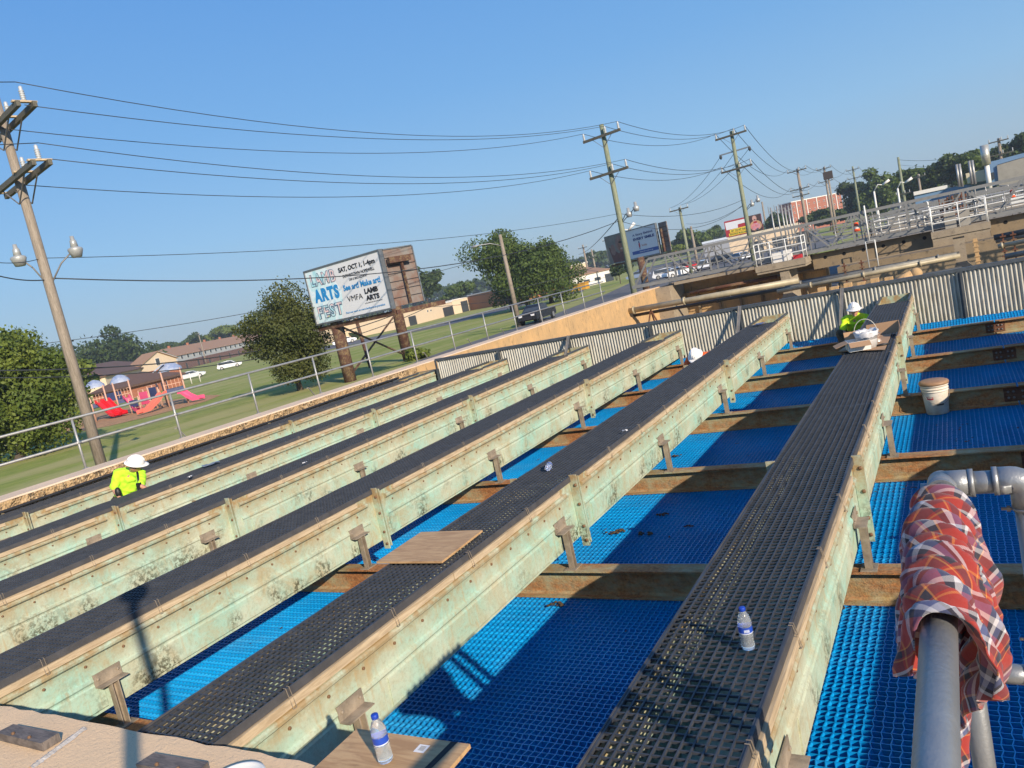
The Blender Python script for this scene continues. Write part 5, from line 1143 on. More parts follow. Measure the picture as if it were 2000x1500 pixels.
# transformers / lamps on pole 2 and 3
for tt, axx, z in ((t2, ax2, 4.9), (t3, ax3, 4.6)):
    for k, (dx, dz) in enumerate(((.75, .1), (1.35, .35))):
        c = axx(z)+ARMV*dx+Vector((0, 0, dz)); b = MB(); b.tube([axx(z-.5), axx(z)+ARMV*dx*.6, c], .025, 6); lm = obj('lamp_arm', b, WIRE, tt)
        b = MB(); b.lathe([(.16, -.3), (.22, -.02), (.11, .05), (.09, .3), (.001, .32)], c, 12); obj('lamp_head', b, mat('lamp_grey', (.42, .43, .42), .4, .3), lm)
FAR = [((1557, 330), 140, 'brown pole with three crossarms left of the brick apartment block', [(0.3, 1.6), (3.3, 1.6), (4.4, 1.4)], 'pole_wood'),
       ((1609, 326), 195, 'brown pole with a dark box beside it, in front of the brick apartment block', [(.4, 1.7), (3.3, 1.7)], 'pole_wood'),
       ((1665, 325), 235, 'pole with two crossarms right of the brick apartment block', [(.9, 1.7), (3.2, 1.7)], 'pole_green'),
       ((1696, 338), 270, 'slim pole with three crossarms in front of the tall tree', [(.6, 1.7), (3.0, 1.7), (5.0, 1.7)], 'pole_green'),
       ((1754, 307), 160, 'tall slim pole without crossarm tops before the tree bank', [(6.6, 1.2)], 'pole_green'),
       ((1793, 340), 200, 'short brown pole with one crossarm at the tree bank', [(.6, 1.5)], 'pole_wood'),
       ((1687, 368), 330, 'small distant pole between the two bigger ones', [(.6, 1.7), (3.2, 1.7), (5, 1.7)], 'pole_wood'),
       ((1646, 376), 330, 'small distant pole with two crossarms at the apartment block corner', [(.6, 1.7), (3.2, 1.7), (5, 1.7)], 'pole_wood'),
       ((1587, 412), 300, 'tiny distant pole below the apartment block', [(.6, 1.7), (3, 1.7)], 'pole_wood'),
       ((1327, 405), 115, 'slim pole with one white crossarm between the two far billboards', [(.3, 1.5)], 'pole_green'),
       ((1488, 390+4), 260, 'plain thin pole behind the red and yellow billboard', [], 'pole_wood'),
       ((1349, 442), 150, 'short brown pole without arms behind the truss bridge', [], 'pole_wood'),
       ((1138, 478), 210, 'brown pole beside the oak pair at the white workshop', [(.8, 1.5)], 'pole_wood'),
       ((1189, 465), 190, 'thin pole left of the smile billboard', [(.4, 1.7)], 'pole_green'),
       ((1155, 487), 240, 'slim street pole between the oak pair and the smile billboard', [(2.4, 1.2)], 'pole_wood'),
       ((1950, 270), 130, 'brown pole with crossarms behind the silver stack', [(.4, 1.2), (2.2, 1.6)], 'pole_wood')]
FP = []
for (px, t, lb, arms, wd) in FAR:
    p = D(*px, t); _, rows, axx = upole(lb, p[0], p[1], -1.9, p[2], [(p[2]-dz, hl) for dz, hl in arms], .16+.0006*t, wd, insz=.45); FP.append((rows, axx))
for px, t, lb in (((318, 692), 230, 'grey pole in front of the cream gabled house'), ((387, 650), 330, 'thin pole behind the townhouse row')):
    p = D(*px, t); upole(lb, p[0], p[1], -1.9, p[2], [(p[2]-.5, 1.5)], .22, 'pole_wood', insz=.4)
# street lamp pole by the pickup
p = G(1015, 638); tp = D(960, 462, np.linalg.norm(p[:2]-CAM[:2])); lp = thing('street_lamp', 'brown wooden street lamp pole beside the black pickup', 'street lamp', (p[0], p[1], GZ))
b = MB(); b.tube([(p[0], p[1], GZ-.1), (p[0], p[1], tp[2])], [.24, .15], 12); obj('pole', b, MATS['pole_wood'], lp)
t_l = np.linalg.norm(p[:2]-CAM[:2]); e = Vector(D(926, 482, t_l-1.0)); c = Vector((p[0], p[1], D(964, 484, t_l)[2])); b = MB(); b.tube([c, c.lerp(e, .4)+Vector((0, 0, .25)), c.lerp(e, .85)+Vector((0, 0, .12)), e], .04, 8); la = obj('lamp_arm', b, GALV, lp)
b = MB(); b.ell(e, (.38, .20, .13), 12, 8); obj('lamp_head', b, GALV, la)
def cobra(px_top, px_head, t, label):
    a, h_ = D(*px_top, t), D(*px_head, t); o = thing('street_lamp', label, 'street lamp', (a[0], a[1], GZ)); b = MB(); b.tube([(a[0], a[1], GZ), tuple(a)], .12, 8); obj('pole', b, TRIM, o)
    b = MB(); m_ = (a+h_)/2+np.array([0, 0, .5]); b.tube([tuple(a), tuple(m_), tuple(h_)], .07, 6); ar = obj('lamp_arm', b, TRIM, o); b = MB(); d_ = (h_-a)/np.linalg.norm(h_-a); b.tube([tuple(h_), tuple(h_+d_*1.0)], [.14, .18], 8); obj('lamp_head', b, TRIM, ar)
cobra((1707, 374), (1724, 361), 120, 'white cobra-head street lamp in front of the tall tree')
cobra((1753, 368), (1768, 357), 120, 'second white cobra-head street lamp, right of the first')
cobra((1186+30, 464), (1228, 449), 90, 'white lamp on a thin mast at the left half of the smile billboard')
# dark box on a pole
q = D(1618, 348, 180); o = upole('pole topped by a dark rectangular box beside the apartment block', q[0], q[1], -1.9, q[2], [], .22, 'pole_wood')[0]; b = MB(); b.box((q[0]-.9, q[1]-.4, q[2]-.2), (q[0]+.9, q[1]+.4, q[2]+1.4)); obj('box', b, mat('dark_box', (.05, .035, .03), .7), o)
# ---- wires
W = ['topmost', 'second', 'third', 'fourth', 'fifth', 'sixth']
def rowpts(rs): return [q for row in rs for q in row]
A1, A2, A3 = rowpts(r1), rowpts(r2), rowpts(r3)
ends1 = [(2, (29, 160)), (1, (48, 205)), (0, (4, 251)), (5, (74, 279)), (4, (102, 311)), (3, (42, 361))]
order2 = [1, 2, 0, 5, 4, 3]
names_ = ['top', 'second', 'third', 'fourth', 'fifth', 'sixth']
sg = [1.25, .95, 1.0, 1.1, 1.0, .95]
for k, (i, px) in enumerate(ends1):
    a = Vector(D(*px, (27.2, 27.0, 28.6, 27.2, 27.0, 28.6)[k])); e = A2[[2, 1, 0, 5, 4, 3][k]]
    wire(names_[k]+' of the six long wires between the far left pole and the middle pole', a, e, sg[k], .014)
    b0 = a+(a-Vector(e))*.25; 
    if px[0] > 20 and k in (0, 3): wire('short wire leaving the frame left of the far left pole, '+('upper' if k == 0 else 'lower'), a, a+(a-Vector(e))*.5+Vector((0, 0, -.6)), .2, .014)
for k in range(6): wire(names_[k]+' of the six wires between the middle pole and the three-arm pole', A2[k], A3[k], .9, .018)
N4 = rowpts(FP[0][0]); N5 = rowpts(FP[1][0]); N6 = rowpts(FP[2][0]); N7 = rowpts(FP[3][0])
for k in range(6): wire(names_[k]+' of the wires between the three-arm pole and the brown far pole', A3[k], N4[k], 2.2, .025)
for k in (0, 1, 2, 3, 5): wire(names_[k]+' of the wires between the two brown far poles', N4[k], N5[k], 1.2, .03)
for k in (0, 2, 3, 5): wire(names_[k]+' of the wires right of the apartment block', N5[k], N6[k], 2.2, .035)
for k in (0, 2, 3, 5): wire(names_[k]+' of the far wires before the tall tree', N6[k], N7[k], 1.5, .035)
wire('thin wire at lamp height from the far left pole to the middle pole', ax1(6.0), ax2(5.1), .55, .012); wire('twisted cable at lamp height from the far left pole to the middle pole', ax1(5.35), ax2(4.65), 1.35, .022)
wire('thin wire at lamp height from the middle pole to the three-arm pole', ax2(5.1), ax3(5.2), .7, .018); wire('lower wire from the middle pole to the three-arm pole', ax2(4.6), ax3(4.8), 1.3, .018)
wire('wire leaving the far left pole to the left at lamp height', ax1(6.0), Vector(D(-80, 497, 27)), .2, .012); wire('twisted cable leaving the far left pole to the left', ax1(5.3), Vector(D(-80, 512, 27)), .2, .02)
SP = FP[9][0][0]
for k in range(3): wire(('left', 'middle', 'right')[k]+' slanting wire from the three-arm pole down to the white-armed pole', ax3(9.5)+ARMV*(k-1)*1.4, SP[k], .8, .02)
wire('slanting cable from the middle pole down to the far oak side', ax2(4.9), Vector(D(1130, 497, 160)), .5, .03)
wire('cable from the three-arm pole down behind the truss bridge', ax3(4.7), Vector(D(1340, 437, 115)), .6, .022)
wire('thin low cable crossing the sky left of the arts billboard', D(-60, 688, 60), D(964, 500, t_l), .9, .022)
wire('upper of the two thick low cables at the left tree', D(-60, 724, 44), D(830, 590, 64), 1.5, .035)
wire('lower of the two thick low cables at the left tree', D(-60, 738, 44), D(835, 600, 64), 1.6, .028)
wire('thick cable from the arts billboard toward the oak pair', D(830, 590, 64), D(1235, 490, 110), 1.0, .03)
wire('cable passing in front of the oak pair', D(835, 600, 64), D(1235, 520, 110), 1.0, .02)
wire('far wire along the top of the tree bank', D(1754, 312, 160), D(2040, 254, 130), 1.5, .03); wire('lower far wire along the tree bank', D(1754, 322, 160), D(2040, 285, 130), 1.2, .02)
# ================================================================= second basin: back wall, truss bridge, platforms, pipes
BG = mat('bridge_grey', (.26, .26, .25), .55, .3, .15, 5, .05)
WR = mat('white_rail', (.74, .74, .70), .5, 0, .1, 8, 0)
YB = 41.0
bwl = thing('basin_wall', 'orange-brown stained concrete wall under the left half of the truss bridge', 'concrete wall', (-9, 42.6, 0))
b = MB(); b.box((-13.4, 42.9, -3.3), (-4.9, 43.6, .18)); obj('wall_core', b, MATS['face_concrete'], bwl)
V, Fq = rough_wall(-4.9, -13.35, 90, .03, .16, -.5, 0, 4); V = np.stack([V[:, 1], 42.86+V[:, 0], V[:, 2]], 1); npobj('stained_face', V, Fq, MATS['face_concrete'], bwl, smooth=True)
b = MB()
for k in range(8): x = -13+k*1.15; b.box((x, 42.72, -3.3), (x+.12, 42.84, -.62))
b.box((-13.4, 42.3, -.62), (-5, 42.84, -.50)); obj('wall_rib', b, MATS['dark_concrete'], bwl)
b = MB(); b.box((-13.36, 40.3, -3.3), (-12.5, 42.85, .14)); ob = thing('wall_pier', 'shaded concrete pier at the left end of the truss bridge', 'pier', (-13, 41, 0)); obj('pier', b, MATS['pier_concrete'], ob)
# deck beyond
b = MB(); b.box((-4.9, 48, -3.3), (40, 87.9, .02)); struct(obj('concrete_deck', b, MATS['pier_concrete']))
b = MB(); b.box((-14.0, 43.62, -3.3), (-4.92, 87.9, -1.75)); struct(obj('yard_slab', b, ASPH))
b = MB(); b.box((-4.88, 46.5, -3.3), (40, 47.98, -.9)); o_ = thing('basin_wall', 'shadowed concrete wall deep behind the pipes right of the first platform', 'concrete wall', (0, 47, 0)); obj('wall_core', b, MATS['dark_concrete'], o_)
# truss
TRS = thing('truss_bridge', 'long grey steel truss walkway crossing the second basin from left to right', 'footbridge', (-3, YB, 0))
XS = [-12.62+2.35*k for k in range(12)]
for yy, nm in ((YB, 'near_truss'), (YB+1.35, 'far_truss')):
    b = MB(); x0, x1 = XS[0]-2.2, XS[-1]+1
    b.box((x0+1.2, yy-.04, 1.74), (x1, yy+.04, 1.88)); b.box((x0, yy-.05, .34), (x1, yy+.05, .52))
    for z in (.88, 1.20, 1.47): b.bar((x0+1.4, yy+.07, z), (x1, yy+.07, z), .035)
    for k, x in enumerate(XS):
        b.bar((x, yy-.045, .5), (x, yy-.045, 1.76), .07); b.bar((x+.35, yy+.05, .5), (x+.35, yy+.05, 1.76), .05)
        if k < len(XS)-1: b.bar((x+.15, yy-.06, 1.72), (x+1.2, yy-.06, .52), .08, .06)
        if k < len(XS)-1: b.bar((XS[k+1]-.1, yy-.0, 1.72), (x+1.3, yy-.0, .52), .08, .06)
    b.bar((x0+1.2, yy, 1.8), (x0+.2, yy, .5), .09)
    obj(nm, b, BG, TRS)
b = MB(); b.box((XS[0]-2.2, YB+.06, .40), (XS[-1]+1, YB+1.29, .45)); obj('deck', b, mat('deck_grating', (.20, .20, .20), .7, .2), TRS)
for k in range(30): x = XS[0]-2+k*.95; b = MB(); b.box((x, YB+.05, .30), (x+.08, YB+1.3, .395)); obj('cross_member', b, BG, TRS)
def rail(name, label, pts, h, m, posts, r=.022, cat='railing', bars=2, z0=0, group=None):
    t = thing(name, label, cat, pts[0], group=group); pts = [Vector(p) for p in pts]
    for i in range(bars):
        b = MB(); b.tube([p+Vector((0, 0, h*(i+1)/bars)) for p in pts], r, 6, smooth=False); obj('rail', b, m, t)
    for k in range(len(pts)-1):
        n = max(1, round((pts[k+1]-pts[k]).length/posts))
        for j in range(n+(k == len(pts)-2)):
            p = pts[k].lerp(pts[k+1], j/n); b = MB(); b.tube([p, p+Vector((0, 0, h))], r, 6); obj('rail_post', b, m, t)
    return t
# platforms with white railings
for nm, x0, x1, yf, lb in (('p1', -7.75, -5.35, 39.6, 'left'), ('p2', .02, 2.3, 39.6, 'right')):
    pt = thing('pier_platform', f'{lb} concrete platform on a pier under the truss bridge, white railing on it', 'platform', ((x0+x1)/2, 40.3, .3))
    xm = x0+.55*(x1-x0) if nm == 'p1' else x0+.45*(x1-x0)
    b = MB(); b.box((x0, yf, -.02), (x1, YB+1.2, .27)); b.box((x0+.04, yf+.05, -.14), (x1-.04, YB+1.2, -.02)); obj('slab', b, MATS['pier_concrete'], pt)
    b = MB(); b.prism([(xm-.22, yf+.15), (xm+.22, yf+.15), (xm+.22, YB+1.0), (xm-.22, YB+1.0)], -3.3, -.14)
    b.add([(xm-.22, yf+.1, -1.3), (xm+.22, yf+.1, -1.3), (xm+.55, yf+.1, -1.75), (xm-.45, yf+.1, -1.75), (xm-.45, yf+.1, -3.3), (xm+.55, yf+.1, -3.3), (xm-.22, yf+.6, -1.3), (xm+.22, yf+.6, -1.3), (xm+.55, yf+.6, -1.75), (xm-.45, yf+.6, -1.75), (xm-.45, yf+.6, -3.3), (xm+.55, yf+.6, -3.3)],
          [(0, 3, 2, 1), (3, 4, 5, 2), (0, 1, 7, 6), (1, 2, 8, 7), (2, 5, 11, 8), (0, 6, 9, 3), (3, 9, 10, 4)]); obj('pier', b, MATS['pier_concrete'], pt)
    rail('platform_railing', f'white pipe railing on the {lb} concrete platform', [(x0+.08, YB-.2, .27), (x0+.08, yf+.1, .27), (x1-.08, yf+.1, .27), (x1-.08, YB-.2, .27)], 1.08, WR, .8 if nm == 'p1' else 1.2, .026, bars=3)
# holed concrete beams
def holed(x0, x1, label):
    t = thing('holed_beam', label, 'concrete beam', ((x0+x1)/2, 41.6, 0)); b = MB(); b.box((x0, 41.35, -.48), (x1, 41.75, .26)); bd = obj('beam', b, MATS['dark_concrete'], t)
    x = x0+.6; b = MB()
    while x < x1-.2:
        b = MB(); b.lathe([(.085, 0), (.085, .006), (.0, .0065)], (x, 41.35, .02), 14, R=Matrix.Rotation(math.pi/2, 3, 'X'), smooth=False); obj('hole_disc', b, mat('hole_shade_black', (.004, .004, .004), .9), bd); x += .88  # black disc paints the shade inside each hole onto the solid beam
    return t
holed(-5.3, 0.0, 'brown concrete beam with a row of round holes between the two platforms'); holed(2.32, 12, 'brown concrete beam with round holes right of the right platform')
b = MB(); b.box((-12.4, 40.9, .12), (-7.8, 41.6, .28)); o_ = thing('bearing_ledge', 'thin concrete ledge under the left part of the truss bridge', 'ledge', (-10, 41, .2)); obj('ledge', b, MATS['pier_concrete'], o_)
# pipes
PY = mat('painted_pipe', (.42, .36, .24), .5, .1, .3, 3, .1); PD = mat('dark_pipe', (.07, .07, .065), .55, .2, .4, 3, .15); PG = mat('grey_pipe', (.22, .21, .18), .5, .2, .35, 3, .1)
def pipe(label, pts, r, m, fl=()):
    t = thing('process_pipe', label, 'pipe', pts[0]); b = MB(); b.tube(pts, r, 14); obj('pipe', b, m, t)
    for f_ in fl:
        p = Vector(pts[0]).lerp(Vector(pts[-1]), f_); d = (Vector(pts[-1])-Vector(pts[0])).normalized(); b = MB(); b.tube([p-d*.04, p+d*.04], r*1.45, 14); obj('flange', b, m, t)
    return t
pipe('sunlit tan pipe running out of the stained wall toward the first platform', [(-13.3, 36, -.50), (-5.2, 36, -.52)], .135, PY, (.03, .35))
pipe('dark pipe right below the sunlit tan pipe', [(-13.3, 36.5, -.80), (-4.8, 36.5, -.80)], .08, PD, (.5,))
pipe('dark channel pipe above the sunlit tan pipe along the wall', [(-11.4, 40.2, -.42), (-6.9, 40.2, -.42)], .09, MATS['rust_dark'])
pipe('grey pipe behind the tan pipe ending at the first pier', [(-10.5, 38, -.72), (-6.2, 38, -.72)], .10, PG, (.4, .8))
pipe('long grey pipe deep between the two platform piers', [(-6, 37, -.78), (.9, 37, -.72)], .11, PG, (.1, .55, .9))
pipe('long tan pipe just above the corrugated wall between the piers', [(-5.6, 33, -.62), (1.0, 33, -.50)], .085, PY, (.2, .5, .8))
pipe('dark pipe under the holed beam between the piers', [(-5.6, 39, -.85), (1.0, 39, -.85)], .12, PD, (.3, .7))
pipe('thin dark pipe lowest between the piers', [(-5.5, 35, -1.25), (1.0, 35, -1.15)], .10, PD, (.6,))
pipe('bright cream pipe at the right edge above the corrugated wall', [(2.3, 36, -.62), (9, 36, -.48)], .085, PY, (.02,))
pipe('dark pipe above the bright cream pipe at the right edge', [(2.3, 38.5, -.40), (9, 38.5, -.30)], .12, PD, (.2, .5)); pipe('grey pipe below the bright cream pipe at the right edge', [(2.4, 34, -.90), (9, 34, -.78)], .10, PG, (.1, .4))
pipe('thin bluish pipe lowest at the right edge', [(2.2, 30, -.92), (9, 30, -.80)], .07, PG, (.03,)); pipe('grey pipe under the holed beam at the right edge', [(2.4, 40, -.65), (12, 40, -.6)], .1, PG, (.3,))
rr = random.Random(8)
VP = [-3.4, -2.7, 1.6, 2.55, 2.9]
for k, x in enumerate(VP):
    t = thing('pipe_hanger', ['rusty hanger rod left of the right pier', 'second rusty hanger rod left of the right pier', 'perforated tan strut right of the right pier', 'dark valve stack right of the perforated strut', 'dark valve stack beside the cream pipe'][k], 'hanger', (x, 37, -.5))
    b = MB(); b.bar((x, 37, -.2), (x, 37, -2.2), .06 if k != 2 else .14)
    for j in range(9): b.box((x-.10, 36.9, -.35-j*.2), (x+.10, 37.05, -.30-j*.2))
    obj('hanger', b, MATS['rust_dark'] if k != 2 else MATS['face_concrete'], t)
# launder stubs (tan concrete fingers) beyond the baffle
for k in range(6):
    x = -3.75+k*.46; t = thing('concrete_finger', ['first', 'second', 'third', 'fourth', 'fifth', 'sixth'][k]+' from the left of six tan upright slabs behind the baffle by the seated worker', 'slab', (x, 31, -1))
    b = MB(); b.box((x, 31, -2.6), (x+.27, 31.3, -.62-(k % 2)*.05)); obj('slab', b, MATS['face_concrete'], t)
for k in range(4):
    x = 3.05+k*.5; t = thing('concrete_finger', ['first', 'second', 'third', 'fourth'][k]+' of four tan upright slabs behind the baffle at the right edge', 'slab', (x, 33, -1))
    b = MB(); b.box((x, 33, -2.6), (x+.3, 33.3, -1.0+k*.02)); obj('slab', b, MATS['face_concrete'], t)
t = thing('valve_body', 'tan rounded valve body above the baffle between the slabs and the pier', 'valve', (-.6, 32, -.9)); b = MB(); b.tube([(-1.2, 31.5, -1.0), (-.55, 31.5, -.78)], .19, 12); b.ell((-.45, 31.5, -.75), (.22, .2, .22)); obj('body', b, MATS['face_concrete'], t)
t = thing('pipe_stand', 'rusty tripod stand carrying the end of the tan pipe at the stained wall', 'stand', (-12.2, 36, -1)); b = MB()
for dx, dy in ((-.5, 0), (.5, 0), (0, .5)): b.bar((-12.2, 36, -.65), (-12.2+dx, 36+dy, -2.0), .06)
obj('leg_frame', b, MATS['rust_dark'], t)
# walkways and railings on the far deck
rail('deck_railing', 'first grey pipe railing on the deck behind the truss bridge', [(-4.6, 48.3, .02), (20, 48.3, .02)], 1.05, BG, 1.6, .025, bars=3)
rail('deck_railing', 'second grey pipe railing farther back on the deck', [(-4.6, 56, .02), (22, 56, .02)], 1.05, GALV, 1.8, .03, bars=2)
rail('deck_railing', 'third railing at the back of the deck, before the tree bank', [(-4, 66, .02), (24, 66, .02)], 1.1, BG, 2.0, .035, bars=3)
rail('deck_railing', 'last pale railing at the far side of the deck', [(-2, 80, .02), (30, 80, .02)], 1.2, WR, 2.4, .035, bars=2)
for k, (y, x0, x1, lb) in enumerate(((52, -4, 20, 'nearest'), (61, -3, 22, 'middle'), (72, -2, 26, 'farthest'))):
    t = thing('weir_channel', lb+' low concrete channel wall on the far deck', 'channel', (x0, y, 0)); b = MB(); b.box((x0, y, .022), (x1, y+.5, .45)); b.box((x0, y+2.2, .022), (x1, y+2.7, .45)); obj('channel_wall', b, MATS['dark_concrete'] if k % 2 else MATS['pier_concrete'], t)
    t = thing('walkway_truss', lb+' steel walkway truss on the far deck', 'footbridge', (x0, y+4, 0)); b = MB()
    for yy in (y+4, y+5): 
        b.box((x0, yy-.05, .35), (x1, yy+.05, .50)); b.box((x0, yy-.04, 1.35), (x1, yy+.04, 1.45)); n_ = int((x1-x0)/2)
        for j in range(n_): b.bar((x0+j*2, yy, .45), (x0+j*2, yy, 1.4), .06); b.bar((x0+j*2, yy, 1.38), (x0+j*2+1, yy, .5), .05); b.bar((x0+j*2+2, yy, 1.38), (x0+j*2+1, yy, .5), .05)
    obj('truss', b, BG, t)
for k, (y, x0, x1, h_, m_, lb) in enumerate(((45, -4.5, 16, 1.0, GALV, 'pale railing just behind the truss bridge'), (50.5, -3, 20, 1.1, WR, 'white railing on the deck between the two front walkways'), (58.5, -2, 24, 1.15, GALV, 'galvanised railing in the middle of the far deck'), (63.5, -4, 24, 1.2, BG, 'grey railing of the middle deck walkway'), (69, -3, 26, 1.25, GALV, 'railing before the farthest deck walkway'), (76, -3, 28, 1.3, BG, 'dark railing behind the farthest deck walkway'))):
    rail('deck_railing', lb, [(x0, y, .02 if y > 48 else .3), (x1, y, .02 if y > 48 else .3)], h_, m_, 1.3, .03, bars=3)
rr = random.Random(21)
for k in range(14):
    x, y = rr.uniform(-3.5, 16), rr.uniform(49, 80); t = thing('deck_cabinet', ['small', 'squat', 'tall', 'narrow', 'broad', 'pale', 'plain', 'far', 'near', 'lone', 'short', 'grey', 'low', 'thin'][k]+' equipment cabinet with a pipe riser among the railings of the far deck', 'cabinet', (x, y, .02), group='equipment cabinets on the far deck')
    w_, h_ = rr.uniform(.25, .6), rr.uniform(.5, 1.3); b = MB(); b.box((x-w_, y-.25, .022), (x+w_, y+.25, h_)); obj('cabinet', b, rr.choice([CONB, WR, BG, TRIM]), t); b = MB(); b.tube([(x+w_+.1, y, .02), (x+w_+.1, y, h_+.5), (x, y, h_+.55)], .04, 6); obj('riser', b, GALV, t)
# dosing skids on the right (dark cluster) and orange barrels
for k, (px, t_) in enumerate((((1862, 395), 52), ((1880, 388), 55))):
    p = D(*px, t_); t = thing('pump_skid', ('rust red', 'black')[k]+' pump and valve cluster between the white railing and the shed', 'pump', (p[0], p[1], .02)); b = MB(); r_ = random.Random(k)
    for j in range(16): x, y = p[0]+r_.uniform(-.7, .7), p[1]+r_.uniform(-.5, .5); h_ = r_.uniform(.5, p[2]+.5); b.tube([(x, y, .02), (x, y, h_)], r_.uniform(.03, .08), 6)
    for j in range(9): x, y, z = p[0]+r_.uniform(-.7, .7), p[1]+r_.uniform(-.5, .5), r_.uniform(.4, p[2]+.3); b.box((x-.14, y-.1, z-.1), (x+.14, y+.1, z+.1))
    obj('valves', b, MATS['rust_dark'] if k == 0 else PD, t)
ORG = mat('orange_plastic', (.85, .10, .02), .45, 0, .08, 5, 0)
def barrel(px, t, s, label, z=None):
    p = D(*px, t); z = p[2]; o = thing('traffic_barrel', label, 'traffic barrel', (p[0], p[1], z)); b = MB(); b.lathe([(.29*s, 0), (.29*s, .05*s), (.24*s, .06*s), (.23*s, .45*s), (.2*s, .46*s), (.19*s, .78*s), (.05, .8*s)], n=14); obj('barrel_body', b, ORG, o, world=False)
    b = MB(); b.lathe([(.236*s, .25*s), (.233*s, .42*s)], n=14, cap=False); obj('reflective_band', b, WR, o, world=False); b = MB(); b.lathe([(.195*s, .5*s), (.192*s, .66*s)], n=14, cap=False); obj('reflective_band', b, WR, o, world=False)
barrel((1674, 452), 42.0, .55, 'orange traffic barrel standing on the truss bridge deck')
barrel((1978, 386), 43.2, .45, 'orange traffic barrel at the right end of the truss bridge')

# vertical rod cluster in front of the apartment block
for k, px in enumerate((1507, 1519, 1528, 1534, 1541, 1547)):
    a, c = D(px, 405-(k % 3)*3, 62), D(px+9, 470, 62); t = thing('lattice_mast', ['first', 'second', 'third', 'fourth', 'fifth', 'sixth'][k]+' from the left of six slim grey masts right of the red and yellow billboard', 'mast', (c[0], c[1], .02)); b = MB(); b.tube([(c[0], c[1], .02), (c[0], c[1], a[2])], .06, 6); b.bar((c[0]-.18, c[1], a[2]-.3), (c[0]+.18, c[1], a[2]-.3), .05); b.bar((c[0]-.18, c[1], a[2]-.6), (c[0]-.18, c[1], a[2]+.1), .04); obj('mast', b, GALV, t)
t = thing('white_mast', 'thin white pole standing on the corbel between the two platforms', 'mast', (-2.5, 40.9, .3)); a = D(1690, 401, 41.0); c = D(1698, 470, 41.0)
b = MB(); b.tube([(c[0], c[1], c[2]), (c[0], c[1], a[2])], .035, 8); b.tube([(c[0]-.15, c[1]-.3, -.9), (c[0]-.15, c[1]-.3, c[2]), (c[0]+.25, c[1]-.3, c[2]), (c[0]+.25, c[1]-.3, -.9)], .03, 6); obj('mast', b, WR, t)
t = thing('white_cabinet', 'white equipment box behind the railing of the left platform', 'cabinet', (-6.6, 40.6, .27)); b = MB(); b.box((-7.0, 40.4, .27), (-6.1, 40.8, .78)); obj('cabinet', b, TRIM, t); b = MB(); b.box((-6.02, 40.35, .27), (-5.62, 40.65, .45)); obj('red_box', b, REDP, t)
t = thing('grey_cabinet', 'grey control cabinet behind the railing of the right platform', 'cabinet', (.9, 40.5, .27)); b = MB(); b.box((.6, 40.4, .27), (1.05, 40.7, 1.0)); obj('cabinet', b, CONB, t); b = MB(); b.box((1.2, 40.4, .27), (1.6, 40.7, 1.0)); obj('cabinet', b, CONB, t)

rr = random.Random(33)
for k in range(26):
    x, y = rr.uniform(-3.8, 14), rr.uniform(48.5, 66); t = thing('riser_pipe', 'slim grey riser pipe standing among the railings of the far deck', 'pipe', (x, y, .02), group='riser pipes on the far deck')
    h_ = rr.uniform(.9, 1.9); b = MB(); b.tube([(x, y, .02), (x, y, h_), (x+rr.uniform(-.8, .8), y, h_+.05)], rr.uniform(.03, .06), 6); obj('pipe', b, rr.choice([GALV, BG, WR, PD]), t)
# ================================================================= billboards
def solve_t(pt, pb, h, t0=10, t1=400):
    for _ in range(60):
        t = (t0+t1)/2; v = D(*pt, t)[2]-D(*pb, t)[2]
        if v < h: t0 = t
        else: t1 = t
    return t
def bb_face(t, TL, BL, TR, BR, h):
    tl, tr_ = solve_t(TL, BL, h), solve_t(TR, BR, h)
    if t: tr_ = tl*t
    P = D(*BL, tl); Q = D(*BR, tr_); z = (P[2]+Q[2])/2
    O = Vector((P[0], P[1], z)); X = Vector((Q[0]-P[0], Q[1]-P[1], 0)); W_ = X.length; X.normalize(); N = X.cross(Vector((0, 0, 1))); return O, X, N, W_, h
def plate(b, O, X, N, x0, x1, z0, z1, d0, d1):
    Z = Vector((0, 0, 1)); c = [O+X*x+Z*z+N*d for d in (d0, d1) for x, z in ((x0, z0), (x1, z0), (x1, z1), (x0, z1))]
    b.add(c, [(3, 2, 1, 0), (4, 5, 6, 7), (0, 1, 5, 4), (1, 2, 6, 5), (2, 3, 7, 6), (3, 0, 4, 7)])
def flat(name, O, X, N, pts, d, m, par):
    b = MB(); b.add([O+X*x+Vector((0, 0, 1))*z+N*d for x, z in pts], [tuple(range(len(pts)))]); return obj(name, b, m, par)
RUST = m_rust('column_rust', (.10, .06, .045), (.13, .055, .035), .55); FRM = mat('board_frame', (.16, .18, .20), .5, .3)
GB = mat('board_back_grey', (.20, .19, .175), .8, 0, .5, 1.0, .1, col2=(.16, .085, .06))
def m_wash():
    m, nt, n, l, b = mk('watercolour_wash'); v = coords(nt)
    c = ramp(nt, noise(nt, v, 1.1, 5, .6, .8), [(.3, (.36, .66, .74)), (.45, (.62, .80, .84)), (.55, (.78, .84, .88)), (.68, (.45, .70, .82))]); setc(nt, b, c); b.inputs['Roughness'].default_value = .6; return m
def m_pastel():
    m, nt, n, l, b = mk('pastel_letters'); v = coords(nt)
    c = ramp(nt, noise(nt, v, 1.6, 3, .5, .5), [(.36, (.30, .62, .68)), (.46, (.55, .74, .80)), (.52, (.80, .55, .55)), (.60, (.75, .62, .62)), (.68, (.62, .74, .38))]); setc(nt, b, c); b.inputs['Roughness'].default_value = .6; return m
PAPER = mat('board_paper', (.72, .72, .74), .6, 0, .05, 1, 0); BLU = mat('print_blue', (.02, .25, .58), .6, 0, .05, 5, 0); INK = mat('print_black', (.015, .015, .02), .6, 0, .05, 5, 0); INKB = mat('print_navy', (.03, .06, .20), .6, 0, .05, 5, 0)
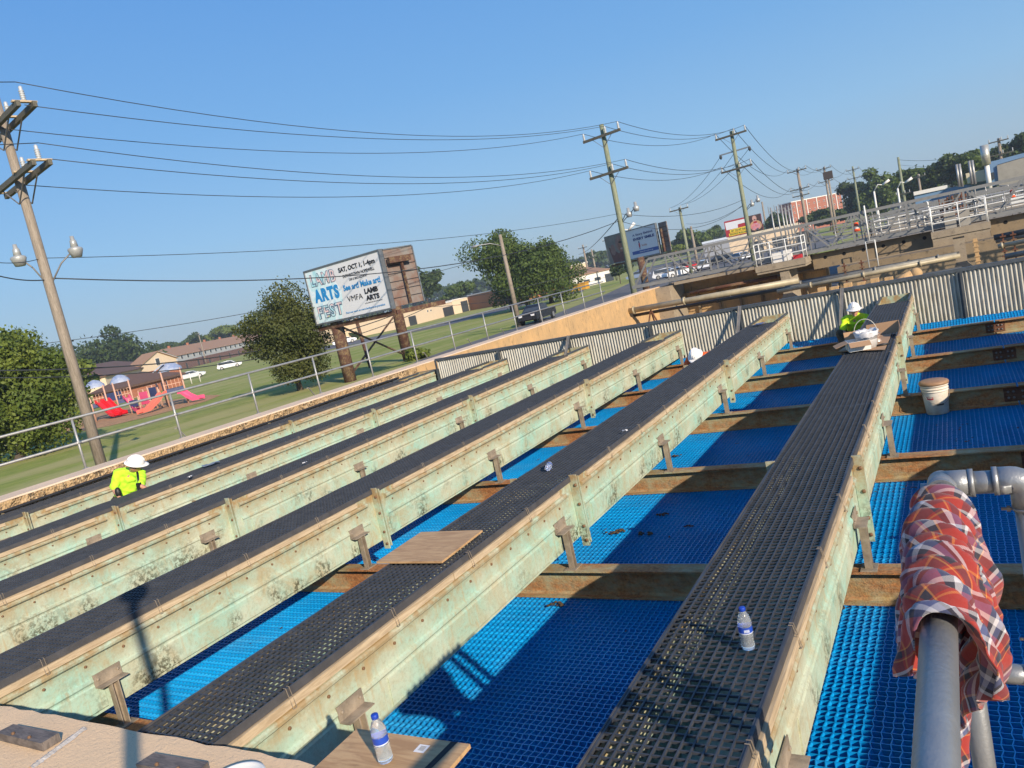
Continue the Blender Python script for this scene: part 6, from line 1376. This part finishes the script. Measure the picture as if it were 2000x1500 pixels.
WASH = m_wash(); PAST = m_pastel(); OUTL = mat('print_slate', (.12, .17, .25), .6, 0, .05, 5, 0)
bb = thing('billboard', 'arts festival billboard with blue lettering on two rusty columns behind the railing', 'billboard', tuple(G(740, 725)))
O, X, N, Wd, Hh = bb_face(None, (592, 531), (619, 631), (743, 492), (765, 603), 3.35)
Zv = Vector((0, 0, 1))
b = MB(); plate(b, O, X, N, 0, Wd, 0, Hh, -.25, 0); fc = obj('board', b, PAPER, bb)
b = MB()
for a in ((-.08, 0, -.1, Hh+.1), (Wd, Wd+.08, -.1, Hh+.1)): plate(b, O, X, N, a[0], a[1], a[2], a[3], -.27, .05)
plate(b, O, X, N, 0, Wd, Hh, Hh+.1, -.27, .05); plate(b, O, X, N, 0, Wd, -.1, 0, -.27, .05); obj('frame', b, FRM, bb)
k = .01
flat('colour_wash', O, X, N, [(.03*Wd, .02), (.36*Wd, .02), (.42*Wd, .3*Hh), (.44*Wd, .5*Hh), (.36*Wd, .78*Hh), (.30*Wd, .98*Hh), (.01*Wd, .98*Hh), (.01*Wd, .1*Hh)], k, WASH, fc)
def T(s, x, z, w_, h, m, off=0, d=.02, sp=1.0, par=None, O_=None, X_=None, N_=None, W_=None, H_=None):
    O_ = O_ or O; X_ = X_ or X; N_ = N_ or N; W_ = W_ or Wd; H_ = H_ or Hh
    o = text('lettering', s, 1.0, m, par or fc, O_, X_, Zv, .002, off, sp=sp)
    bpy.context.view_layer.update(); dm = o.dimensions; hx, hz = w_*W_/max(dm.x, .01), h*H_/max(dm.y, .01)
    # bounding box origin in text space
    bb0 = Vector(o.bound_box[0]); R = Matrix((X_, Zv, X_.cross(Zv))).transposed().to_4x4()
    loc = O_+X_*(x*W_-bb0.x*hx)+Zv*(z*H_-bb0.y*hz)+N_*d-(parent_world(par or fc))
    R = R @ Matrix.Diagonal((hx, hz, 1, 1)); R.translation = loc; o.matrix_local = R; return o
for s, x, z, w_, h in (('LAMB', .055, .69, .35, .24), ('FEST', .055, .07, .35, .25)):
    T(s, x, z, w_, h, OUTL, .07, .018, 1.18); T(s, x+.005, z+.012, w_-.010, h-.024, PAST, .006, .024, 1.24)
T('ARTS', .055, .385, .35, .255, BLU, .06, .02, 1.16)
T('SAT, OCT 1, 1-4pm', .46, .795, .475, .115, INK, .035); T('DOWNTOWN HOPEWELL', .50, .71, .41, .055, INK, .015); T('200 E BROADWAY', .57, .635, .24, .042, INK, .004)
T('See art! Make art!', .47, .475, .48, .11, BLU, .03); T('VMFA', .49, .27, .20, .10, INK, -.004); T('LAMB', .725, .335, .17, .095, INK, .05); T('ARTS', .725, .21, .17, .095, INK, .05)
T('LAMB CENTER FOR ARTS AND HEALING', .70, .165, .22, .018, INK); T('Find out more at www.lambarts.org/artsfest', .43, .055, .51, .045, BLU, .004)
# back-facing second panel in V
O2, X2, N2, W2, H2 = bb_face(None, (749, 496), (781, 592), (805, 484), (828, 590), 3.35)
O2 = O+X*(Wd+.09)+N*-.28; tr2 = solve_t((805, 484), (828, 590), 3.35); Q = D(828, 590, tr2-.6); X2 = Vector((Q[0]-O2.x, Q[1]-O2.y, 0)); W2 = X2.length; X2.normalize(); N2 = X2.cross(Zv)
b = MB(); plate(b, O2, X2, N2, 0, W2, 0, Hh, -.1, 0); bk = obj('back_panel', b, GB, bb)
b = MB()
for j in range(1, 7): plate(b, O2, X2, N2, 0, W2, j*Hh/7-.02, j*Hh/7+.02, 0, .03)
obj('seam', b, INK, bk); b = MB(); plate(b, O2, X2, N2, W2, W2+.07, 0, Hh, -.12, .06); plate(b, O2, X2, N2, 0, W2, Hh, Hh+.07, -.12, .06); obj('frame', b, FRM, bk)
b = MB()
pL, pR = Vector(G(685, 745)), Vector(G(798, 703)); zt_ = O.z-.1
for nm, p, ht in (('column', pL, zt_), ('column', pR, O.z+Hh*.82)): b = MB(); b.tube([(p.x, p.y, GZ-.1), (p.x, p.y, ht)], .40, 20); obj(nm, b, RUST, bb)
q = Vector(G(724, 718)); b = MB(); b.tube([(q.x, q.y, GZ-.1), (q.x-.3, q.y, zt_)], .14, 10); obj('column', b, RUST, bb)
b = MB(); e0 = O+X*-.9+Zv*-.35+N*-.3; e1 = O2+X2*(W2+1.2)+Zv*-.35+N*-.3; c1 = O+X*Wd+Zv*-.35+N*-.3
b.bar(e0, c1, .25, .28); b.bar(c1, e1, .25, .28); b.bar(e0+N*-.9, c1+N*-.9, .2, .2); obj('walkway_beam', b, RUST, bb)
b = MB(); b.bar(pL+Zv*.3, Vector((pR.x, pR.y, zt_-.2)), .1); b.bar(pR+Zv*.3, Vector((pL.x, pL.y, zt_-.2)), .1); obj('cross_brace', b, RUST, bb)
b = MB(); p_ = O2+X2*.0+Zv*(Hh*.80); b.bar(p_+N2*.35, p_+X2*W2*.75+N2*.35, .3, .35); b.bar(O2+X2*.9+N2*.3, O2+X2*.9+N2*.3+Zv*Hh*.8, .12); obj('bracing', b, RUST, bb)
b = MB(); plate(b, e0, X, N, -1.3, .1, -.2, .12, .1, .14); nb = obj('name_board', b, RUST, bb); T('LAMAR', -1.15/Wd, -.48/Hh, 1.1/Wd, .2/Hh, TRIM, .02, -.05, par=nb)
# ---- smile billboard
b2 = thing('billboard', 'billboard with a dark photo and the words every smile, behind the middle pole', 'billboard', tuple(D(1258, 555, 84)))
O, X, N, Wd, Hh = bb_face(None, (1181, 464), (1191, 515), (1277, 438), (1289, 494), 3.35)
b = MB(); plate(b, O, X, N, 0, Wd, 0, Hh, -.25, 0); fc = obj('board', b, PAPER, b2)
b = MB(); plate(b, O, X, N, -.08, 0, -.1, Hh+.1, -.27, .05); plate(b, O, X, N, Wd, Wd+.08, -.1, Hh+.1, -.27, .05); plate(b, O, X, N, 0, Wd, Hh, Hh+.1, -.27, .05); plate(b, O, X, N, 0, Wd, -.1, 0, -.27, .05); obj('frame', b, FRM, b2)
flat('photo_ground', O, X, N, [(0, 0), (.44*Wd, 0), (.44*Wd, Hh), (0, Hh)], .01, mat('photo_grey', (.22, .20, .18), .6, 0, .3, 1.2, 0), fc)
def disc(x, z, rx, rz, m, d, n=24, par=None): return flat('photo_shape', O, X, N, [(x*Wd+rx*math.cos(2*math.pi*i/n), z*Hh+rz*math.sin(2*math.pi*i/n)) for i in range(n)], d, m, par or fc)
flat('photo_shape', O, X, N, [(.10*Wd, 0), (.44*Wd, 0), (.44*Wd, .55*Hh), (.33*Wd, .5*Hh), (.24*Wd, .3*Hh), (.12*Wd, .5*Hh), (.04*Wd, .62*Hh)], .015, mat('photo_maroon', (.15, .05, .045), .6, 0, .4, 2, 0), fc)
disc(.29, .66, .95, 1.0, mat('photo_cloth', (.26, .15, .13), .6, 0, .3, 2, 0), .02); disc(.30, .58, .6, .8, mat('photo_skin', (.30, .13, .08), .6, 0, .4, 2.5, 0), .025); disc(.30, .70, .35, .14, mat('photo_dark', (.05, .02, .02), .6), .03); disc(.13, .48, .5, .7, MATS['photo_cloth'], .02); disc(.31, .46, .3, .12, mat('photo_pale', (.5, .36, .3), .6), .03)
flat('blue_band', O, X, N, [(.5*Wd, .12*Hh), (Wd, .12*Hh), (Wd, .24*Hh), (.5*Wd, .24*Hh)], .012, mat('band_blue', (.05, .12, .38), .6), fc)
T('A Story Behind', .56, .74, .38, .10, INKB, .02); T('EVERY SMILE', .56, .60, .40, .095, INKB, .05); T('smiletrain.org/change', .64, .15, .26, .055, PAPER, .006, .02); T('Smile', .70, .36, .10, .07, mat('print_orange', (.6, .20, .10), .6), .0)
disc(.66, .42, .14, .34, mat('print_red', (.55, .05, .07), .6), .02); disc(.66, .53, .10, .12, INKB, .024); disc(.66, .30, .09, .1, INKB, .024)
tb = solve_t((1277, 438), (1289, 494), 3.35); O2 = O+X*(Wd+.1)+N*-.4; Q = D(1311, 488, tb-1.0); X2 = Vector((Q[0]-O2.x, Q[1]-O2.y, 0)); W2 = X2.length; X2.normalize(); N2 = X2.cross(Zv)
b = MB(); plate(b, O2, X2, N2, 0, W2, .0, Hh, -.1, 0); bk = obj('back_panel', b, GB, b2); b = MB()
for j in range(1, 6): plate(b, O2, X2, N2, 0, W2, j*Hh/6-.03, j*Hh/6+.03, 0, .04)
plate(b, O2, X2, N2, .25*W2, .42*W2, .0, Hh*.8, .05, .3); obj('seam', b, RUST, bk)
q = Vector(D(1254, 520, tb+.4)); b = MB(); b.tube([(q.x, q.y, GZ-.2), (q.x, q.y, O.z)], .42, 16); obj('column', b, RUST, b2); b = MB(); b.bar(O+Zv*-.3+N*-.3, O2+X2*(W2+.8)+Zv*-.3, .25, .25); obj('walkway_beam', b, RUST, b2)
# ---- red and yellow billboard
b3 = thing('billboard', 'red and yellow billboard with a smiling figure, behind the three-arm pole', 'billboard', tuple(D(1460, 470, 150)))
O, X, N, Wd, Hh = bb_face(.99, (1413, 432), (1419, 463), (1486, 415), (1491, 450), 4.2)
b = MB(); plate(b, O, X, N, 0, Wd, 0, Hh, -.3, 0); fc = obj('board', b, mat('board_red', (.42, .025, .03), .6), b3)
YEL = mat('board_yellow', (.80, .62, .03), .6, 0, .05, 5, 0)
flat('white_panel', O, X, N, [(.03*Wd, .45*Hh), (.35*Wd, .45*Hh), (.36*Wd, .66*Hh), (.62*Wd, .68*Hh), (.62*Wd, .9*Hh), (.02*Wd, .9*Hh)], .02, PAPER, fc)
flat('yellow_panel', O, X, N, [(.12*Wd, .24*Hh), (.60*Wd, .27*Hh), (.60*Wd, .46*Hh), (.12*Wd, .42*Hh)], .03, YEL, fc); flat('yellow_panel', O, X, N, [(.08*Wd, .04*Hh), (.62*Wd, .06*Hh), (.62*Wd, .24*Hh), (.08*Wd, .21*Hh)], .04, YEL, fc)
T('GET THE APP THAT', .15, .28, .42, .11, INK, .02, .06); T('REWARDS MUNCHIES', .11, .08, .48, .11, INK, .02, .06)
flat('photo_ground', O, X, N, [(.66*Wd, 0), (Wd, 0), (Wd, Hh), (.66*Wd, Hh)], .02, mat('photo_brown', (.06, .03, .025), .6), fc)
disc(.83, .35, 1.5, 1.3, mat('photo_tan', (.55, .32, .16), .6), .03); disc(.82, .30, 1.2, .9, mat('photo_mixed', (.55, .35, .45), .6, 0, .6, 3, 0, col2=(.65, .12, .06)), .04); disc(.82, .78, .55, .75, mat('photo_face', (.60, .36, .30), .6), .035); disc(.82, .70, .25, .14, INK, .045); disc(.83, .55, .5, .28, MATS['board_red'], .05)
q = Vector(D(1465, 455, 150)); b = MB(); b.tube([(O.x+X.x*Wd*.3, O.y+X.y*Wd*.3-.3, GZ), (O.x+X.x*Wd*.3, O.y+X.y*Wd*.3-.3, O.z)], .4, 12); obj('column', b, RUST, b3); b = MB(); b.tube([(O.x+X.x*Wd*.8, O.y+X.y*Wd*.8-.3, GZ), (O.x+X.x*Wd*.8, O.y+X.y*Wd*.8-.3, O.z)], .4, 12); obj('column', b, RUST, b3)
# ================================================================= cars
def car(label, P, yaw, paint, L=4.6, kind='sedan'):
    t = thing('pickup_truck' if kind == 'pickup' else 'parked_car', label, 'pickup truck' if kind == 'pickup' else 'car', P, rz=yaw)
    m = mat('paint_'+paint[0], paint[1], .25, .2, .05, 3, 0); W_ = .9 if kind != 'pickup' else 1.0; s = L/4.6
    low = [(-2.3, .45), (-2.25, .78), (-2.1, .92), (-1.0, .96), (1.15, .98), (2.05, .86), (2.28, .70), (2.3, .42), (1.9, .28), (-1.95, .28)] if kind != 'pickup' else [(-2.3, .62), (-2.3, 1.12), (-.75, 1.14), (-.7, 1.12), (1.2, 1.14), (2.15, 1.05), (2.3, .92), (2.3, .5), (2.0, .38), (-2.2, .42)]
    cab = [(-1.95, .94), (-1.35, 1.38), (-.2, 1.46), (.55, 1.38), (1.25, .97)] if kind == 'sedan' else ([(-2.15, .94), (-1.95, 1.45), (-.3, 1.58), (.5, 1.5), (1.2, .97)] if kind == 'suv' else [(-.75, 1.12), (-.65, 1.62), (.0, 1.74), (.55, 1.70), (1.25, 1.12)])
    def slab(poly, w0, w1):
        b = MB(); n = len(poly); zs = [p[1] for p in poly]; z0, z1 = min(zs), max(zs)
        v = []
        for sgn in (-1, 1):
            for (x, z) in poly: f_ = (z-z0)/(z1-z0+1e-6); v.append((x*s, sgn*(w0+(w1-w0)*f_), z))
        b.add(v, [tuple(range(n)), tuple(range(n, 2*n))[::-1]]+[(i, i+n, (i+1) % n+n, (i+1) % n) for i in range(n)]); return b
    obj('body', slab(low, W_, W_*.96), m, t, world=False); obj('cabin', slab(cab, W_*.93, W_*.72), m, t, world=False)
    c2 = [(x*.97+.0, .98 if z < 1.15 else z-.09) for x, z in cab]; 
    g = slab([(x, z) for x, z in cab], W_*.935, W_*.725); b = MB()
    zl, zh = cab[0][1]+.04, max(z for _, z in cab)-.1
    for sgn in (-1, 1):
        w_a, w_b = sgn*(W_*.94), sgn*(W_*.76)
        xs_ = [c[0]*s for c in cab]; b.add([(xs_[0]*.9, w_a, zl), (xs_[-1]*.88, w_a, zl), (xs_[-2]*.9, w_b, zh), (xs_[1]*.98, w_b, zh)], [(0, 1, 2, 3)])
    x0_, x1_ = cab[-1][0]*s+.01, cab[-2][0]*s+.05; b.add([(x0_, -W_*.8, zl), (x0_, W_*.8, zl), (x1_, W_*.66, zh), (x1_, -W_*.66, zh)], [(0, 1, 2, 3)])
    x0_, x1_ = cab[0][0]*s-.01, cab[1][0]*s-.05; b.add([(x0_, -W_*.8, zl), (x0_, W_*.8, zl), (x1_, W_*.66, zh), (x1_, -W_*.66, zh)], [(3, 2, 1, 0)])
    obj('window', b, WIN, t, world=False)
    R_w = .34 if kind != 'pickup' else .42
    for x in (-1.45*s, 1.42*s):
        for sgn in (-1, 1):
            b = MB(); b.tube([(x, sgn*(W_-.18), R_w), (x, sgn*(W_+.02), R_w)], R_w, 18, smooth=False); w_ = obj('wheel', b, mat('tyre', (.02, .02, .02), .8), t, world=False); b = MB(); b.tube([(x, sgn*(W_+.02), R_w), (x, sgn*(W_+.035), R_w)], R_w*.6, 14, smooth=False); obj('rim', b, GALV, w_, world=False)
    for sgn in (-1, 1): b = MB(); b.box((2.2*s, sgn*.62*W_-.18, low[6][1]-.12), (2.31*s, sgn*.62*W_+.18, low[6][1]+.04)); obj('headlight', b, PAPER, t, world=False)
    b = MB(); b.box((2.3*s, -.5, .5), (2.325*s, .5, low[6][1]-.1)); obj('grille', b, INK, t, world=False); return t
a, c = G(1030, 637), G(1072, 621); dv = a-c
car('black pickup truck driving on the road behind the tank railing', tuple((a+c)/2), math.atan2(-.95, .1), ('black', (.02, .022, .028)), 5.2, 'pickup')
car('silver sedan parked on the grass edge right of the cream gabled house', tuple(G(374, 740)), .25+.6, ('silver', (.55, .57, .6)), 5.2)
car('white hatchback parked in front of the brown townhouse row', tuple(G(450, 719)), .8, ('white', (.75, .76, .78)), 4.8, 'suv')
car('white car seen beside the left leg of the arts billboard', tuple(at(672, 664, 150)), .8, ('white', (.75, .76, .78)), 4.6)
for k, (px, t_, col, lb, kd) in enumerate([((1300, 512), 125, ('white', (.75, .76, .78)), 'white van-like car under the smile billboard right part', 'suv'), ((1322, 513), 118, ('white', (.75, .76, .78)), 'white car left of the red pickup behind the truss bridge', 'sedan'),
        ((1338, 500), 128, ('red', (.6, .03, .03)), 'bright red pickup behind the truss bridge', 'pickup'), ((1372, 503), 125, ('white', (.75, .76, .78)), 'white box-shaped vehicle right of the red pickup', 'suv'), ((1440, 482), 130, ('silver', (.55, .57, .6)), 'silver car in front of the cream shop building', 'sedan'),
        ((1405, 490), 140, ('black', (.03, .032, .04)), 'dark car in front of the cream shop building', 'suv'), ((1246, 535), 160, ('bluegrey', (.25, .33, .5)), 'pale blue car left of the smile billboard column', 'suv')]):
    car(lb, tuple(at(*px, t_)), .3+.5*k, col, 4.9, kd)
# yellow container by the oaks
p = at(1132, 552, 165); t = thing('yellow_container', 'yellow waste container by the white workshop at the oak pair', 'container', tuple(p)); b = MB(); b.box((p[0]-2.2, p[1]-1, GZ+.1), (p[0]+1.6, p[1]+1, GZ+1.5)); b.box((p[0]-2.3, p[1]-1.1, GZ+1.5), (p[0]+1.7, p[1]+1.1, GZ+1.6)); obj('container', b, mat('container_yellow', (.65, .33, .03), .6), t)
# ================================================================= playground
PG_P = mat('play_post', (.55, .33, .24), .6, 0, .1, 5, 0); PG_R = mat('slide_red', (.75, .02, .03), .35, 0, .05, 5, 0); PG_K = mat('slide_pink', (.75, .10, .22), .35, 0, .05, 5, 0); PG_B = mat('play_blue', (.04, .06, .16), .6, 0, .2, 5, 0); PG_S = mat('roof_blue', (.16, .22, .38), .5, 0, .3, 2, 0, col2=(.38, .42, .5)); PG_C = mat('slide_coral', (.70, .16, .12), .4, 0, .05, 5, 0)
def tower(px, t, s, hd, hr, label, roof=True):
    c = at(*px, t); ang = math.atan2(-(c[0]-CAM[0]), (c[1]-CAM[1])); o = thing('play_tower', label, 'play tower', tuple(c), rz=ang)
    for i in (-1, 1):
        for j in (-1, 1): b = MB(); b.tube([(i*s, j*s, 0), (i*s, j*s, hr)], .07, 8); obj('post', b, PG_P, o, world=False)
    b = MB(); b.box((-s, -s, hd-.08), (s, s, hd)); obj('deck', b, PG_B, o, world=False)
    b = MB()
    for z in (.35, .85): b.bar((-s, s, hd+z), (s, s, hd+z), .05); b.bar((-s, -s, hd+z), (-s, s, hd+z), .05); b.bar((s, -s, hd+z), (s, s, hd+z), .05)
    for q in (-.6, -.2, .2, .6): b.bar((q*s, s, hd), (q*s, s, hd+.85), .035); b.bar((-s, q*s, hd), (-s, q*s, hd+.85), .035)
    obj('guard_rail', b, PG_P, o, world=False)
    b = MB(); b.box((-s, -s-.03, hd-.35), (s, -s+.03, hd-.09)); obj('panel', b, PG_B, o, world=False)
    if roof:
        b = MB(); n = 12; v = []
        for i, (r, z) in enumerate(((s*1.35, hr-.1), (s*1.3, hr+.1), (s*.75, hr+.45), (.08, hr+.6))):
            for k in range(n): a = 2*math.pi*(k+.5)/n; q = 1.12 if k % 3 == 1 else 1.0; v.append((r*q*math.cos(a), r*q*math.sin(a), z))
        b.add(v, [(i*n+k, i*n+(k+1) % n, (i+1)*n+(k+1) % n, (i+1)*n+k) for i in range(3) for k in range(n)], True); obj('roof', b, PG_S, o, world=False)
    return o
def slide(par_o, s, hd, ln, x0, m, y=-1, w_=.42, name='slide', side=0):
    b = MB(); pts = [(0, hd), (.25, hd-.02), (ln*.45, hd*.55), (ln*.8, hd*.2), (ln, .22), (ln+.3, .2)]; v = []
    for (d, z) in pts:
        for (a, zz) in ((-w_/2, .28), (-w_/2+.04, .02), (w_/2-.04, .02), (w_/2, .28)): v.append((x0+a+side*d, -s-d*(1-abs(side)*.4), z+zz))
    for (d, z) in pts:
        for (a, zz) in ((-w_/2-.04, .28), (-w_/2-.02, -.04), (w_/2+.02, -.04), (w_/2+.04, .28)): v.append((x0+a+side*d, -s-d*(1-abs(side)*.4), z+zz))
    n = len(pts); b.add(v, [(i*4+k, i*4+k+1, (i+1)*4+k+1, (i+1)*4+k) for i in range(n-1) for k in range(3)]+[(4*n+i*4+k, 4*n+(i+1)*4+k, 4*n+(i+1)*4+k+1, 4*n+i*4+k+1) for i in range(n-1) for k in range(3)]+[(i*4+q, (i+1)*4+q, 4*n+(i+1)*4+q, 4*n+i*4+q) for i in range(n-1) for q in (0, 3)]); return obj(name, b, m, par_o, world=False)
T1 = tower((203, 818), 77, .62, 1.55, 3.0, 'play tower at the left end with a double red slide and blue canopy'); slide(T1, .75, 1.55, 2.3, -.1, PG_R, side=.45); slide(T1, .75, 1.55, 2.3, .5, PG_R, side=.45)
T2 = tower((252, 808), 76, .62, 1.45, 3.0, 'second play tower with a pink slide and blue canopy'); slide(T2, .75, 1.45, 2.0, .1, PG_K, side=.35)
T3 = tower((350, 790), 71, .75, 1.5, 3.1, 'right play tower with two pale blue canopies and a short pink slide'); slide(T3, .85, 1.0, 1.4, .3, PG_K, side=.9); slide(T3, .85, 1.2, 2.0, -.9, PG_C, side=-.9)
b = MB(); b.box((-.9, -.9, 3.35), (.2, .9, 3.45), Matrix.Rotation(-.5, 3, 'Y'), (1.1, 0, .6)); obj('roof', b, PG_S, T3, world=False)
a1, a2, a3 = at(215, 815, 77.6), at(248, 808, 76.6), at(300, 798, 74); 
br = thing('play_bridge', 'dark blue panelled bridge between the two left play towers', 'play bridge', tuple((a1+a2)/2)); b = MB(); 
b.bar(a1+(0, 0, 1.5), a2+(0, 0, 1.5), .8, .1); b.bar(a1+(0, 0, 1.85), a2+(0, 0, 1.85), .05, .6); obj('bridge_panel', b, PG_B, br)
for k, (px, h_, lb, m) in enumerate((((278, 804), 1.4, 'low climbing frame right of the pink slide', PG_P), ((300, 800), 1.9, 'pink panelled climbing frame in the middle of the playground', PG_K), ((318, 796), 2.1, 'arched climber left of the right play tower', PG_P))):
    c = at(*px, 74); o = thing('climbing_frame', lb, 'climbing frame', tuple(c)); b = MB()
    for i in (-.7, 0, .7):
        for j in (-.5, .5): b.tube([(c[0]+i, c[1]+j, GZ), (c[0]+i, c[1]+j, GZ+h_+.1*i)], .06, 6)
    for z in (.5, .9, h_): b.bar((c[0]-.7, c[1]-.5, GZ+z), (c[0]+.7, c[1]-.5, GZ+z), .05); b.bar((c[0]-.7, c[1]+.5, GZ+z), (c[0]+.7, c[1]+.5, GZ+z), .05)
    obj('frame', b, PG_P, o); b = MB(); b.box((c[0]-.6, c[1]-.56, GZ+.6), (c[0]+.5, c[1]-.5, GZ+h_-.2)); obj('panel', b, m if m is not PG_P else PG_B, o)
for k, px in enumerate(((375, 750), (392, 746))):
    c = G(*px); o = thing('goal_post', ('left', 'right')[k]+' thin white post on the grass right of the playground', 'post', tuple(c)); b = MB(); b.tube([(c[0], c[1], GZ), (c[0], c[1], GZ+1.6)], .07, 6); obj('post', b, TRIM, o)
bpy.context.view_layer.update(); dg = bpy.context.evaluated_depsgraph_get()
for o in [o for o in bpy.data.objects if o.type == 'FONT']:
    me = bpy.data.meshes.new_from_object(o.evaluated_get(dg)); me.name = o.name
    n = bpy.data.objects.new('tmp', me); COL.objects.link(n); n.parent = o.parent; n.matrix_local = o.matrix_local.copy(); nm = o.name; bpy.data.objects.remove(o); n.name = nm
bpy.context.view_layer.update()
